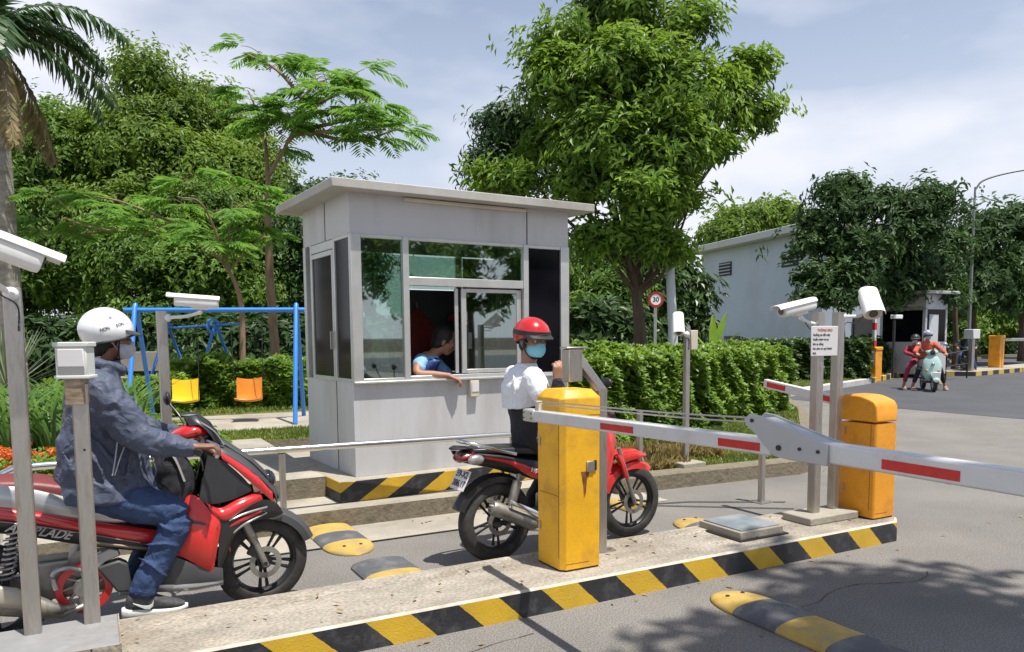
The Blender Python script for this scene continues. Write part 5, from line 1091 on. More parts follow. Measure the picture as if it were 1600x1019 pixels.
for i, (x, y, r, lb) in enumerate(((27.6, 17.9, 200, 'leftmost dark motorcycle parked at the distant gate, behind the wire frame'), (28.8, 17.3, 215, 'dark motorcycle beside the far white card reader post'), (30.4, 18.6, 190, 'dark motorcycle parked left of the farthest orange cabinet'))):
    if darkbike is None: darkbike = small_motorbike((x, y, 0.0), math.radians(r), lb, red='dark_metal', group=GB)
    else: dup(darkbike, (x, y, 0.0), math.radians(r), lb, GB)

def pale_scooter(loc, rz):
    t = thing('motor_scooter', 'pale green retro scooter coming towards the gate with two people on it', 'scooter', loc, rz)
    wheel(t, 1.25, .23, .23, tw=.05, disc=False, rim=M['silver']); wheel(t, 0, .23, .23, tw=.05, disc=False, rim=M['silver'])
    GP = pm('pale_green_paint', (0.36, 0.52, 0.48), .25, coat=.8, var=.04); el = lambda x, z, w_, h: [Vector((x, w_*math.cos(2*math.pi*k/20), z+h*math.sin(2*math.pi*k/20))) for k in range(20)]
    b = MB(); b.loft([el(-.40, .60, .06, .06), el(-.3, .56, .17, .16), el(0, .52, .24, .21), el(.25, .52, .22, .18), el(.42, .50, .12, .14), el(.46, .48, .06, .08)]); b.build('rear_body', GP, t)
    b = MB(); sh = lambda z, w_, x, d: [Vector((x+d*math.cos(a)*(1 if math.cos(a) > 0 else .4), w_*math.sin(a), z)) for a in [2*math.pi*k/20 for k in range(20)]]
    b.loft([sh(.28, .10, 1.0, .05), sh(.36, .19, .98, .09), sh(.50, .22, .97, .10), sh(.68, .23, .94, .11), sh(.82, .20, .91, .10), sh(.92, .14, .88, .08), sh(.97, .08, .87, .05)]); sd = b.build('leg_shield', GP, t)
    b = MB(); b.ell((1.06, 0, .72), (.03, .045, .045)); b.build('emblem', M['silver'], sd)
    for s in (-1, 1): b = MB(); b.ell((1.03, s*.13, .55), (.03, .04, .03)); b.build('indicator', M['amber'], sd)
    b = MB(); b.loft([el(1.00, .30, .08, .05), el(1.12, .42, .10, .08), el(1.30, .46, .11, .07), el(1.45, .38, .10, .05), el(1.50, .30, .06, .03)]); fd = b.build('front_mudguard', GP, t)
    b = MB(); b.box((1.46, 0, .45), (.02, .19, .15)); pl = b.build('number_panel', M['white_plastic'], t, bevel=.01)
    b = MB(); b.box((.70, 0, .25), (.62, .34, .06)); b.build('floorboard', M['dark_plastic'], t, bevel=.02)
    b = MB(); b.loft([el(-.35, .76, .06, .03), el(-.2, .77, .14, .05), el(.2, .76, .15, .05), el(.42, .74, .10, .04), el(.46, .73, .04, .02)]); b.build('saddle', M['black_plastic'], t)
    b = MB(); b.loft([el(.78, 1.02, .08, .03), el(.84, 1.03, .16, .06), el(.93, 1.02, .14, .07), el(.98, 1.01, .07, .04)]); cw = b.build('handlebar_cowl', GP, t)
    b = MB(); b.ell((.97, 0, 1.02), (.04, .07, .07)); b.build('headlight', M['lens'], cw)
    b = MB(); b.tube(crv([(.80, -.36, .99), (.86, -.2, 1.03), (.86, .2, 1.03), (.80, .36, .99)], 5), .016, 8); b.build('handlebar', M['black_plastic'], t)
    for s in (-1, 1): b = MB(); b.tube([(.84, s*.20, 1.04), (.82, s*.30, 1.20)], .007, 8); b.ell((.82, s*.32, 1.23), (.02, .06, .04)); b.build('mirror', M['silver'], t)
    return t
VL = view(10.95, 19.9, 0.0); VY = math.radians(-135)
PS = (VL.x - 1.2*math.cos(VY), VL.y - 1.2*math.sin(VY), 0.0)
pale_scooter(PS, VY)
# ------------------------------------------------------------------ people: one continuous body each (fused by a voxel remesh), clothes as children
def V3(*a): return Vector(a)
def limb(b, pts, rad, n=16, up=(0, 0, 1), sub=5):
    P = crv(pts, sub); R = [interp([r if isinstance(r, tuple) else (r, r) for r in rad], i/(len(P)-1)) for i in range(len(P))]
    b.tube(P, [tuple(r) for r in R], n, up=up); b.ell(P[0], tuple([min(rad[0]) if isinstance(rad[0], tuple) else rad[0]]*3), 12, 8); b.ell(P[-1], tuple([min(rad[-1]) if isinstance(rad[-1], tuple) else rad[-1]]*3), 12, 8)
def head(b, H, eyes=True):
    """H: matrix at the base of the skull (top of the neck); local +x looks forward, z up; head 0.23 m tall"""
    b.ell((0.0, 0, .135), (.098, .076, .098), 20, 14, X=H)           # skull
    b.ell((.040, 0, .075), (.058, .062, .085), 18, 12, X=H)          # face
    b.ell((.055, 0, .022), (.042, .042, .036), 16, 10, X=H)          # jaw and chin
    b.tube([(.085, 0, .115), (.106, 0, .085), (.118, 0, .068), (.098, 0, .058)], [.008, .012, .015, .010], 10, X=H)   # nose
    for s in (-1, 1):
        b.ell((.085, s*.030, .118), (.018, .022, .010), 12, 8, X=H)  # brow
        b.ell((.078, s*.036, .080), (.022, .022, .020), 12, 8, X=H)  # cheek
        b.ell((.0, s*.078, .090), (.018, .008, .032), 12, 8, X=H); b.ell((.006, s*.083, .100), (.012, .006, .018), 10, 6, X=H)   # ear
    b.ell((.095, 0, .042), (.014, .024, .008), 12, 8, X=H); b.ell((.092, 0, .030), (.014, .020, .008), 12, 8, X=H)   # lips
def eyes(H, parent):
    for s in (-1, 1):
        b = MB(); b.ell((.088, s*.031, .100), (.010, .013, .0085), 14, 10, X=H); e = b.build('eye', M['white_plastic'], parent)
        b = MB(); b.ell((.0965, s*.031, .099), (.0035, .006, .006), 12, 8, X=H); b.build('pupil', M['ink'], e)
def hand(b, w_, d, back, thumb, curl=1.0, size=1.0, spread=1.0):
    """w_ wrist, d pointing along the palm, back = outward normal of the back of the hand, thumb = direction of the thumb side"""
    d = d.normalized(); back = (back - d*back.dot(d)).normalized(); th = (thumb - d*thumb.dot(d) - back*thumb.dot(back)).normalized()
    s = size; limb(b, [w_ - d*.01, w_+d*.045*s, w_+d*.090*s], [(.021*s, .028*s), (.016*s, .040*s), (.014*s, .040*s)], 14, up=back, sub=3)
    for i, (o, L, r) in enumerate(((.030, .074, .0088), (.010, .082, .0090), (-.011, .077, .0086), (-.031, .060, .0078))):
        p = w_ + d*(.088 - abs(i-1.2)*.004)*s + th*o*s; ang = 0.0; P = [p - d*.02*s, p]; fd = (d + th*o*1.2*spread).normalized()
        for k, fl in enumerate((.44, .32, .26)):
            ang += curl*(0.55, 0.75, 0.55)[k]*(1+.06*i); v = fd*math.cos(ang) - back*math.sin(ang); p = p + v*L*fl*s; P.append(p)
        b.tube(crv(P, 4), [r*s*1.05, r*s*1.05, r*s, r*s*.95, r*s*.8], 10); b.ell(P[-1], r*s*.82, 10, 6)
    p0 = w_ + d*.020*s + th*.024*s; p1 = w_ + d*.052*s + th*.050*s - back*.012*s; p2 = p1 + (d*.8+th*.25-back*.5*curl).normalized()*.034*s; p3 = p2 + (d*.75-th*.15-back*.6*curl).normalized()*.027*s
    b.tube(crv([p0, p1, p2, p3], 4), [.014*s, .0125*s, .0105*s, .0085*s], 10); b.ell(p3, .0088*s, 10, 6)
def oval(c, rx, ry, n=24, e=1.0, rot=0.0, tilt=0.0):
    out = []
    for k in range(n):
        a = 2*math.pi*k/n; x = math.copysign(abs(math.cos(a))**e, math.cos(a))*rx; y = math.copysign(abs(math.sin(a))**e, math.sin(a))*ry
        out.append(Vector((c[0]+x*math.cos(rot)-y*math.sin(rot), c[1]+x*math.sin(rot)+y*math.cos(rot), c[2]+x*math.tan(tilt))))
    return out
def helmet(name, parent, H, mat, rx=.142, ry=.118, rz=.128, c=(.005, 0, .130), rear=-38, front=2, peak=True, rim=None, pext=.040):
    b = MB(); n, m = 48, 14; c = Vector(c)
    for lay, sc_ in ((0, 1.0), (1, .95)):
        rings = []
        for j in range(m+1):
            ring = []
            for k in range(n):
                a = 2*math.pi*k/n; q = (1-math.cos(a))/2; e0 = math.radians(front + (rear-front)*q**0.8); el_ = e0 + (math.pi/2-.002-e0)*j/m
                # the lower edge tucks in
                ex = 1.0 - 0.10*max(0, -el_)
                ring.append(c + Vector((math.cos(el_)*math.cos(a)*rx*sc_*ex, math.cos(el_)*math.sin(a)*ry*sc_*ex, math.sin(el_)*rz*sc_)))
            rings.append(ring)
        if lay == 0: first = rings
        b.loft(rings, False, True, X=H)
    b.loft([first[0], rings[0]], False, True, X=H)
    o = b.build(name, mat, parent, angle=60)
    b = MB(); b.tube([H @ p for p in first[0]], .006, 8, closed=True); b.build('rim', rim or M['dark_plastic'], o)
    if peak:
        b = MB(); rings = []
        for k in range(13):
            a = math.radians(-62+124*k/12); px = Vector((math.cos(a)*rx*1.01, math.sin(a)*ry*1.01, .012)) + c; ext = pext*math.cos(a*1.1)
            o2 = px + Vector((ext, math.sin(a)*ext*.2, -.016)); rings.append([px, o2, o2 - Vector((0, 0, .006)), px - Vector((0, 0, .008))])
        b.loft(rings, True, True, X=H); b.build('peak', peak if not isinstance(peak, bool) else M['dark_plastic'], o)
    return o
def strap(H, parent, mat):
    b = MB(); b.tube(crv([H @ V3(.03, -.090, .10), H @ V3(.03, -.080, .04), H @ V3(.05, -.03, -.018), H @ V3(.05, .03, -.018), H @ V3(.03, .080, .04), H @ V3(.03, .090, .10)], 5), [(.003, .008)], 8, up=(1, 0, 0)); b.build('chin_strap', mat, parent)
def mask(H, parent, mat, full=True):
    b = MB(); rings = []
    for j, (z, ext, wy) in enumerate(((.088, .026, .5), (.075, .030, .8), (.055, .038, .95), (.030, .036, .95), (.008, .022, .85), (-.006, .008, .6))):
        ring_o, ring_i = [], []
        for k in range(13):
            a = math.radians(-78+156*k/12); bx, by = .070, .071
            x = .026 + math.cos(a)*(bx+ext*math.cos(a)); y = math.sin(a)*by; ring_o.append(V3(x, y*wy/.95*.98, z)); ring_i.append(V3(x-.004, y*wy/.95*.96, z))
        rings.append(ring_o + ring_i[::-1])
    b.loft(rings, True, True, X=H); m_ = b.build('face_mask', mat, parent)
    for s in (-1, 1):
        b = MB(); b.tube(crv([H @ V3(.045, s*.068, .075), H @ V3(.0, s*.088, .10), H @ V3(-.012, s*.086, .085), H @ V3(.0, s*.084, .065), H @ V3(.045, s*.066, .02)], 5), .0018, 6); b.build('ear_loop', mat, m_)
    return m_
def shoe(parent, ank, fwd_, name='shoe', upper=None, sole=None, mark=None, L=.27):
    """ank = ankle; sole bottom 0.10 under it"""
    f = Vector((fwd_[0], fwd_[1], 0)).normalized(); a = math.atan2(f.y, f.x); X = Matrix.Translation(ank) @ Matrix.Rotation(a, 4, 'Z') @ Matrix.Rotation(fwd_[2] if len(fwd_) > 2 else 0, 4, 'Y')
    b = MB(); sec = lambda x, w_, zb, zt, e=.7: [V3(x, math.copysign(abs(math.cos(t_))**e, math.cos(t_))*w_, (zb+zt)/2+math.copysign(abs(math.sin(t_))**e, math.sin(t_))*(zt-zb)/2) for t_ in [2*math.pi*k/20 for k in range(20)]]
    b.loft([sec(-.075, .020, -.07, -.01), sec(-.065, .032, -.078, .015), sec(-.03, .038, -.08, .03), sec(.03, .040, -.08, .020), sec(.08, .045, -.08, -.012), sec(.14, .048, -.08, -.035), sec(.18, .040, -.078, -.048), sec(.198, .020, -.072, -.058)], X=X); o = b.build(name, upper or M['black_cloth'], parent, sub=1)
    b = MB(); b.loft([sec(-.095, .024, -.105, -.052), sec(-.078, .040, -.112, -.048), (sec(.02, .043, -.110, -.060)), sec(.12, .054, -.108, -.066), sec(.18, .046, -.102, -.066), sec(.212, .02, -.090, -.068)], X=X); b.build('sole', sole or M['white_plastic'], o, sub=1)
    return o, X

# ---- rider on the red scooter (coordinates in the scooter's frame)
def jacket_rider():
    body = MB()
    H = Matrix.Translation((.560, -.01, 1.435)) @ Matrix.Rotation(math.radians(14), 4, 'Z') @ Matrix.Rotation(math.radians(6), 4, 'Y')
    limb(body, [(.46, 0, .80), (.44, 0, .95), (.46, 0, 1.15), (.50, 0, 1.30)], [(.11, .15), (.10, .14), (.11, .16), (.08, .14)], 20)
    limb(body, [(.515, 0, 1.30), (.535, 0, 1.40), (.555, -.005, 1.47)], [.062, .056, .058], 16); head(body, H)
    for s in (-1, 1):
        sh, el_, wr = V3(.51, s*.18, 1.30), V3(.70, s*.27, 1.04), V3(.925, s*.305, .975)
        limb(body, [sh, sh.lerp(el_, .5), el_, el_.lerp(wr, .5), wr], [.050, .046, .040, .036, (.024, .028)], 14)
        hand(body, wr, V3(.95, s*.06, .0), V3(.22, -.0, 1), V3(.1, -s, -.1), curl=1.15)
        hp, kn, an = V3(.46, s*.10, .80), V3(.83, s*.19, .615), V3(.655, s*.215, .235)
        limb(body, [hp, hp.lerp(kn, .5)+V3(0, 0, .01), kn, kn.lerp(an, .45)+V3(.01, 0, 0), an], [.082, .076, .058, .052, .038], 16)
        limb(body, [an, an+V3(.02, 0, -.06), an+V3(.12, 0, -.085)], [.036, .034, .026], 10)
    o = body.build('person', M['skin_dark'], None, remesh=.0062, smooth_it=2)
    o.location = SC; o.rotation_euler = (0, 0, math.radians(.5))
    tag(o, 'person in a white helmet and grey blue rain jacket sitting on the red scooter', 'person')
    # jacket: torso, hood roll, sleeves, loose hem, with fold ridges; fused
    j = MB(); ov = lambda x, z, rx, ry, t_=0.0, e=.85: oval((x, 0, z), rx, ry, 28, e, 0, t_)
    j.loft([ov(.535, .715, .250, .245), ov(.53, .75, .240, .235), ov(.515, .86, .215, .215), ov(.515, 1.00, .200, .205), ov(.505, 1.14, .165, .205), ov(.498, 1.25, .135, .205), ov(.505, 1.32, .105, .175, .1), ov(.525, 1.37, .085, .115, .15), ov(.545, 1.40, .075, .085, .2)])
    for s in (-1, 1):
        sh, el_, wr = V3(.50, s*.175, 1.29), V3(.695, s*.275, 1.045), V3(.905, s*.305, .975)
        limb(j, [sh, sh.lerp(el_, .5)+V3(-.01, 0, -.01), el_+V3(-.01, 0, -.01), el_.lerp(wr, .5)+V3(0, 0, -.012), wr], [(.095, .085), (.092, .082), (.080, .074), (.068, .062), (.046, .044)], 18)
        for k in range(7):   # rucks across the sleeve
            t_ = .12+.13*k; P = sh.lerp(el_, min(1, t_*2)) if t_ < .5 else el_.lerp(wr, (t_-.5)*2); dd = ((el_-sh) if t_ < .5 else (wr-el_)).normalized()
            a1 = dd.cross(V3(0, s, 0)).normalized(); r_ = .090 - .052*t_; ph = 1.3*k
            j.tube([P + (a1*math.cos(q)+V3(0, s, 0)*math.sin(q))*r_ + dd*(.03*math.sin(q+ph)) for q in [x*math.pi/8-.6 for x in range(10)]], [.004, .011, .012, .004], 8)
    for (x0, z0, x1, z1, y, r_) in ((.36, 1.18, .62, .80, -.225, .013), (.40, 1.05, .52, .80, -.235, .012), (.62, 1.10, .60, .78, -.21, .012), (.70, 1.02, .74, .76, -.17, .012), (.34, .98, .40, .76, -.20, .013), (.47, 1.20, .66, .92, -.205, .011), (.66, .86, .44, .755, -.225, .012), (.38, .86, .56, .76, -.23, .011)):
        j.tube(crv([(x0, y*.86, z0), ((x0+x1)/2+.02, y*.97, (z0+z1)/2), (x1, y, z1)], 5), [.004, r_, r_, .004], 8)
    j.tube(crv([(.43, -.07, 1.385), (.40, 0, 1.375), (.43, .07, 1.385), (.52, .10, 1.40), (.60, .06, 1.375), (.62, 0, 1.36), (.60, -.06, 1.375), (.52, -.10, 1.40)], 4, True), .024, 10, closed=True)
    jk = j.build('rain_jacket', M['jacket'], o, remesh=.0075, smooth_it=1, disp=[{'type': 'MARBLE', 'scale': .16, 's': .018, 'turb': 9}, {'scale': .13, 's': .022}])
    b = MB(); b.loft([oval((.47, 0, 1.395), .085, .085, 20, 1, 0, .25), oval((.475, 0, 1.425), .078, .078, 20, 1, 0, .25)]); b.build('inner_collar', M['white_cloth'], o)
    b = MB(); b.tube(crv([(.58, -.222, 1.02), (.565, -.236, .93), (.55, -.240, .855)], 5), .0035, 6); b.tube(crv([(.615, -.205, 1.00), (.585, -.230, .93), (.56, -.238, .855)], 5), .0035, 6); b.build('cord', M['mask_grey'], jk)
    # jeans
    q = MB(); q.loft([oval((.46, 0, .70), .13, .175, 24), oval((.47, 0, .76), .15, .18, 24), oval((.48, 0, .88), .13, .16, 24)])
    for s in (-1, 1):
        hp, kn, an = V3(.47, s*.10, .755), V3(.83, s*.19, .610), V3(.665, s*.212, .265)
        limb(q, [hp, hp.lerp(kn, .5)+V3(0, 0, .005), kn, kn.lerp(an, .45)+V3(.015, 0, 0), an], [.108, .100, .082, .074, .064], 20)
        for k in range(6):
            t_ = .1+.15*k; P = hp.lerp(kn, min(1, t_*1.8)) if t_ < .5 else kn.lerp(an, (t_-.5)*2); dd = ((kn-hp) if t_ < .5 else (an-kn)).normalized(); a1 = dd.cross(V3(0, s, 0)).normalized()
            q.tube([P + (a1*math.cos(u_)+V3(0, s, 0)*math.sin(u_))*.083 + dd*.025*math.sin(u_*1.5+k*2) for u_ in [x*math.pi/7-.3 for x in range(9)]], [.003, .008, .009, .003], 8)
        q.loft([oval((an.x, an.y, an.z+.0), .068, .066, 20), oval((an.x, an.y, an.z-.035), .066, .064, 20)])
    q.build('jeans', M['denim'], o, remesh=.0075, smooth_it=1, disp=[{'scale': .07, 's': .016}, {'scale': .025, 's': .005}])
    for s in (-1, 1):
        sh_, X = shoe(o, V3(.655, s*.215, .225), (1, s*.12), upper=pm('knit_shoe', (.05, .05, .055), .8, var=.4, scale=60))
        if s < 0:
            b = MB(); P = [(-.040, -.022), (-.015, -.040), (.015, -.058), (.035, -.060), (.050, -.048), (.056, -.015), (.045, -.036), (.030, -.044), (.005, -.040)]
            b.prism(P, -.0485, -.040, 'xz', X=X); b.build('shoe_mark', M['white_plastic'], sh_)
    hl = helmet('helmet', o, H, M['helmet_white'], rx=.131, ry=.116, rz=.122, c=(-.012, 0, .128), rear=-42, front=0)
    N = H @ Matrix.Translation((-.012, 0, .128))
    for k, (s, x, z, sz) in enumerate((('NÓN SƠN', .0, .018, .020), ('✱', -.022, .058, .03))):
        if k == 0:
            # letters laid along the shell, rising towards the front
            for i, ch in enumerate('NON  SON'):
                if ch == ' ': continue
                u_ = -.050+.0135*i; zz = .000+.040*(i/7); yy = -.116*math.sqrt(max(0, 1-(u_/.131)**2-(zz/.122)**2)); nn = V3(u_/.0172, yy/.01346, zz/.0149).normalized()
                ob = text_mesh('lettering', ch, sz, M['ink_grey'], hl, (0, 0, 0), (0, 0, 0), .0008, bold=True)
                ax = V3(1, 0, .30); ax = (ax - nn*ax.dot(nn)).normalized(); ay = nn.cross(ax); R = Matrix(((ax.x, ay.x, nn.x, 0), (ax.y, ay.y, nn.y, 0), (ax.z, ay.z, nn.z, 0), (0, 0, 0, 1)))
                ob.matrix_basis = N @ Matrix.Translation(V3(u_, yy, zz)*1.004) @ R
    b = MB(); u_, zz = -.012, .066; yy = -.116*math.sqrt(1-(u_/.131)**2-(zz/.122)**2); nn = V3(u_/.0172, yy/.01346, zz/.0149).normalized()
    pc = V3(u_, yy, zz); b.cyl(N @ (pc*1.0), N @ (pc*1.01), .008, n=6); b.build('emblem', M['ink_grey'], hl)
    strap(H, hl, M['black_cloth']); mask(H, o, M['mask_grey'])
    b = MB()
    b.ell((-.02, 0, .12), (.104, .083, .10), X=H); b.ell((-.045, 0, .055), (.060, .068, .07), X=H); b.build('hair', M['hair'], o, remesh=.008, disp={'scale': .02, 's': .004})
    return o
jacket_rider()

# ---- rider on the small motorcycle, twisting round to the card reader
def red_helmet_rider():
    body = MB(); yaw_h = math.radians(-86)
    H = Matrix.Translation((.265, -.045, 1.400)) @ Matrix.Rotation(yaw_h, 4, 'Z') @ Matrix.Rotation(math.radians(8), 4, 'Y')
    limb(body, [(.30, 0, .82), (.27, 0, .96), (.24, 0, 1.12), (.24, -.01, 1.26)], [(.10, .14), (.09, .12), (.10, .15), (.07, .12)], 20)
    limb(body, [(.245, -.02, 1.26), (.255, -.035, 1.34), (.265, -.045, 1.42)], [.058, .052, .055], 14); head(body, H)
    sh, el_, wr = V3(.20, -.19, 1.245), V3(.28, -.34, 1.05), V3(.315, -.42, 1.205)
    wr = V3(.255, -.375, 1.235); el_ = V3(.215, -.37, 1.00)
    limb(body, [sh, sh.lerp(el_, .5), el_, el_.lerp(wr, .5), wr], [.048, .044, .038, .033, (.024, .028)], 14)
    hand(body, wr, V3(.10, -.02, .95), V3(-.3, -.9, .1), V3(.8, -.3, .1), curl=.95)
    shl, ell, wrl = V3(.27, .18, 1.245), V3(.46, .27, 1.05), V3(.70, .29, 1.01)
    limb(body, [shl, ell, wrl], [.048, .038, (.024, .028)], 14); hand(body, wrl, V3(.95, .1, -.05), V3(.1, 0, 1), V3(.1, -1, 0), curl=1.1)
    for s in (-1, 1):
        hp, kn, an = V3(.30, s*.10, .82), V3(.66, s*.16, .66), V3(.44, s*.21, .34)
        limb(body, [hp, hp.lerp(kn, .5), kn, kn.lerp(an, .5), an], [.080, .072, .056, .048, .036], 14); limb(body, [an, an+V3(.02, 0, -.05), an+V3(.12, 0, -.07)], [.034, .032, .024], 10)
    o = body.build('person', M['skin'], None, remesh=.0062, smooth_it=2); o.location = BK; o.rotation_euler = (0, 0, math.radians(3))
    tag(o, 'person in red helmet and pale blue mask reaching to the card reader from a motorcycle', 'person')
    j = MB(); j.loft([oval((.300, 0, .76), .135, .165, 24), oval((.285, 0, .85), .125, .155, 24), oval((.255, 0, .97), .108, .138, 24), oval((.235, 0, 1.08), .112, .150, 24), oval((.235, 0, 1.16), .12, .165, 24, .85), oval((.235, -.005, 1.20), .09, .140, 24, .85), oval((.24, -.01, 1.26), .06, .09, 24)])
    sleeve = [sh, sh.lerp(el_, .5), el_, el_.lerp(wr, .5), wr+V3(0, 0, -.012)]; limb(j, sleeve, [.050, .052, .052, .046, .036], 16)
    limb(j, [shl+V3(0, -.02, -.02), ell, wrl+V3(-.02, 0, 0)], [.050, .052, .036], 16)
    j.build('black_top', M['black_cloth'], o, remesh=.0075, smooth_it=2, disp={'scale': .06, 's': .012})
    c = MB(); c.loft([oval((.232, 0, 1.060), .132, .172, 26, .9, 0, .22), oval((.240, 0, 1.10), .138, .182, 26, .9, 0, .15), oval((.243, 0, 1.14), .142, .190, 26, .9), oval((.238, 0, 1.18), .134, .192, 26, .9), oval((.235, -.005, 1.245), .106, .172, 26, .9), oval((.24, -.01, 1.30), .085, .12, 24), oval((.25, -.02, 1.34), .066, .070, 24)])
    limb(c, [sh+V3(.0, .02, 0), sh.lerp(el_, .42)], [.076, .070], 18); limb(c, [shl, shl.lerp(ell, .5)], [.074, .068], 18)
    for (P, Q) in (((.13, -.14, 1.24), (.17, -.20, 1.12)), ((.22, -.21, 1.26), (.17, -.24, 1.13)), ((.30, -.15, 1.26), (.28, -.22, 1.13)), ((.12, -.05, 1.27), (.10, -.10, 1.13))): c.tube(crv([P, tuple((a+b_)/2*1.02 for a, b_ in zip(P, Q)), Q], 4), [.004, .010, .011, .004], 8)
    cp = c.build('white_jacket', M['white_cloth'], o, remesh=.0075, smooth_it=1, disp=[{'scale': .07, 's': .016}, {'scale': .03, 's': .006}])
    q = MB(); q.loft([oval((.30, 0, .74), .12, .16, 24), oval((.30, 0, .84), .13, .16, 24)])
    for s in (-1, 1): hp, kn, an = V3(.30, s*.09, .80), V3(.66, s*.16, .66), V3(.44, s*.21, .36); limb(q, [hp, hp.lerp(kn, .5), kn, kn.lerp(an, .5), an], [.092, .084, .070, .062, .052], 16)
    q.build('trousers', M['black_cloth'], o, remesh=.0085, smooth_it=2, disp={'scale': .06, 's': .012})
    for s in (-1, 1): shoe(o, V3(.44, s*.21, .345), (1, 0), upper=M['dark_plastic'], sole=M['black_plastic'])
    hl = helmet('helmet', o, H, M['helmet_red'], rx=.140, ry=.122, rz=.122, c=(-.008, 0, .130), rear=-36, front=8, peak=M['dark_metal'], rim=M['dark_metal'])
    b = MB(); rings = []
    for k in range(25):
        a = math.radians(-120+240*k/24); rings.append([Vector((math.cos(a)*.142*q_-.008, math.sin(a)*.124*q_, .130+z)) for q_, z in ((1.0, .004), (.985, .036), (.95, .036), (.95, .004))])
    b.loft(rings, True, True, X=H); b.build('trim_band', M['dark_metal'], hl)
    strap(H, hl, M['black_cloth']); mask(H, o, M['mask_blue']); eyes(H, o)
    b = MB(); b.ell((-.02, 0, .12), (.103, .082, .10), X=H); b.ell((-.05, 0, .06), (.055, .062, .06), X=H); b.build('hair', M['hair'], o, remesh=.008)
    return o
red_helmet_rider()

# ---- guard leaning on the window sill
def guard():
    body = MB(); P = lambda x, y, z: V3(x, y, z)
    H = Matrix.Translation((.955, .26, 1.385)) @ Matrix.Rotation(math.radians(-28), 4, 'Z') @ Matrix.Rotation(math.radians(22), 4, 'Y')
    limb(body, [P(.60, .52, .80), P(.68, .46, 1.0), P(.78, .38, 1.18), P(.85, .33, 1.31)], [(.13, .14), (.11, .13), (.12, .15), (.08, .12)], 18)
    limb(body, [P(.86, .32, 1.31), P(.91, .29, 1.37), P(.96, .26, 1.42)], [.058, .052, .055], 14); head(body, H)
    shr, elr, wrr = P(.735, .235, 1.315), P(.635, .065, 1.195), P(.895, -.035, 1.172)
    limb(body, [shr, shr.lerp(elr, .5)+V3(-.02, -.02, .0), elr, elr.lerp(wrr, .5), wrr], [.050, .046, .040, .036, (.025, .028)], 14)
    hand(body, wrr, V3(.75, -.30, -.35), V3(.35, -.3, .9), V3(.3, .8, 0), curl=.75)
    shl, ell, wrl = P(.95, .43, 1.29), P(1.16, .34, 1.08), P(1.28, .18, 1.13)
    limb(body, [shl, ell, wrl], [.048, .038, (.024, .028)], 14); hand(body, wrl, V3(.6, -.6, -.1), V3(0, 0, 1), V3(-.5, -.5, 0), curl=.6)
    for s in (-1, 1): limb(body, [P(.62+.05*s, .52+.08*s, .76), P(.85+.05*s, .35+.1*s, .74), P(.88+.05*s, .38+.1*s, .40)], [.085, .065, .04], 14)
    o = body.build('person', M['skin'], None, remesh=.0068, smooth_it=2); o.location = BO; o.rotation_euler = (0, 0, BR)
    tag(o, 'person in a light blue shirt and navy vest leaning on the booth window sill', 'person')
    c = MB(); st = [((.63, .49, .90), .15, .17), ((.69, .44, 1.04), .145, .165), ((.77, .385, 1.18), .135, .185), ((.835, .34, 1.30), .095, .165), ((.875, .31, 1.345), .06, .08)]
    c.loft([oval(p, a, b_, 24, .85, .3) for p, a, b_ in st]); limb(c, [shr+V3(.02, .02, -.01), shr.lerp(elr, .35), shr.lerp(elr, .62)], [.068, .064, .060], 18); limb(c, [shl, shl.lerp(ell, .6)], [.078, .066], 16)
    c.build('shirt', M['blue_cloth'], o, remesh=.008, smooth_it=1, disp={'scale': .06, 's': .012})
    v = MB(); v.loft([oval(p, a+.010, b_+.008, 24, .85, .3) for p, a, b_ in st[:4]] + [oval((.865, .318, 1.335), .060, .095, 24, 1, .3)]); v.build('vest', M['navy'], o, remesh=.009, smooth_it=1, disp={'scale': .05, 's': .010})
    b = MB(); b.ell((-.018, 0, .140), (.108, .088, .102), X=H); b.ell((-.045, 0, .075), (.066, .076, .075), X=H); b.build('hair', M['hair'], o, remesh=.008, disp={'scale': .02, 's': .005}); eyes(H, o)
guard()

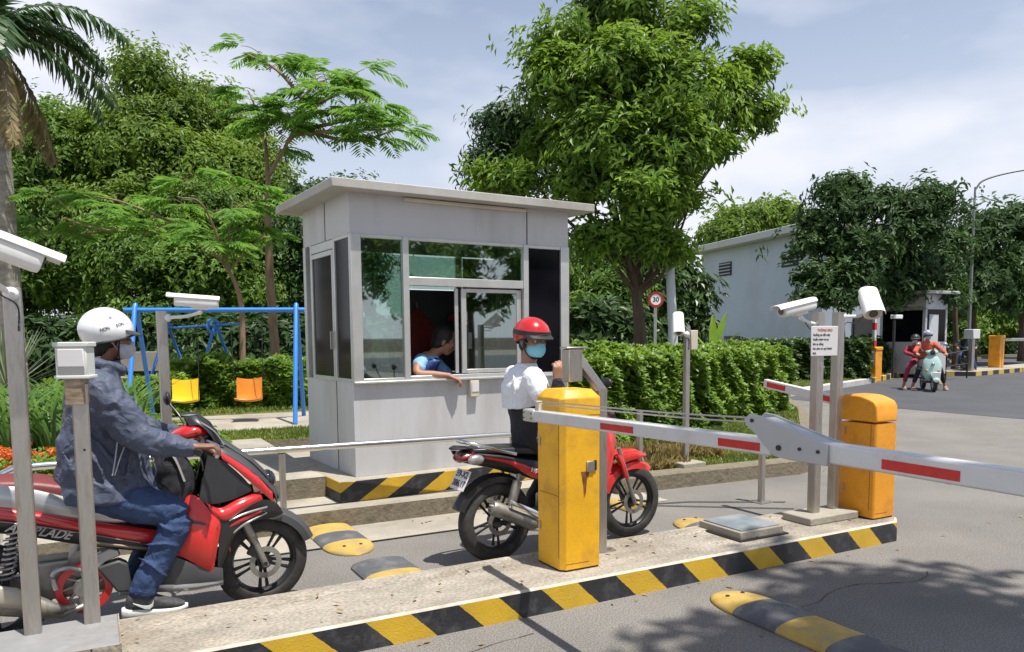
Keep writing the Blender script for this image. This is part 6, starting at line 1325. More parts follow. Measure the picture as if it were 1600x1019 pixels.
# ---- the two people on the pale green scooter, and one more at the far gate
def small_person(label, loc, rz, P, cols, hel, group=None):
    """P: joints; a modest but whole figure for someone twenty metres away"""
    b = MB(); n = V3(*P['neck']); p = V3(*P['pelvis']); limb(b, [p, p.lerp(n, .5), n], [(.11, .15), (.10, .14), (.08, .14)], 14); H = Matrix.Translation(n + V3(.02, 0, .10)) @ Matrix.Rotation(P.get('turn', 0), 4, 'Z')
    limb(b, [n, n+V3(.02, 0, .12)], [.055, .052], 12); head(b, H)
    for s, k in ((-1, 'r'), (1, 'l')):
        w_ = V3(*P['hand_'+k]); e = V3(*P['elbow_'+k]); a = V3(*P['foot_'+k]); kn = V3(*P['knee_'+k]); limb(b, [n+V3(0, s*.17, -.03), e, w_], [.05, .038, .028], 10); hand(b, w_, (w_-e), V3(0, 0, 1), V3(0, -s, 0), .9)
        limb(b, [p+V3(0, s*.09, 0), kn, a], [.08, .056, .036], 12); limb(b, [a, a+V3(.12, 0, -.05)], [.036, .028], 8)
    o = b.build('person', M['skin'], None, remesh=.010, smooth_it=2); o.location = loc; o.rotation_euler = (0, 0, rz); tag(o, label, 'person', group)
    c = MB(); c.loft([oval(p+V3(0, 0, -.04), .15, .19, 20, .85), oval(p.lerp(n, .5), .14, .18, 20, .85), oval(p.lerp(n, .9), .11, .18, 20, .85), oval(n+V3(.01, 0, .05), .065, .08, 20)])
    for s, k in ((-1, 'r'), (1, 'l')): w_ = V3(*P['hand_'+k]); e = V3(*P['elbow_'+k]); limb(c, [n+V3(0, s*.17, -.03), e, e.lerp(w_, .85)], [.075, .060, .045], 12)
    c.build('top', cols[0], o, remesh=.012, smooth_it=2, disp={'scale': .08, 's': .02})
    q = MB(); q.loft([oval(p+V3(0, 0, -.10), .13, .17, 20), oval(p+V3(0, 0, .02), .13, .17, 20)])
    for s, k in ((-1, 'r'), (1, 'l')): limb(q, [p+V3(0, s*.09, 0), V3(*P['knee_'+k]), V3(*P['knee_'+k]).lerp(V3(*P['foot_'+k]), .75)], [.095, .072, .055], 12)
    q.build('trousers', cols[1], o, remesh=.012, smooth_it=2)
    for k in 'rl': shoe(o, V3(*P['foot_'+k]), (1, 0), upper=cols[2], sole=M['white_plastic'])
    h = helmet('helmet', o, H, hel, peak=True); mask(H, o, M['mask_grey'])
    return o
OR = pm('orange_red_cloth', (.48, .085, .04), .8, var=.15); DR = pm('dark_red_cloth', (.30, .02, .05), .8, var=.2); HD = pm('patterned_helmet', (.35, .33, .45), .3, var=.7, scale=14); SK = M['skin']
small_person('person in an orange jacket and patterned helmet steering the pale green scooter', PS, VY,
    dict(pelvis=(.22, 0, .82), neck=(.30, 0, 1.26), hand_r=(.80, -.34, 1.0), hand_l=(.80, .34, 1.0), elbow_r=(.55, -.33, 1.05), elbow_l=(.55, .33, 1.05), knee_r=(.62, -.22, .62), knee_l=(.62, .24, .62), foot_r=(.52, -.36, .11), foot_l=(.55, .42, .11), turn=.2), (OR, M['black_cloth'], SK), HD)
small_person('person in dark red sitting behind the driver on the pale green scooter', PS, VY,
    dict(pelvis=(-.18, -.04, .82), neck=(-.06, -.22, 1.15), hand_r=(.22, -.30, .92), hand_l=(.16, .10, .95), elbow_r=(.02, -.46, 1.0), elbow_l=(.10, .18, 1.02), knee_r=(.28, -.42, .62), knee_l=(.26, .24, .60), foot_r=(.22, -.52, .11), foot_l=(.22, .34, .25), turn=-.3), (DR, DR, SK), M['dark_metal'])
small_person('person in dark clothes on a motorcycle by the farthest orange cabinet', (28.8, 17.3, 0), math.radians(215),
    dict(pelvis=(.30, 0, .84), neck=(.30, 0, 1.26), hand_r=(.72, -.30, 1.0), hand_l=(.72, .30, 1.0), elbow_r=(.50, -.33, 1.05), elbow_l=(.50, .33, 1.05), knee_r=(.64, -.18, .66), knee_l=(.64, .18, .66), foot_r=(.44, -.22, .36), foot_l=(.5, .36, .11)), (M['black_cloth'], M['navy'], M['black_cloth']), M['dark_metal'])
# ------------------------------------------------------------------ trees, hedges, palms, grass
RNG = np.random.default_rng(11)
def nrm(a): return a/np.maximum(1e-9, np.linalg.norm(a, axis=-1, keepdims=True))
def leaf_quads(P, D, N, L, W, fold=0.14, droop=0.15):
    """one folded, pointed leaf per row: P base, D direction, N normal"""
    D = nrm(D); S = nrm(np.cross(D, N)); N = np.cross(S, D); L = L[:, None]; W = W[:, None]
    mid = P + D*L*0.45
    a = P; b = mid + S*W*.5 + N*W*fold; c = P + D*L - N*L*droop; d = mid - S*W*.5 + N*W*fold
    V = np.stack([a, b, c, d], 1).reshape(-1, 3); F = np.arange(len(V)).reshape(-1, 4); return V, F
def rand_dirs(n, up=0.0):
    v = RNG.normal(size=(n, 3)); v[:, 2] += up; return nrm(v)
def rosette(C, A, k, L, W, spread=.9, jitter=.06, droop=.18, var=.3):
    """k leaves round each cluster centre C with axis A"""
    n = len(C); C = np.repeat(C, k, 0); A = np.repeat(A, k, 0); R = rand_dirs(n*k)
    side = nrm(R - A*(R*A).sum(1, keepdims=True)); D = nrm(A*(1-spread*RNG.uniform(.55, 1.15, (n*k, 1))) + side)
    N = nrm(A + rand_dirs(n*k)*.45 + np.array([0, 0, .35])); Lr = L*RNG.uniform(1-var, 1+var, n*k); P = C + D*Lr[:, None]*.12 + rand_dirs(n*k)*jitter
    return leaf_quads(P, D, N, Lr, W*Lr/L, droop=droop)
def blob_points(blobs, n, shell=.55, holes=0.0, hs=1.2):
    """points in a union of ellipsoids, denser towards the skin; outward axes too"""
    vol = np.array([b[1][0]*b[1][1]*b[1][2] for b in blobs])**.72; cnt = np.maximum(6, (n*vol/vol.sum())).astype(int); Ps, As = [], []
    for (c, r), k in zip(blobs, cnt):
        d = rand_dirs(k); q = RNG.uniform(shell**3, 1, k)**(1/3); lump = 1 + .16*np.sin(d[:, 0]*5+c[0]*3)*np.cos(d[:, 1]*6+c[1]) + .12*np.sin(d[:, 2]*9+c[2]*2)
        Ps.append(np.array(c) + d*q[:, None]*lump[:, None]*np.array(r)); As.append(nrm(d/np.array(r)*min(r) + np.array([0, 0, .35])))
    P, A = np.concatenate(Ps), np.concatenate(As)
    if holes:
        ph = np.sin(P[:, 0]*hs*2.1+1)*np.sin(P[:, 1]*hs*1.9+2)*np.sin(P[:, 2]*hs*2.3) + .3*np.sin(P[:, 0]*hs*4.7)*np.cos(P[:, 2]*hs*5.1)
        keep = ph > -1 + holes*1.1 - .35; keep = ph < (1.0-holes); P, A = P[keep], A[keep]
    return P, A
def stem_mesh(name, paths, mat, parent, n=9):
    b = MB()
    for pts, rad in paths: b.tube(crv(pts, 5), rad, n)
    o = b.build(name, mat, parent); return o
def broad_tree(name, label, loc, trunk, limbs, blobs, nclus, k, L, W, mat, bark=None, group=None, tr=.2, shell=.5, holes=.0, spread=.9, droop=.18, jitter=.10, cat='tree', twigs=True, cl=(16, .27)):
    """trunk: points; blobs: crown masses the limbs reach into; everything in the tree's own frame"""
    t = thing(name, label, cat, loc, 0, group); paths = [(trunk, [tr*1.25, tr, tr*.8, tr*.55])]
    top = Vector(trunk[-1]); rs = random.Random(hash_(label))
    for c, r in blobs:
        c = Vector(c); st = Vector(trunk[-2]).lerp(top, rs.uniform(.1, 1)); mid = st.lerp(c, .5) + Vector((rs.uniform(-.2, .2), rs.uniform(-.2, .2), -.1))
        paths.append(([st, mid, c], [tr*.42, tr*.26, tr*.10]))
        if twigs:
            for _ in range(4):
                e = c + Vector((rs.uniform(-.8, .8)*r[0], rs.uniform(-.8, .8)*r[1], rs.uniform(-.3, .8)*r[2])); s0 = st.lerp(c, rs.uniform(.5, 1)); paths.append(([s0, s0.lerp(e, .5)+Vector((0, 0, .08)), e], [tr*.13, tr*.08, tr*.03]))
    stem_mesh('trunk', paths, bark or M['bark'], t, 8)
    T, TA = blob_points(blobs, int(nclus/cl[0]), shell, holes)      # branch ends first, then a spray of leaf rosettes round each
    m_ = cl[0]; P = np.repeat(T, m_, 0) + RNG.normal(size=(len(T)*m_, 3))*np.array([cl[1], cl[1], cl[1]*.52])*RNG.uniform(.6, 1.5, (len(T), 1)).repeat(m_, 0)
    A = nrm(np.repeat(TA, m_, 0)*.8 + (P-np.repeat(T, m_, 0))*1.5 + np.array([0, 0, .35]))
    V, F = rosette(P, A, k, L, W, spread, jitter, droop); np_mesh('crown', V, F, mat, t); return t
def hash_(s):
    h = 7
    for ch in s: h = (h*31 + ord(ch)) % 1000003
    return h
LM = dict(
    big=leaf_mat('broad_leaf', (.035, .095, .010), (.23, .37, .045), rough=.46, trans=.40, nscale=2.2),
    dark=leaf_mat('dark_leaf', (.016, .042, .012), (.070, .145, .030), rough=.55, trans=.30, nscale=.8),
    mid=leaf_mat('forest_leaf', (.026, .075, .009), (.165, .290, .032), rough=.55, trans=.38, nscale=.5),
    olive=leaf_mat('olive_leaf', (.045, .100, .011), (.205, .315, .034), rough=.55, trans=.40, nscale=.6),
    feather=leaf_mat('feather_leaf', (.055, .150, .022), (.190, .370, .055), rough=.6, trans=.45, nscale=1.5),
    hedge=leaf_mat('hedge_leaf', (.045, .110, .012), (.24, .38, .045), rough=.42, trans=.34, nscale=1.8),
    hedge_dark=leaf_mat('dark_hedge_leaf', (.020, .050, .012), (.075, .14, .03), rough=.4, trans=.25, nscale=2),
    strap=leaf_mat('strap_leaf', (.040, .115, .025), (.17, .31, .07), rough=.35, trans=.35, nscale=3),
    palm=leaf_mat('palm_leaf', (.020, .055, .018), (.080, .150, .045), rough=.4, trans=.25, nscale=1),
    dry=leaf_mat('dry_frond', (.12, .09, .03), (.34, .28, .13), rough=.6, trans=.2, nscale=3),
    sword=leaf_mat('sword_leaf', (.05, .08, .035), (.30, .33, .20), rough=.35, trans=.15, nscale=4),
    grass=leaf_mat('grass_blade', (.055, .10, .012), (.24, .30, .05), rough=.5, trans=.35, nscale=1.5),
    drygrass=leaf_mat('dry_cover', (.09, .07, .02), (.36, .28, .09), rough=.6, trans=.3, nscale=2.5),
    flower=leaf_mat('flower_petal', (.42, .07, .01), (.80, .24, .03), rough=.5, trans=.3, nscale=5))

def vb(lat, dist, z, base): p = view(lat, dist, z); return (p.x-base.x, p.y-base.y, z)
def px_blob(px, py, dist, rx, rz, base, ry=None, dy=26):
    """crown mass seen at a bearing px and height py (photo pixels) from the photographer, dist metres off"""
    lat = (px-800)/1200*dist; z = EYE + (526-py-dy)/1200*dist; c = vb(lat, dist, z, base); k = dist/1200; sh = min(18, rx*.35); return (c, ((rx-sh)*k, ((ry or rx)-sh)*k, (rz-min(14, rz*.35))*k))

# big broad-leaved tree right of the booth
B0 = view(2.70, 16.2, 0.13)
bl = [px_blob(980+(a[0]-985)*.95, *a[1:], B0, dy=8) for a in ((885, 80, 16.2, 50, 54), (975, 35, 16.6, 80, 60), (1075, 65, 16.2, 55, 50), (870, 150, 15.6, 60, 62), (960, 140, 15.4, 90, 70), (1060, 160, 15.4, 90, 75), (1140, 165, 16.2, 44, 46), (1180, 190, 16.4, 30, 30), (855, 235, 16.2, 50, 46), (950, 240, 15.2, 85, 62), (1050, 250, 15.2, 80, 62), (1125, 245, 16.2, 52, 40), (905, 300, 15.6, 60, 36), (1010, 320, 15.0, 80, 50), (1085, 330, 15.4, 54, 36), (950, 385, 15.6, 60, 45), (1050, 390, 15.4, 44, 28), (825, 283, 15.8, 60, 18), (780, 288, 15.8, 34, 12), (1178, 125, 16.4, 18, 18), (925, -10, 16.4, 55, 40), (1085, 10, 16.6, 34, 20))]
broad_tree('broadleaf_tree', 'tall broad-leaved tree with glossy bright foliage just right of the booth', B0, [(0, 0, 0), (.02, 0, 1.0), (-.05, 0, 1.9), (-.15, .1, 3.0)], None, bl, 8200, 8, .18, .062, LM['big'], tr=.145, shell=.25, holes=.62, spread=.75, droop=.25, cl=(25, .22))
B1 = view(-0.55, 17.5, 0.13)
bl = [px_blob(*a, B1) for a in ((800, 190, 17.5, 45, 34), (780, 240, 17.5, 36, 26), (835, 215, 17.8, 45, 40), (775, 275, 17.3, 28, 18))]
broad_tree('broadleaf_tree', 'thin dark-leaved tree showing at the left side of the tall bright tree', view(.35, 17.6, .13), [(0, 0, 0), (.0, 0, 1.5), (-.1, 0, 3.0), (-.3, 0, 4.0)], None, [((c[0]+B1.x-view(.35, 17.6).x, c[1]+B1.y-view(.35, 17.6).y, c[2]), r) for c, r in bl], 800, 9, .26, .055, LM['dark'], tr=.09, shell=.3, spread=.9, droop=.35)

# the dense wood on the left: separate trees, one behind the other
GW = 'dense trees behind the playground'
WOOD = [(-6.7, 24, 'tallest round-topped tree in the left wood, yellow green at its crown', 'olive', ((248, 118, 24, 58, 48), (205, 185, 23.6, 60, 50), (290, 175, 23.6, 55, 50), (235, 230, 23, 95, 62), (160, 250, 23, 70, 60), (300, 260, 23.2, 75, 60), (225, 320, 22.6, 100, 60)), 2700),
        (-13.2, 24, 'dark tree filling the left wood just behind the palm', 'mid', ((100, 195, 23, 70, 60), (120, 250, 22.6, 80, 70), (50, 310, 22.4, 90, 80), (120, 340, 22, 90, 75), (20, 240, 23, 70, 70), (70, 410, 22, 100, 70), (150, 430, 22, 80, 60)), 2700),
        (-8.6, 22.5, 'deep green tree in the middle of the left wood above the swings', 'mid', ((330, 330, 22, 90, 70), (250, 400, 21.5, 90, 62), (340, 420, 21.5, 95, 60), (180, 380, 22, 70, 60), (290, 470, 21.5, 110, 45), (400, 450, 22, 60, 55)), 2300),
        (-6.4, 25, 'loose olive tree behind the slender tree with pale bark', 'olive', ((370, 200, 25, 60, 55), (330, 150, 25.4, 40, 35), (410, 260, 24.6, 60, 60), (350, 265, 24.4, 70, 60), (440, 330, 24, 65, 60), (400, 380, 24, 75, 60)), 1800),
        (-4.4, 24, 'dark tree directly behind the left end of the booth', 'dark', ((470, 300, 24, 60, 34), (500, 350, 23.5, 80, 60), (470, 430, 23.5, 80, 70), (540, 300, 24.5, 60, 26), (560, 400, 24, 70, 70)), 1500),
        (-17.0, 25, 'shaded tree at the far left edge of the wood', 'dark', ((-40, 240, 24, 80, 90), (-30, 340, 23.5, 90, 90), (20, 440, 22.8, 90, 60)), 1200)]
for lat, dist, lb, mt, bb, n in WOOD:
    bs = view(lat, dist, .29)
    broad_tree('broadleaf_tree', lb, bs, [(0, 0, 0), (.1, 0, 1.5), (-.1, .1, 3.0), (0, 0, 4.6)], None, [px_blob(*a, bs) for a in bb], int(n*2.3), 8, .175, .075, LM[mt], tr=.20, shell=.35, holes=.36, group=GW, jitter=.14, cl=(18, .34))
# low dark shrubs closing the view under the wood
for i, (x0, px, dist, w_, h, lb) in enumerate(((0, 80, 19.5, 120, 62, 'low dark shrub under the wood behind the left rider'), (0, 250, 20.0, 120, 60, 'low dark shrub under the wood behind the yellow swing'), (0, 420, 20.0, 120, 60, 'low dark shrub under the wood behind the orange swing'), (0, 560, 21.0, 100, 60, 'low dark shrub showing through the booth glass'))):
    lat = (px-800)/1200*dist; bs = view(lat, dist, .29); t = thing('shrub', lb, 'shrub', bs, 0, 'dark undergrowth shrubs below the wood'); k = dist/1200
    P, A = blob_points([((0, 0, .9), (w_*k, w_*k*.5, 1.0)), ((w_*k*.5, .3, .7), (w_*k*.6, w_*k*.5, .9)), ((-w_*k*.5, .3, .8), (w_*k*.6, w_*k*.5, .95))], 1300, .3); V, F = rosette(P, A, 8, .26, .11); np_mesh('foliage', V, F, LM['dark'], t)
    stem_mesh('stem', [([(0, 0, 0), (.1, 0, .6), (.3, 0, 1.2)], [.06, .04, .02]), ([(0, 0, 0), (-.2, .1, .6), (-.5, 0, 1.2)], [.05, .03, .02])], M['bark'], t)

# feathery trees
def fronds(C, D, L, mat, parent, name='crown', pairs=11, pin=.22, W=.045, sag=.35):
    """bipinnate sprays: a drooping rachis with narrow leaflets either side"""
    n = len(C); D = nrm(D); up = np.array([0, 0, 1.0]); S = nrm(np.cross(D, up)); Vs, Ls, Ws, Ns, Ps = [], [], [], [], []
    for j in range(pairs):
        u = (j+1)/pairs; base = C + D*(L*u)[:, None] - up*(sag*L*u*u)[:, None]
        for s in (-1, 1):
            d = nrm(D*.55 + S*s*.85 - up*(.12+.35*u) + rand_dirs(n)*.12); ln = L*pin*2.1*math.sin(math.pi*(.18+.72*u))*RNG.uniform(.8, 1.2, n)
            Ps.append(base); Vs.append(d); Ls.append(ln); Ws.append(np.full(n, W)); Ns.append(nrm(up + rand_dirs(n)*.3))
    V, F = leaf_quads(np.concatenate(Ps), np.concatenate(Vs), np.concatenate(Ns), np.concatenate(Ls), np.concatenate(Ws), .1, .12); return np_mesh(name, V, F, mat, parent)
def feather_tree(label, base, trunk, limbs, nf, L, tr, seed, bark=None, W=.05, mat=None):
    t = thing('feathery_tree', label, 'tree', base, 0, 'slender feathery trees by the playground'); paths = [(trunk, [tr*1.15, tr, tr*.8, tr*.6])] + [(l, [tr*.55, tr*.35, tr*.16]) for l in limbs]
    rs = np.random.default_rng(seed); C, D = [], []
    for l in limbs:
        P = crv(l, 6); e = P[-1]
        for k in range(nf):
            u = rs.uniform(.45, 1.0); i = int(u*(len(P)-1)); p = P[i] + Vector(rs.normal(size=3)*.12); a = rs.uniform(0, 2*math.pi); d = Vector((math.cos(a), math.sin(a), rs.uniform(.05, .55)))
            tp = p + d*rs.uniform(.15, .5); paths.append(([p, p.lerp(tp, .5)+Vector((0, 0, .04)), tp], [tr*.12, tr*.08, tr*.05])); C.append(tp); D.append(d)
            for _ in range(3): a2 = a + rs.uniform(-1.1, 1.1); C.append(tp); D.append(Vector((math.cos(a2), math.sin(a2), rs.uniform(-.1, .4))))
    stem_mesh('trunk', paths, bark or M['bark_light'], t, 8); C = np.array([tuple(c) for c in C]); D = np.array([tuple(d) for d in D]); fronds(C, D, rs.uniform(.75, 1.2, len(C))*L, mat or LM['feather'], t, W=W); return t
F0 = view(-4.75, 15.6, .29)
def pt(px, py, dist, base): return Vector(vb((px-800)/1200*dist, dist, EYE+(526-py)/1200*dist, base))
Fp = lambda px, py, d=15.6: pt(px, py, d, F0)
feather_tree('slender feathery tree with a pale forked trunk rising behind the booth roof', F0, [(0, 0, 0), Fp(428, 480), Fp(427, 380), Fp(430, 300)],
    [[Fp(430, 300), Fp(462, 250), Fp(488, 190)], [Fp(462, 250), Fp(505, 200, 15.2), Fp(550, 178, 15)], [Fp(470, 240), Fp(540, 235, 15), Fp(610, 235, 14.8)], [Fp(488, 190), Fp(450, 145, 15.8), Fp(400, 118, 16)], [Fp(480, 195), Fp(500, 172), Fp(520, 160, 16)], [Fp(470, 235), Fp(560, 215, 15.4), Fp(590, 178, 15.2)], [Fp(430, 300), Fp(425, 230, 16), Fp(405, 175, 16.2)], [Fp(475, 230), Fp(560, 250, 15.4), Fp(635, 232, 15)]], 8, .62, .085, 3, W=.050)
F1 = view(-4.9, 13.9, .29); Gp = lambda px, py, d=13.9: pt(px, py, d, F1)
feather_tree('low spreading feathery tree whose light green sprays hang above the swings', F1, [(0, 0, 0), Gp(382, 520), Gp(375, 470), Gp(360, 440)],
    [[Gp(365, 445), Gp(310, 385), Gp(230, 375)], [Gp(365, 445), Gp(330, 350, 13.4), Gp(290, 335, 13.2)], [Gp(360, 440), Gp(370, 370, 13.8), Gp(375, 335, 13.8)], [Gp(310, 385), Gp(200, 340, 13.6), Gp(140, 335, 13.4)], [Gp(365, 445), Gp(340, 420, 13.2), Gp(310, 405, 13)], [Gp(300, 385), Gp(180, 385, 13), Gp(110, 365, 12.8)], [Gp(365, 445), Gp(400, 410, 14), Gp(440, 370, 14.2)], [Gp(230, 375), Gp(140, 390, 13.6), Gp(60, 380, 13.6)]], 6, .58, .05, 5, W=.050)

# palm at the left edge
def palm(base, hgt, label, nf=19, L=2.05):
    t = thing('palm_tree', label, 'palm', base); b = MB(); prof = [(.32, 0), (.25, .3), (.215, 1.2), (.205, 2.4), (.17, hgt*.86)]; rings = []
    for i in range(60):
        u = i/59; z = u*hgt*.86; r = np.interp(z, [q[1] for q in prof], [q[0] for q in prof])*(1+.025*(i % 2)); rings.append([Vector((r*math.cos(a), r*math.sin(a), z)) for a in [2*math.pi*k/20 for k in range(20)]])
    b.loft(rings); b.build('trunk', M['palm_bark'], t)
    b = MB(); b.tube([(0, 0, hgt*.85), (0, 0, hgt*.93), (0, 0, hgt)], [.13, .11, .05], 14); b.build('crown_shaft', pm('crown_shaft', (.16, .22, .07), .5, var=.2), t)
    rs = random.Random(5)
    for k in range(nf):
        a = 2*math.pi*k/nf*1.618*4 % (2*math.pi); el_ = math.radians(rs.uniform(5, 78)) if k < nf-3 else math.radians(-35); ln = L*rs.uniform(.85, 1.1); pts = []; p = Vector((0, 0, hgt*.97)); d = Vector((math.cos(a)*math.cos(el_), math.sin(a)*math.cos(el_), math.sin(el_)))
        for j in range(15): pts.append(p.copy()); p = p + d*ln/14; d = (d + Vector((0, 0, -.135 if k < nf-3 else -.10))).normalized()
        fr = thing_child('frond', t); b = MB(); b.tube(pts, [.022, .014, .005], 6); b.build('rib', M['bark_light'] if k >= nf-3 else M['palm_bark'], fr)
        A = np.array([tuple(q) for q in pts]); T = nrm(np.gradient(A, axis=0)); uu_ = np.linspace(.10, 1, 52); X = np.stack([np.interp(uu_, np.linspace(0, 1, 15), A[:, i]) for i in range(3)], 1); TT = np.stack([np.interp(uu_, np.linspace(0, 1, 15), T[:, i]) for i in range(3)], 1)
        S = nrm(np.cross(TT, np.array([0, 0, 1.0]))); Ps, Ds, Ns, Ls = [], [], [], []
        for s in (-1, 1):
            dn = (.30 if k < nf-3 else 1.4); Ds.append(nrm(TT*.55 + S*s + np.array([0, 0, -dn]) + RNG.normal(size=X.shape)*.10)); Ps.append(X); Ns.append(nrm(np.cross(S*s, TT)*s + RNG.normal(size=X.shape)*.2)); Ls.append(.50*np.sin(np.pi*(.12+.80*uu_))**.7*RNG.uniform(.85, 1.15, 52))
        V, F = leaf_quads(np.concatenate(Ps), np.concatenate(Ds), np.concatenate(Ns), np.concatenate(Ls), np.full(104, .058), .05, .30); np_mesh('leaflets', V, F, LM['dry'] if k >= nf-3 else LM['palm'], fr)
    return t
palm(view(-7.82, 12.0, .15), 6.2, 'tall palm with a ringed grey trunk at the left edge of the picture')

# trees right: around the service building and along the far street
GR = 'street trees along the far road'
RIGHT = [(10.9, 25.5, 'layered dark tree in front of the pale blue building', 'dark', .10, ((1268, 330, 25.5, 24, 14), (1308, 285, 25.5, 30, 17), (1330, 315, 25.2, 34, 20), (1370, 300, 25.8, 28, 18), (1410, 312, 25.9, 26, 12), (1443, 296, 26, 30, 17), (1462, 315, 26, 18, 10), (1258, 366, 25.2, 20, 13), (1300, 368, 25, 34, 16), (1345, 365, 25, 34, 20), (1390, 352, 25.6, 30, 16), (1430, 348, 26, 26, 12), (1262, 414, 24.6, 18, 11), (1298, 418, 24.5, 28, 12), (1330, 410, 24.8, 34, 18), (1275, 446, 24.4, 20, 9), (1318, 448, 24.4, 22, 8)), 1700),
         (17.0, 29.5, 'second dark tree behind the distant booth roof', 'dark', .10, ((1405, 400, 27, 50, 38), (1440, 400, 27.5, 50, 40), (1385, 440, 26.6, 50, 28), (1450, 450, 27.5, 50, 30), (1470, 370, 28, 36, 26)), 1100),
         (21.6, 36, 'rounded dark tree left of the street lamp', 'dark', .14, ((1520, 370, 36, 32, 34), (1540, 420, 36, 46, 40), (1500, 440, 36, 40, 40), (1530, 340, 36.5, 26, 20)), 1000),
         (24.5, 37, 'dark tree cut by the right edge of the picture', 'dark', .14, ((1590, 330, 37, 44, 30), (1600, 390, 37, 60, 44), (1575, 450, 37, 60, 34), (1640, 360, 37, 60, 60)), 1000),
         (15.0, 46, 'bright green tree peeping over the pale blue building', 'olive', .16, ((1160, 330, 45, 50, 30), (1205, 325, 46, 44, 26), (1235, 345, 46, 30, 22), (1130, 350, 44, 40, 34)), 1100),
         (4.6, 28, 'leafy tree behind the hedge between booth and building', 'mid', .14, ((900, 400, 27, 60, 60), (960, 440, 26, 60, 60), (1025, 430, 27, 38, 60), (905, 480, 25, 60, 50), (860, 440, 26, 40, 60), (1040, 480, 27, 22, 50)), 1500),
         (27, 46, 'sunlit pale tree far beyond the gate, right edge', 'big', .16, ((1540, 480, 46, 50, 26), (1590, 490, 46, 40, 30), (1500, 480, 47, 40, 26)), 900),
         (19.5, 44, 'far tree behind the parked motorcycles', 'mid', .16, ((1480, 430, 44, 50, 50), (1420, 470, 44, 50, 34), (1480, 500, 44, 50, 26)), 900)]
for lat, dist, lb, mt, tr, bb, n in RIGHT:
    bs = view(lat, dist, .13)
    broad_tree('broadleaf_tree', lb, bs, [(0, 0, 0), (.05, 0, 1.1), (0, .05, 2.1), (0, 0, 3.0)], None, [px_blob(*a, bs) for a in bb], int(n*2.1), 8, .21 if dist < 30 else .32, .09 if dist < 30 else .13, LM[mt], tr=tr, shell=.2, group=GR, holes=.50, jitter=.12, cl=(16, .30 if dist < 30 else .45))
for px, dist, h, lb in ((1540, 50, 1.6, 'low hedge far beyond the gate at the right edge'), (1350, 27.5, 1.1, 'low bush below the distant booth window'), (940, 22, 2.3, 'dark shrub between the two trunks behind the hedge'), (1040, 27, 4.3, 'tall dark shrub at the left corner of the pale blue building')):
    lat = (px-800)/1200*dist; bs = view(lat, dist, .13); t = thing('shrub', lb, 'shrub', bs, 0, 'far low shrubs'); k = dist/1200
    P, A = blob_points([((0, 0, h*.5), (100*k, 1.0, h*.6) if px not in (1350, 1045) else (((.7 if px == 1350 else .75)), .8, h*.6))], 900, .2); V, F = rosette(P, A, 8, .30, .13); np_mesh('foliage', V, F, LM['hedge_dark'], t)
    stem_mesh('stem', [([(0, 0, 0), (.05, 0, h*.3), (.1, 0, h*.6)], [.05, .04, .02])], M['bark'], t)

# trees behind the photographer: they shade the near asphalt and show in the booth glass
for x, y, lb, bb, n in ((4.6, -1.9, 'tree overhead behind the photographer that shades the near asphalt', (((.45, 1.75, 9.1), (.30, .34, .3)), ((.20, 1.25, 9.0), (.42, .30, .3)), ((-.70, 1.45, 8.8), (.36, .20, .25)), ((2.0, -.2, 9.3), (.9, .5, .5)), ((-1.3, .2, 9.1), (.6, .35, .4)), ((.4, -1.8, 9.4), (1.6, 1.0, .9))), 560),
                     (13.5, -10, 'leafy tree across the road behind the photographer', (((0, 0, 4.5), (2.4, 2.2, 2.0)), ((2, .5, 3.6), (1.6, 1.6, 1.3)), ((-2, 0, 3.8), (1.8, 1.6, 1.4))), 900),
                     (8.5, -9, 'broad tree across the road reflected in the booth glass', (((0, 0, 4.2), (2.6, 2.2, 2.0)), ((2, .5, 3.2), (1.6, 1.6, 1.3)), ((-2, 0, 3.2), (1.8, 1.6, 1.4))), 900),
                     (3.5, -11, 'round tree across the road behind the photographer', (((0, 0, 4.2), (2.6, 2.2, 2.4)), ((1.5, .5, 3.0), (1.6, 1.6, 1.3))), 800)):
    broad_tree('broadleaf_tree', lb, (x, y, 0), [(0, 0, 0), (.05, 0, 1.3), (0, .05, 2.4), (0, 0, 3.6)], None, bb, n, 9, .28, .11, LM['mid'], tr=.14, shell=.15, group='trees behind the photographer')

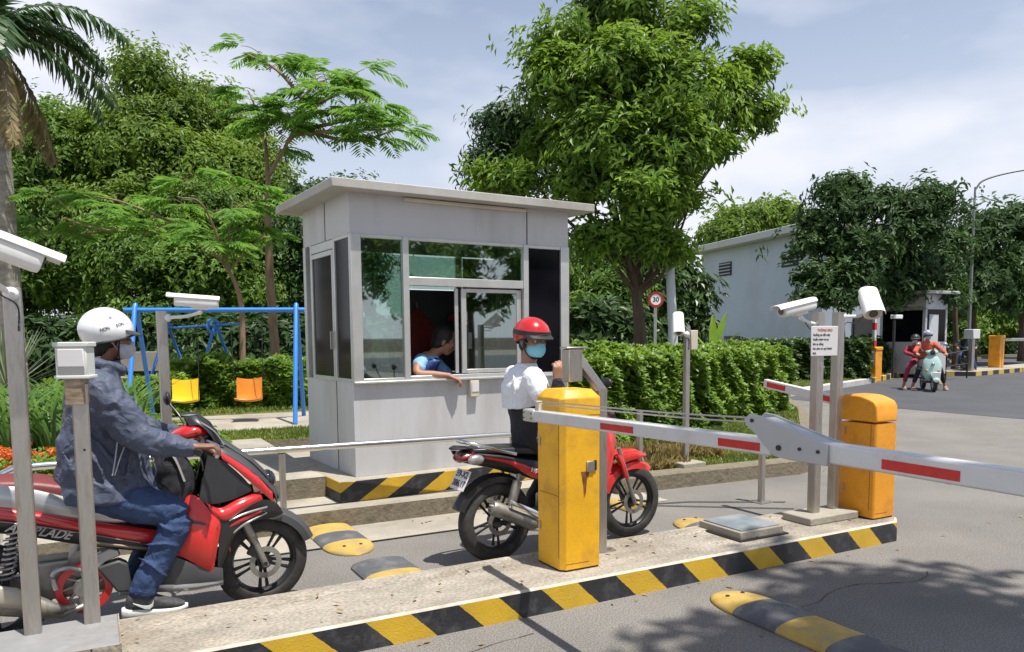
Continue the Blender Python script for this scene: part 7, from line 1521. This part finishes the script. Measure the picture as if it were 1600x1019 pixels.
# hedges
def hedge(name, label, p0, p1, depth, z0, z1, mat, n, L=.055, W=.032, wild=.06, group=None, cat='hedge'):
    a = Vector((p0[0], p0[1], 0)); c = Vector((p1[0], p1[1], 0)); d = c-a; ln = d.length; d.normalize(); s = Vector((-d.y, d.x, 0)); t = thing(name, label, cat, ((p0[0]+p1[0])/2, (p0[1]+p1[1])/2, z0), math.atan2(d.y, d.x), group)
    h = z1-z0; dens = n; fr = RNG.uniform(size=dens); u = RNG.uniform(-.5, .5, dens)*ln; P = np.zeros((dens, 3)); A = np.zeros((dens, 3))
    af, at_, ae = ln*h, ln*depth, depth*h*2; q = fr*(af*1.15+at_+ae+af*.3)
    m1 = q < af*1.15; m2 = (~m1) & (q < af*1.15+at_); m3 = (~m1) & (~m2) & (q < af*1.15+at_+ae); m4 = ~(m1 | m2 | m3); r1 = RNG.uniform(size=dens); r2 = RNG.uniform(size=dens)
    P[m1] = np.stack([u, -depth/2+0*u, r1*h], 1)[m1]; A[m1] = (0, -1, .4); P[m2] = np.stack([u, (r1-.5)*depth, h+0*u], 1)[m2]; A[m2] = (0, 0, 1)
    P[m3] = np.stack([np.where(r2 > .5, ln/2, -ln/2), (RNG.uniform(size=dens)-.5)*depth, r1*h], 1)[m3]; A[m3] = np.stack([np.where(r2 > .5, 1.0, -1.0), 0*u, .4+0*u], 1)[m3]; P[m4] = np.stack([u, depth/2+0*u, r1*h], 1)[m4]; A[m4] = (0, 1, .4)
    lump = wild*(np.sin(P[:, 0]*5.1+1.3)*np.sin(P[:, 2]*6.3+P[:, 0]*2) + .7*np.sin(P[:, 0]*11+P[:, 2]*9)); P += A*(lump - RNG.uniform(0, 1, dens)**1.5*.20)[:, None] + RNG.normal(size=P.shape)*wild*.35; P[:, 2] = np.maximum(P[:, 2], .02)
    V, F = rosette(P, nrm(A*.7 + np.array([0, 0, .75]) + rand_dirs(dens)*.45), 6, L, W, .55, .012, .02); np_mesh('foliage', V, F, mat, t)
    b = MB(); rs = random.Random(3)
    for k in range(int(ln*7)):
        x = rs.uniform(-.48, .48)*ln; y = rs.uniform(-.3, .3)*depth; b.tube([(x, y, 0), (x+rs.uniform(-.08, .08), y+rs.uniform(-.1, .1), h*.5), (x+rs.uniform(-.15, .15), y+rs.uniform(-.15, .15), h*.9)], [.012, .009, .004], 5)
    b.build('twigs', M['bark'], t)
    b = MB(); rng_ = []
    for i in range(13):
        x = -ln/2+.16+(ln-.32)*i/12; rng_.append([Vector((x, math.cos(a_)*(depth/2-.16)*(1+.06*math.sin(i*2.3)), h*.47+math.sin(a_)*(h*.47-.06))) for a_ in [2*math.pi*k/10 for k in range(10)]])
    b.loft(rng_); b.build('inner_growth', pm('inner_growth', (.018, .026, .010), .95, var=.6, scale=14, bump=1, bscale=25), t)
    return t
hedge('hedge', 'long glossy green hedge behind the boom, right of the booth', (5.05, 8.05), (10.9, 10.35), 1.1, .13, 1.25, LM['hedge'], 15500, .066, .042, .085)
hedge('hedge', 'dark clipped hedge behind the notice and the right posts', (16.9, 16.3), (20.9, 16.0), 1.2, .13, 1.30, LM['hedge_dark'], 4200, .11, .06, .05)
hedge('hedge', 'rounded light green hedge behind the swing seats', (1.40, 14.7), (3.35, 13.9), .9, .29, 1.10, LM['hedge'], 5200, .085, .052, .08)
hedge('hedge', 'low leafy hedge left of the rounded hedge, below the blue frame', (-.6, 13.3), (1.2, 13.7), .7, .29, .80, LM['hedge'], 2200, .10, .05, .09)
hedge('hedge', 'low hedge strip behind the parked motorcycles at the far gate', (24.9, 16.9), (27.0, 18.4), .8, .13, .95, LM['hedge'], 1200, .13, .07, .06)

# left planting: strap leaves, sword plant, orange flowers
def strap_clump(t, c, n, L, W, mat, name='leaves', up=.9, droop=.9):
    b = MB(); C = Vector(c); rs = random.Random(int(c[0]*977+c[1]*131) & 0xffff)
    for k in range(n):
        a = rs.uniform(0, 2*math.pi); ln = L*rs.uniform(.7, 1.2); p = C + Vector((math.cos(a), math.sin(a), 0))*rs.uniform(0, .06); d = Vector((math.cos(a)*(1-up)*rs.uniform(.5, 2), math.sin(a)*(1-up)*rs.uniform(.5, 2), 1)).normalized(); sd = Vector((-math.sin(a), math.cos(a), 0)); V = []
        for j in range(7):
            u = j/6; w_ = W*(.5+1.2*u)*(1-u)**.7*1.4 if j < 6 else .0006; V += [p-sd*w_*.5, p+sd*w_*.5]; p = p + d*ln/6; d = (d + Vector((math.cos(a)*.16, math.sin(a)*.16, -.17*droop))).normalized()
        b.add(V, [(2*i, 2*i+1, 2*i+3, 2*i+2) for i in range(6)], True)
    return b.build(name, mat, t)
GS = 'green strap-leaved plants at the left'
protos = [None]
k = 0
for i in range(9):
    for j in range(5):
        x = -2.6 + i*.36 + random.Random(i*7+j).uniform(-.1, .1); y = 9.25 + j*.45 + random.Random(i*5+j*3).uniform(-.1, .1)
        t = thing('strap_plant', 'arching strap-leaved green plant in the bed at the left edge', 'plant', (x, y, .22), random.Random(i+j*11).uniform(0, 6), GS)
        if k < 3: protos.append(t); strap_clump(t, (0.01*k, 0, 0), 26, 1.0, .036, LM['strap'])
        else:
            for ch in protos[1+k % 3].children: c2 = ch.copy(); COL.objects.link(c2); c2.parent = t
        k += 1
P0 = view(-6.05, 9.2, .15)
t = thing('sword_plant', 'spiky fan of long pale sword leaves behind the card reader', 'plant', P0)
b = MB(); rs = random.Random(2)
for k in range(95):
    a = rs.uniform(0, 2*math.pi); e = rs.uniform(-.35, 1.35); d = Vector((math.cos(a)*math.cos(e), math.sin(a)*math.cos(e), math.sin(e))); sd = d.cross(Vector((0, 0, 1))).normalized()*.016; p = Vector((0, 0, .78)); ln = rs.uniform(.75, .95)
    b.add([p-sd*.6, p+sd*.6, p+d*ln*.5+sd, p+d*ln*.5-sd, p+d*ln], [(0, 1, 2, 3), (3, 2, 4)])
b.build('leaves', LM['sword'], t); b = MB(); b.tube([(0, 0, 0), (0, 0, .4), (0, 0, .8)], [.07, .06, .05], 10); b.build('stem', M['bark'], t)
t = thing('flower_bed', 'low bed of orange flowers over small leaves behind the left handrail', 'flower bed', (-1.0, 8.4, .15)); t['kind'] = 'stuff'
n = 9000; P = np.stack([RNG.uniform(-1.8, 1.55, n), RNG.uniform(-.45, .38, n), RNG.uniform(0, .30, n)], 1); V, F = rosette(P, rand_dirs(n, 1.2), 4, .045, .03, .8, .01); o = np_mesh('foliage', V, F, LM['hedge'], t); o['kind'] = 'stuff'
n = 1100; P = np.stack([RNG.uniform(-1.8, 1.5, n), RNG.uniform(-.45, .38, n), RNG.uniform(.25, .36, n)], 1); P = P[(np.sin(P[:, 0]*6)+np.sin(P[:, 1]*9+P[:, 0]*3)) > -.35]; V, F = rosette(P, rand_dirs(len(P), 2.5), 9, .030, .022, .9, .012); o = np_mesh('petals', V, F, LM['flower'], t); o['kind'] = 'stuff'

def small_bush(label, base, r, h, n, mat, L=.07, grp=None):
    t = thing('shrub', label, 'shrub', base, 0, grp); P, A = blob_points([((0, 0, h*.5), (r, r, h*.5))], n, .2); V, F = rosette(P, A, 7, L, L*.5); np_mesh('foliage', V, F, mat, t)
    stem_mesh('stem', [([(0, 0, 0), (0, 0, h*.3), (.03, 0, h*.6)], [.02, .015, .008])], M['bark'], t); return t
for x, y, r, h, lb in ((.15, 7.6, .34, .55, 'small leafy shrub just behind the left rider'), (.62, 8.3, .36, .50, 'small leafy shrub behind the square camera post'), (.3, 9.3, .45, .55, 'small leafy shrub at the start of the lawn behind the rider'), (.95, 9.4, .30, .38, 'lowest leafy shrub beside the yellow swing seat')): small_bush(lb, (x, y, .15), r, h, 420, LM['hedge'], .08, 'small shrubs behind the left rider')
# broad young leaves over the long hedge
t = thing('banana_plant', 'young plant with broad upright leaves rising over the long hedge', 'plant', view(3.75, 14.3, .13)); b = MB()
for a, ln, w_, tl in ((.3, 1.0, .16, .35), (2.2, .85, .15, .6), (3.9, .9, .15, .25), (5.2, .7, .14, .7)):
    d = Vector((math.cos(a)*tl, math.sin(a)*tl, 1)).normalized(); sd = Vector((-math.sin(a), math.cos(a), 0)); p = Vector((0, 0, .95)); V = []
    for j in range(8): u = j/7; ww = w_*math.sin(math.pi*min(.98, .1+.85*u)); V += [p-sd*ww*.5, p+Vector((0, 0, -.02)), p+sd*ww*.5]; p = p + d*ln/7; d = (d+Vector((math.cos(a)*.05, math.sin(a)*.05, -.03))).normalized()
    b.add(V, [q for i in range(7) for q in ((3*i, 3*i+1, 3*i+4, 3*i+3), (3*i+1, 3*i+2, 3*i+5, 3*i+4))], True)
b.build('leaf', LM['hedge'], t); b = MB(); b.tube([(0, 0, 0), (0, 0, .5), (0, 0, 1.0)], [.05, .045, .03], 10); b.build('stem', LM['strap'], t)

# grass and dry ground cover
def blades(name, label, pts, h, mat, cat='grass'):
    n = len(pts); D = rand_dirs(n); D[:, 2] = np.abs(D[:, 2]) + 1.1; V, F = leaf_quads(pts, D, rand_dirs(n), h*RNG.uniform(.5, 1.3, n), np.full(n, h*.16+.004), .1, .25); o = np_mesh(name, V, F, mat); return tag(o, label, cat, kind='stuff')
def rect_pts(n, poly, z):
    A = np.array(poly); lo_, hi_ = A.min(0), A.max(0); P = RNG.uniform(lo_, hi_, (n*3, 2)); ins = np.zeros(len(P), bool); m = len(A)
    for i in range(m):
        a, c = A[i], A[(i+1) % m]; cond = ((a[1] > P[:, 1]) != (c[1] > P[:, 1])) & (P[:, 0] < (c[0]-a[0])*(P[:, 1]-a[1])/(c[1]-a[1]+1e-9)+a[0]); ins ^= cond
    P = P[ins][:n]; return np.concatenate([P, np.full((len(P), 1), z)], 1)
blades('grass', 'short bright grass on the verge behind the lane kerb', rect_pts(26000, [(4.4, 6.1), (6.8, 6.0), (7.5, 6.5), (11.6, 10.1), (10.9, 10.2), (9.5, 9.2), (5.3, 7.6), (4.4, 7.4)], .13), .055, LM['grass'])
Q = rect_pts(9000, [(4.4, 6.12), (6.0, 6.08), (6.9, 7.6), (5.2, 7.5), (4.4, 7.2)], .13); Q = Q[(np.sin(Q[:, 0]*4)+np.sin(Q[:, 1]*5+Q[:, 0]*2)) > -.6]
blades('dry_cover', 'dry brown and ochre ground cover between the lane kerb and the hedge', Q, .16, LM['drygrass'], 'ground cover')
blades('grass', 'short bright grass in the strip before the playground path', rect_pts(22000, [(-3, 9.5), (4.2, 9.5), (4.2, 10.45), (-3, 10.75)], .29), .06, LM['grass'])
blades('grass', 'grass beyond the playground path around the hedges', rect_pts(16000, [(-2, 13.1), (5, 13.1), (6, 17), (-2, 17)], .29), .09, LM['grass'])
blades('grass', 'shaded grass below the dark hedge by the far kerb', rect_pts(9000, [(12.2, 11.2), (15, 13.4), (21, 15.6), (24, 17), (22, 18), (12, 14)], .13), .10, LM['grass'])
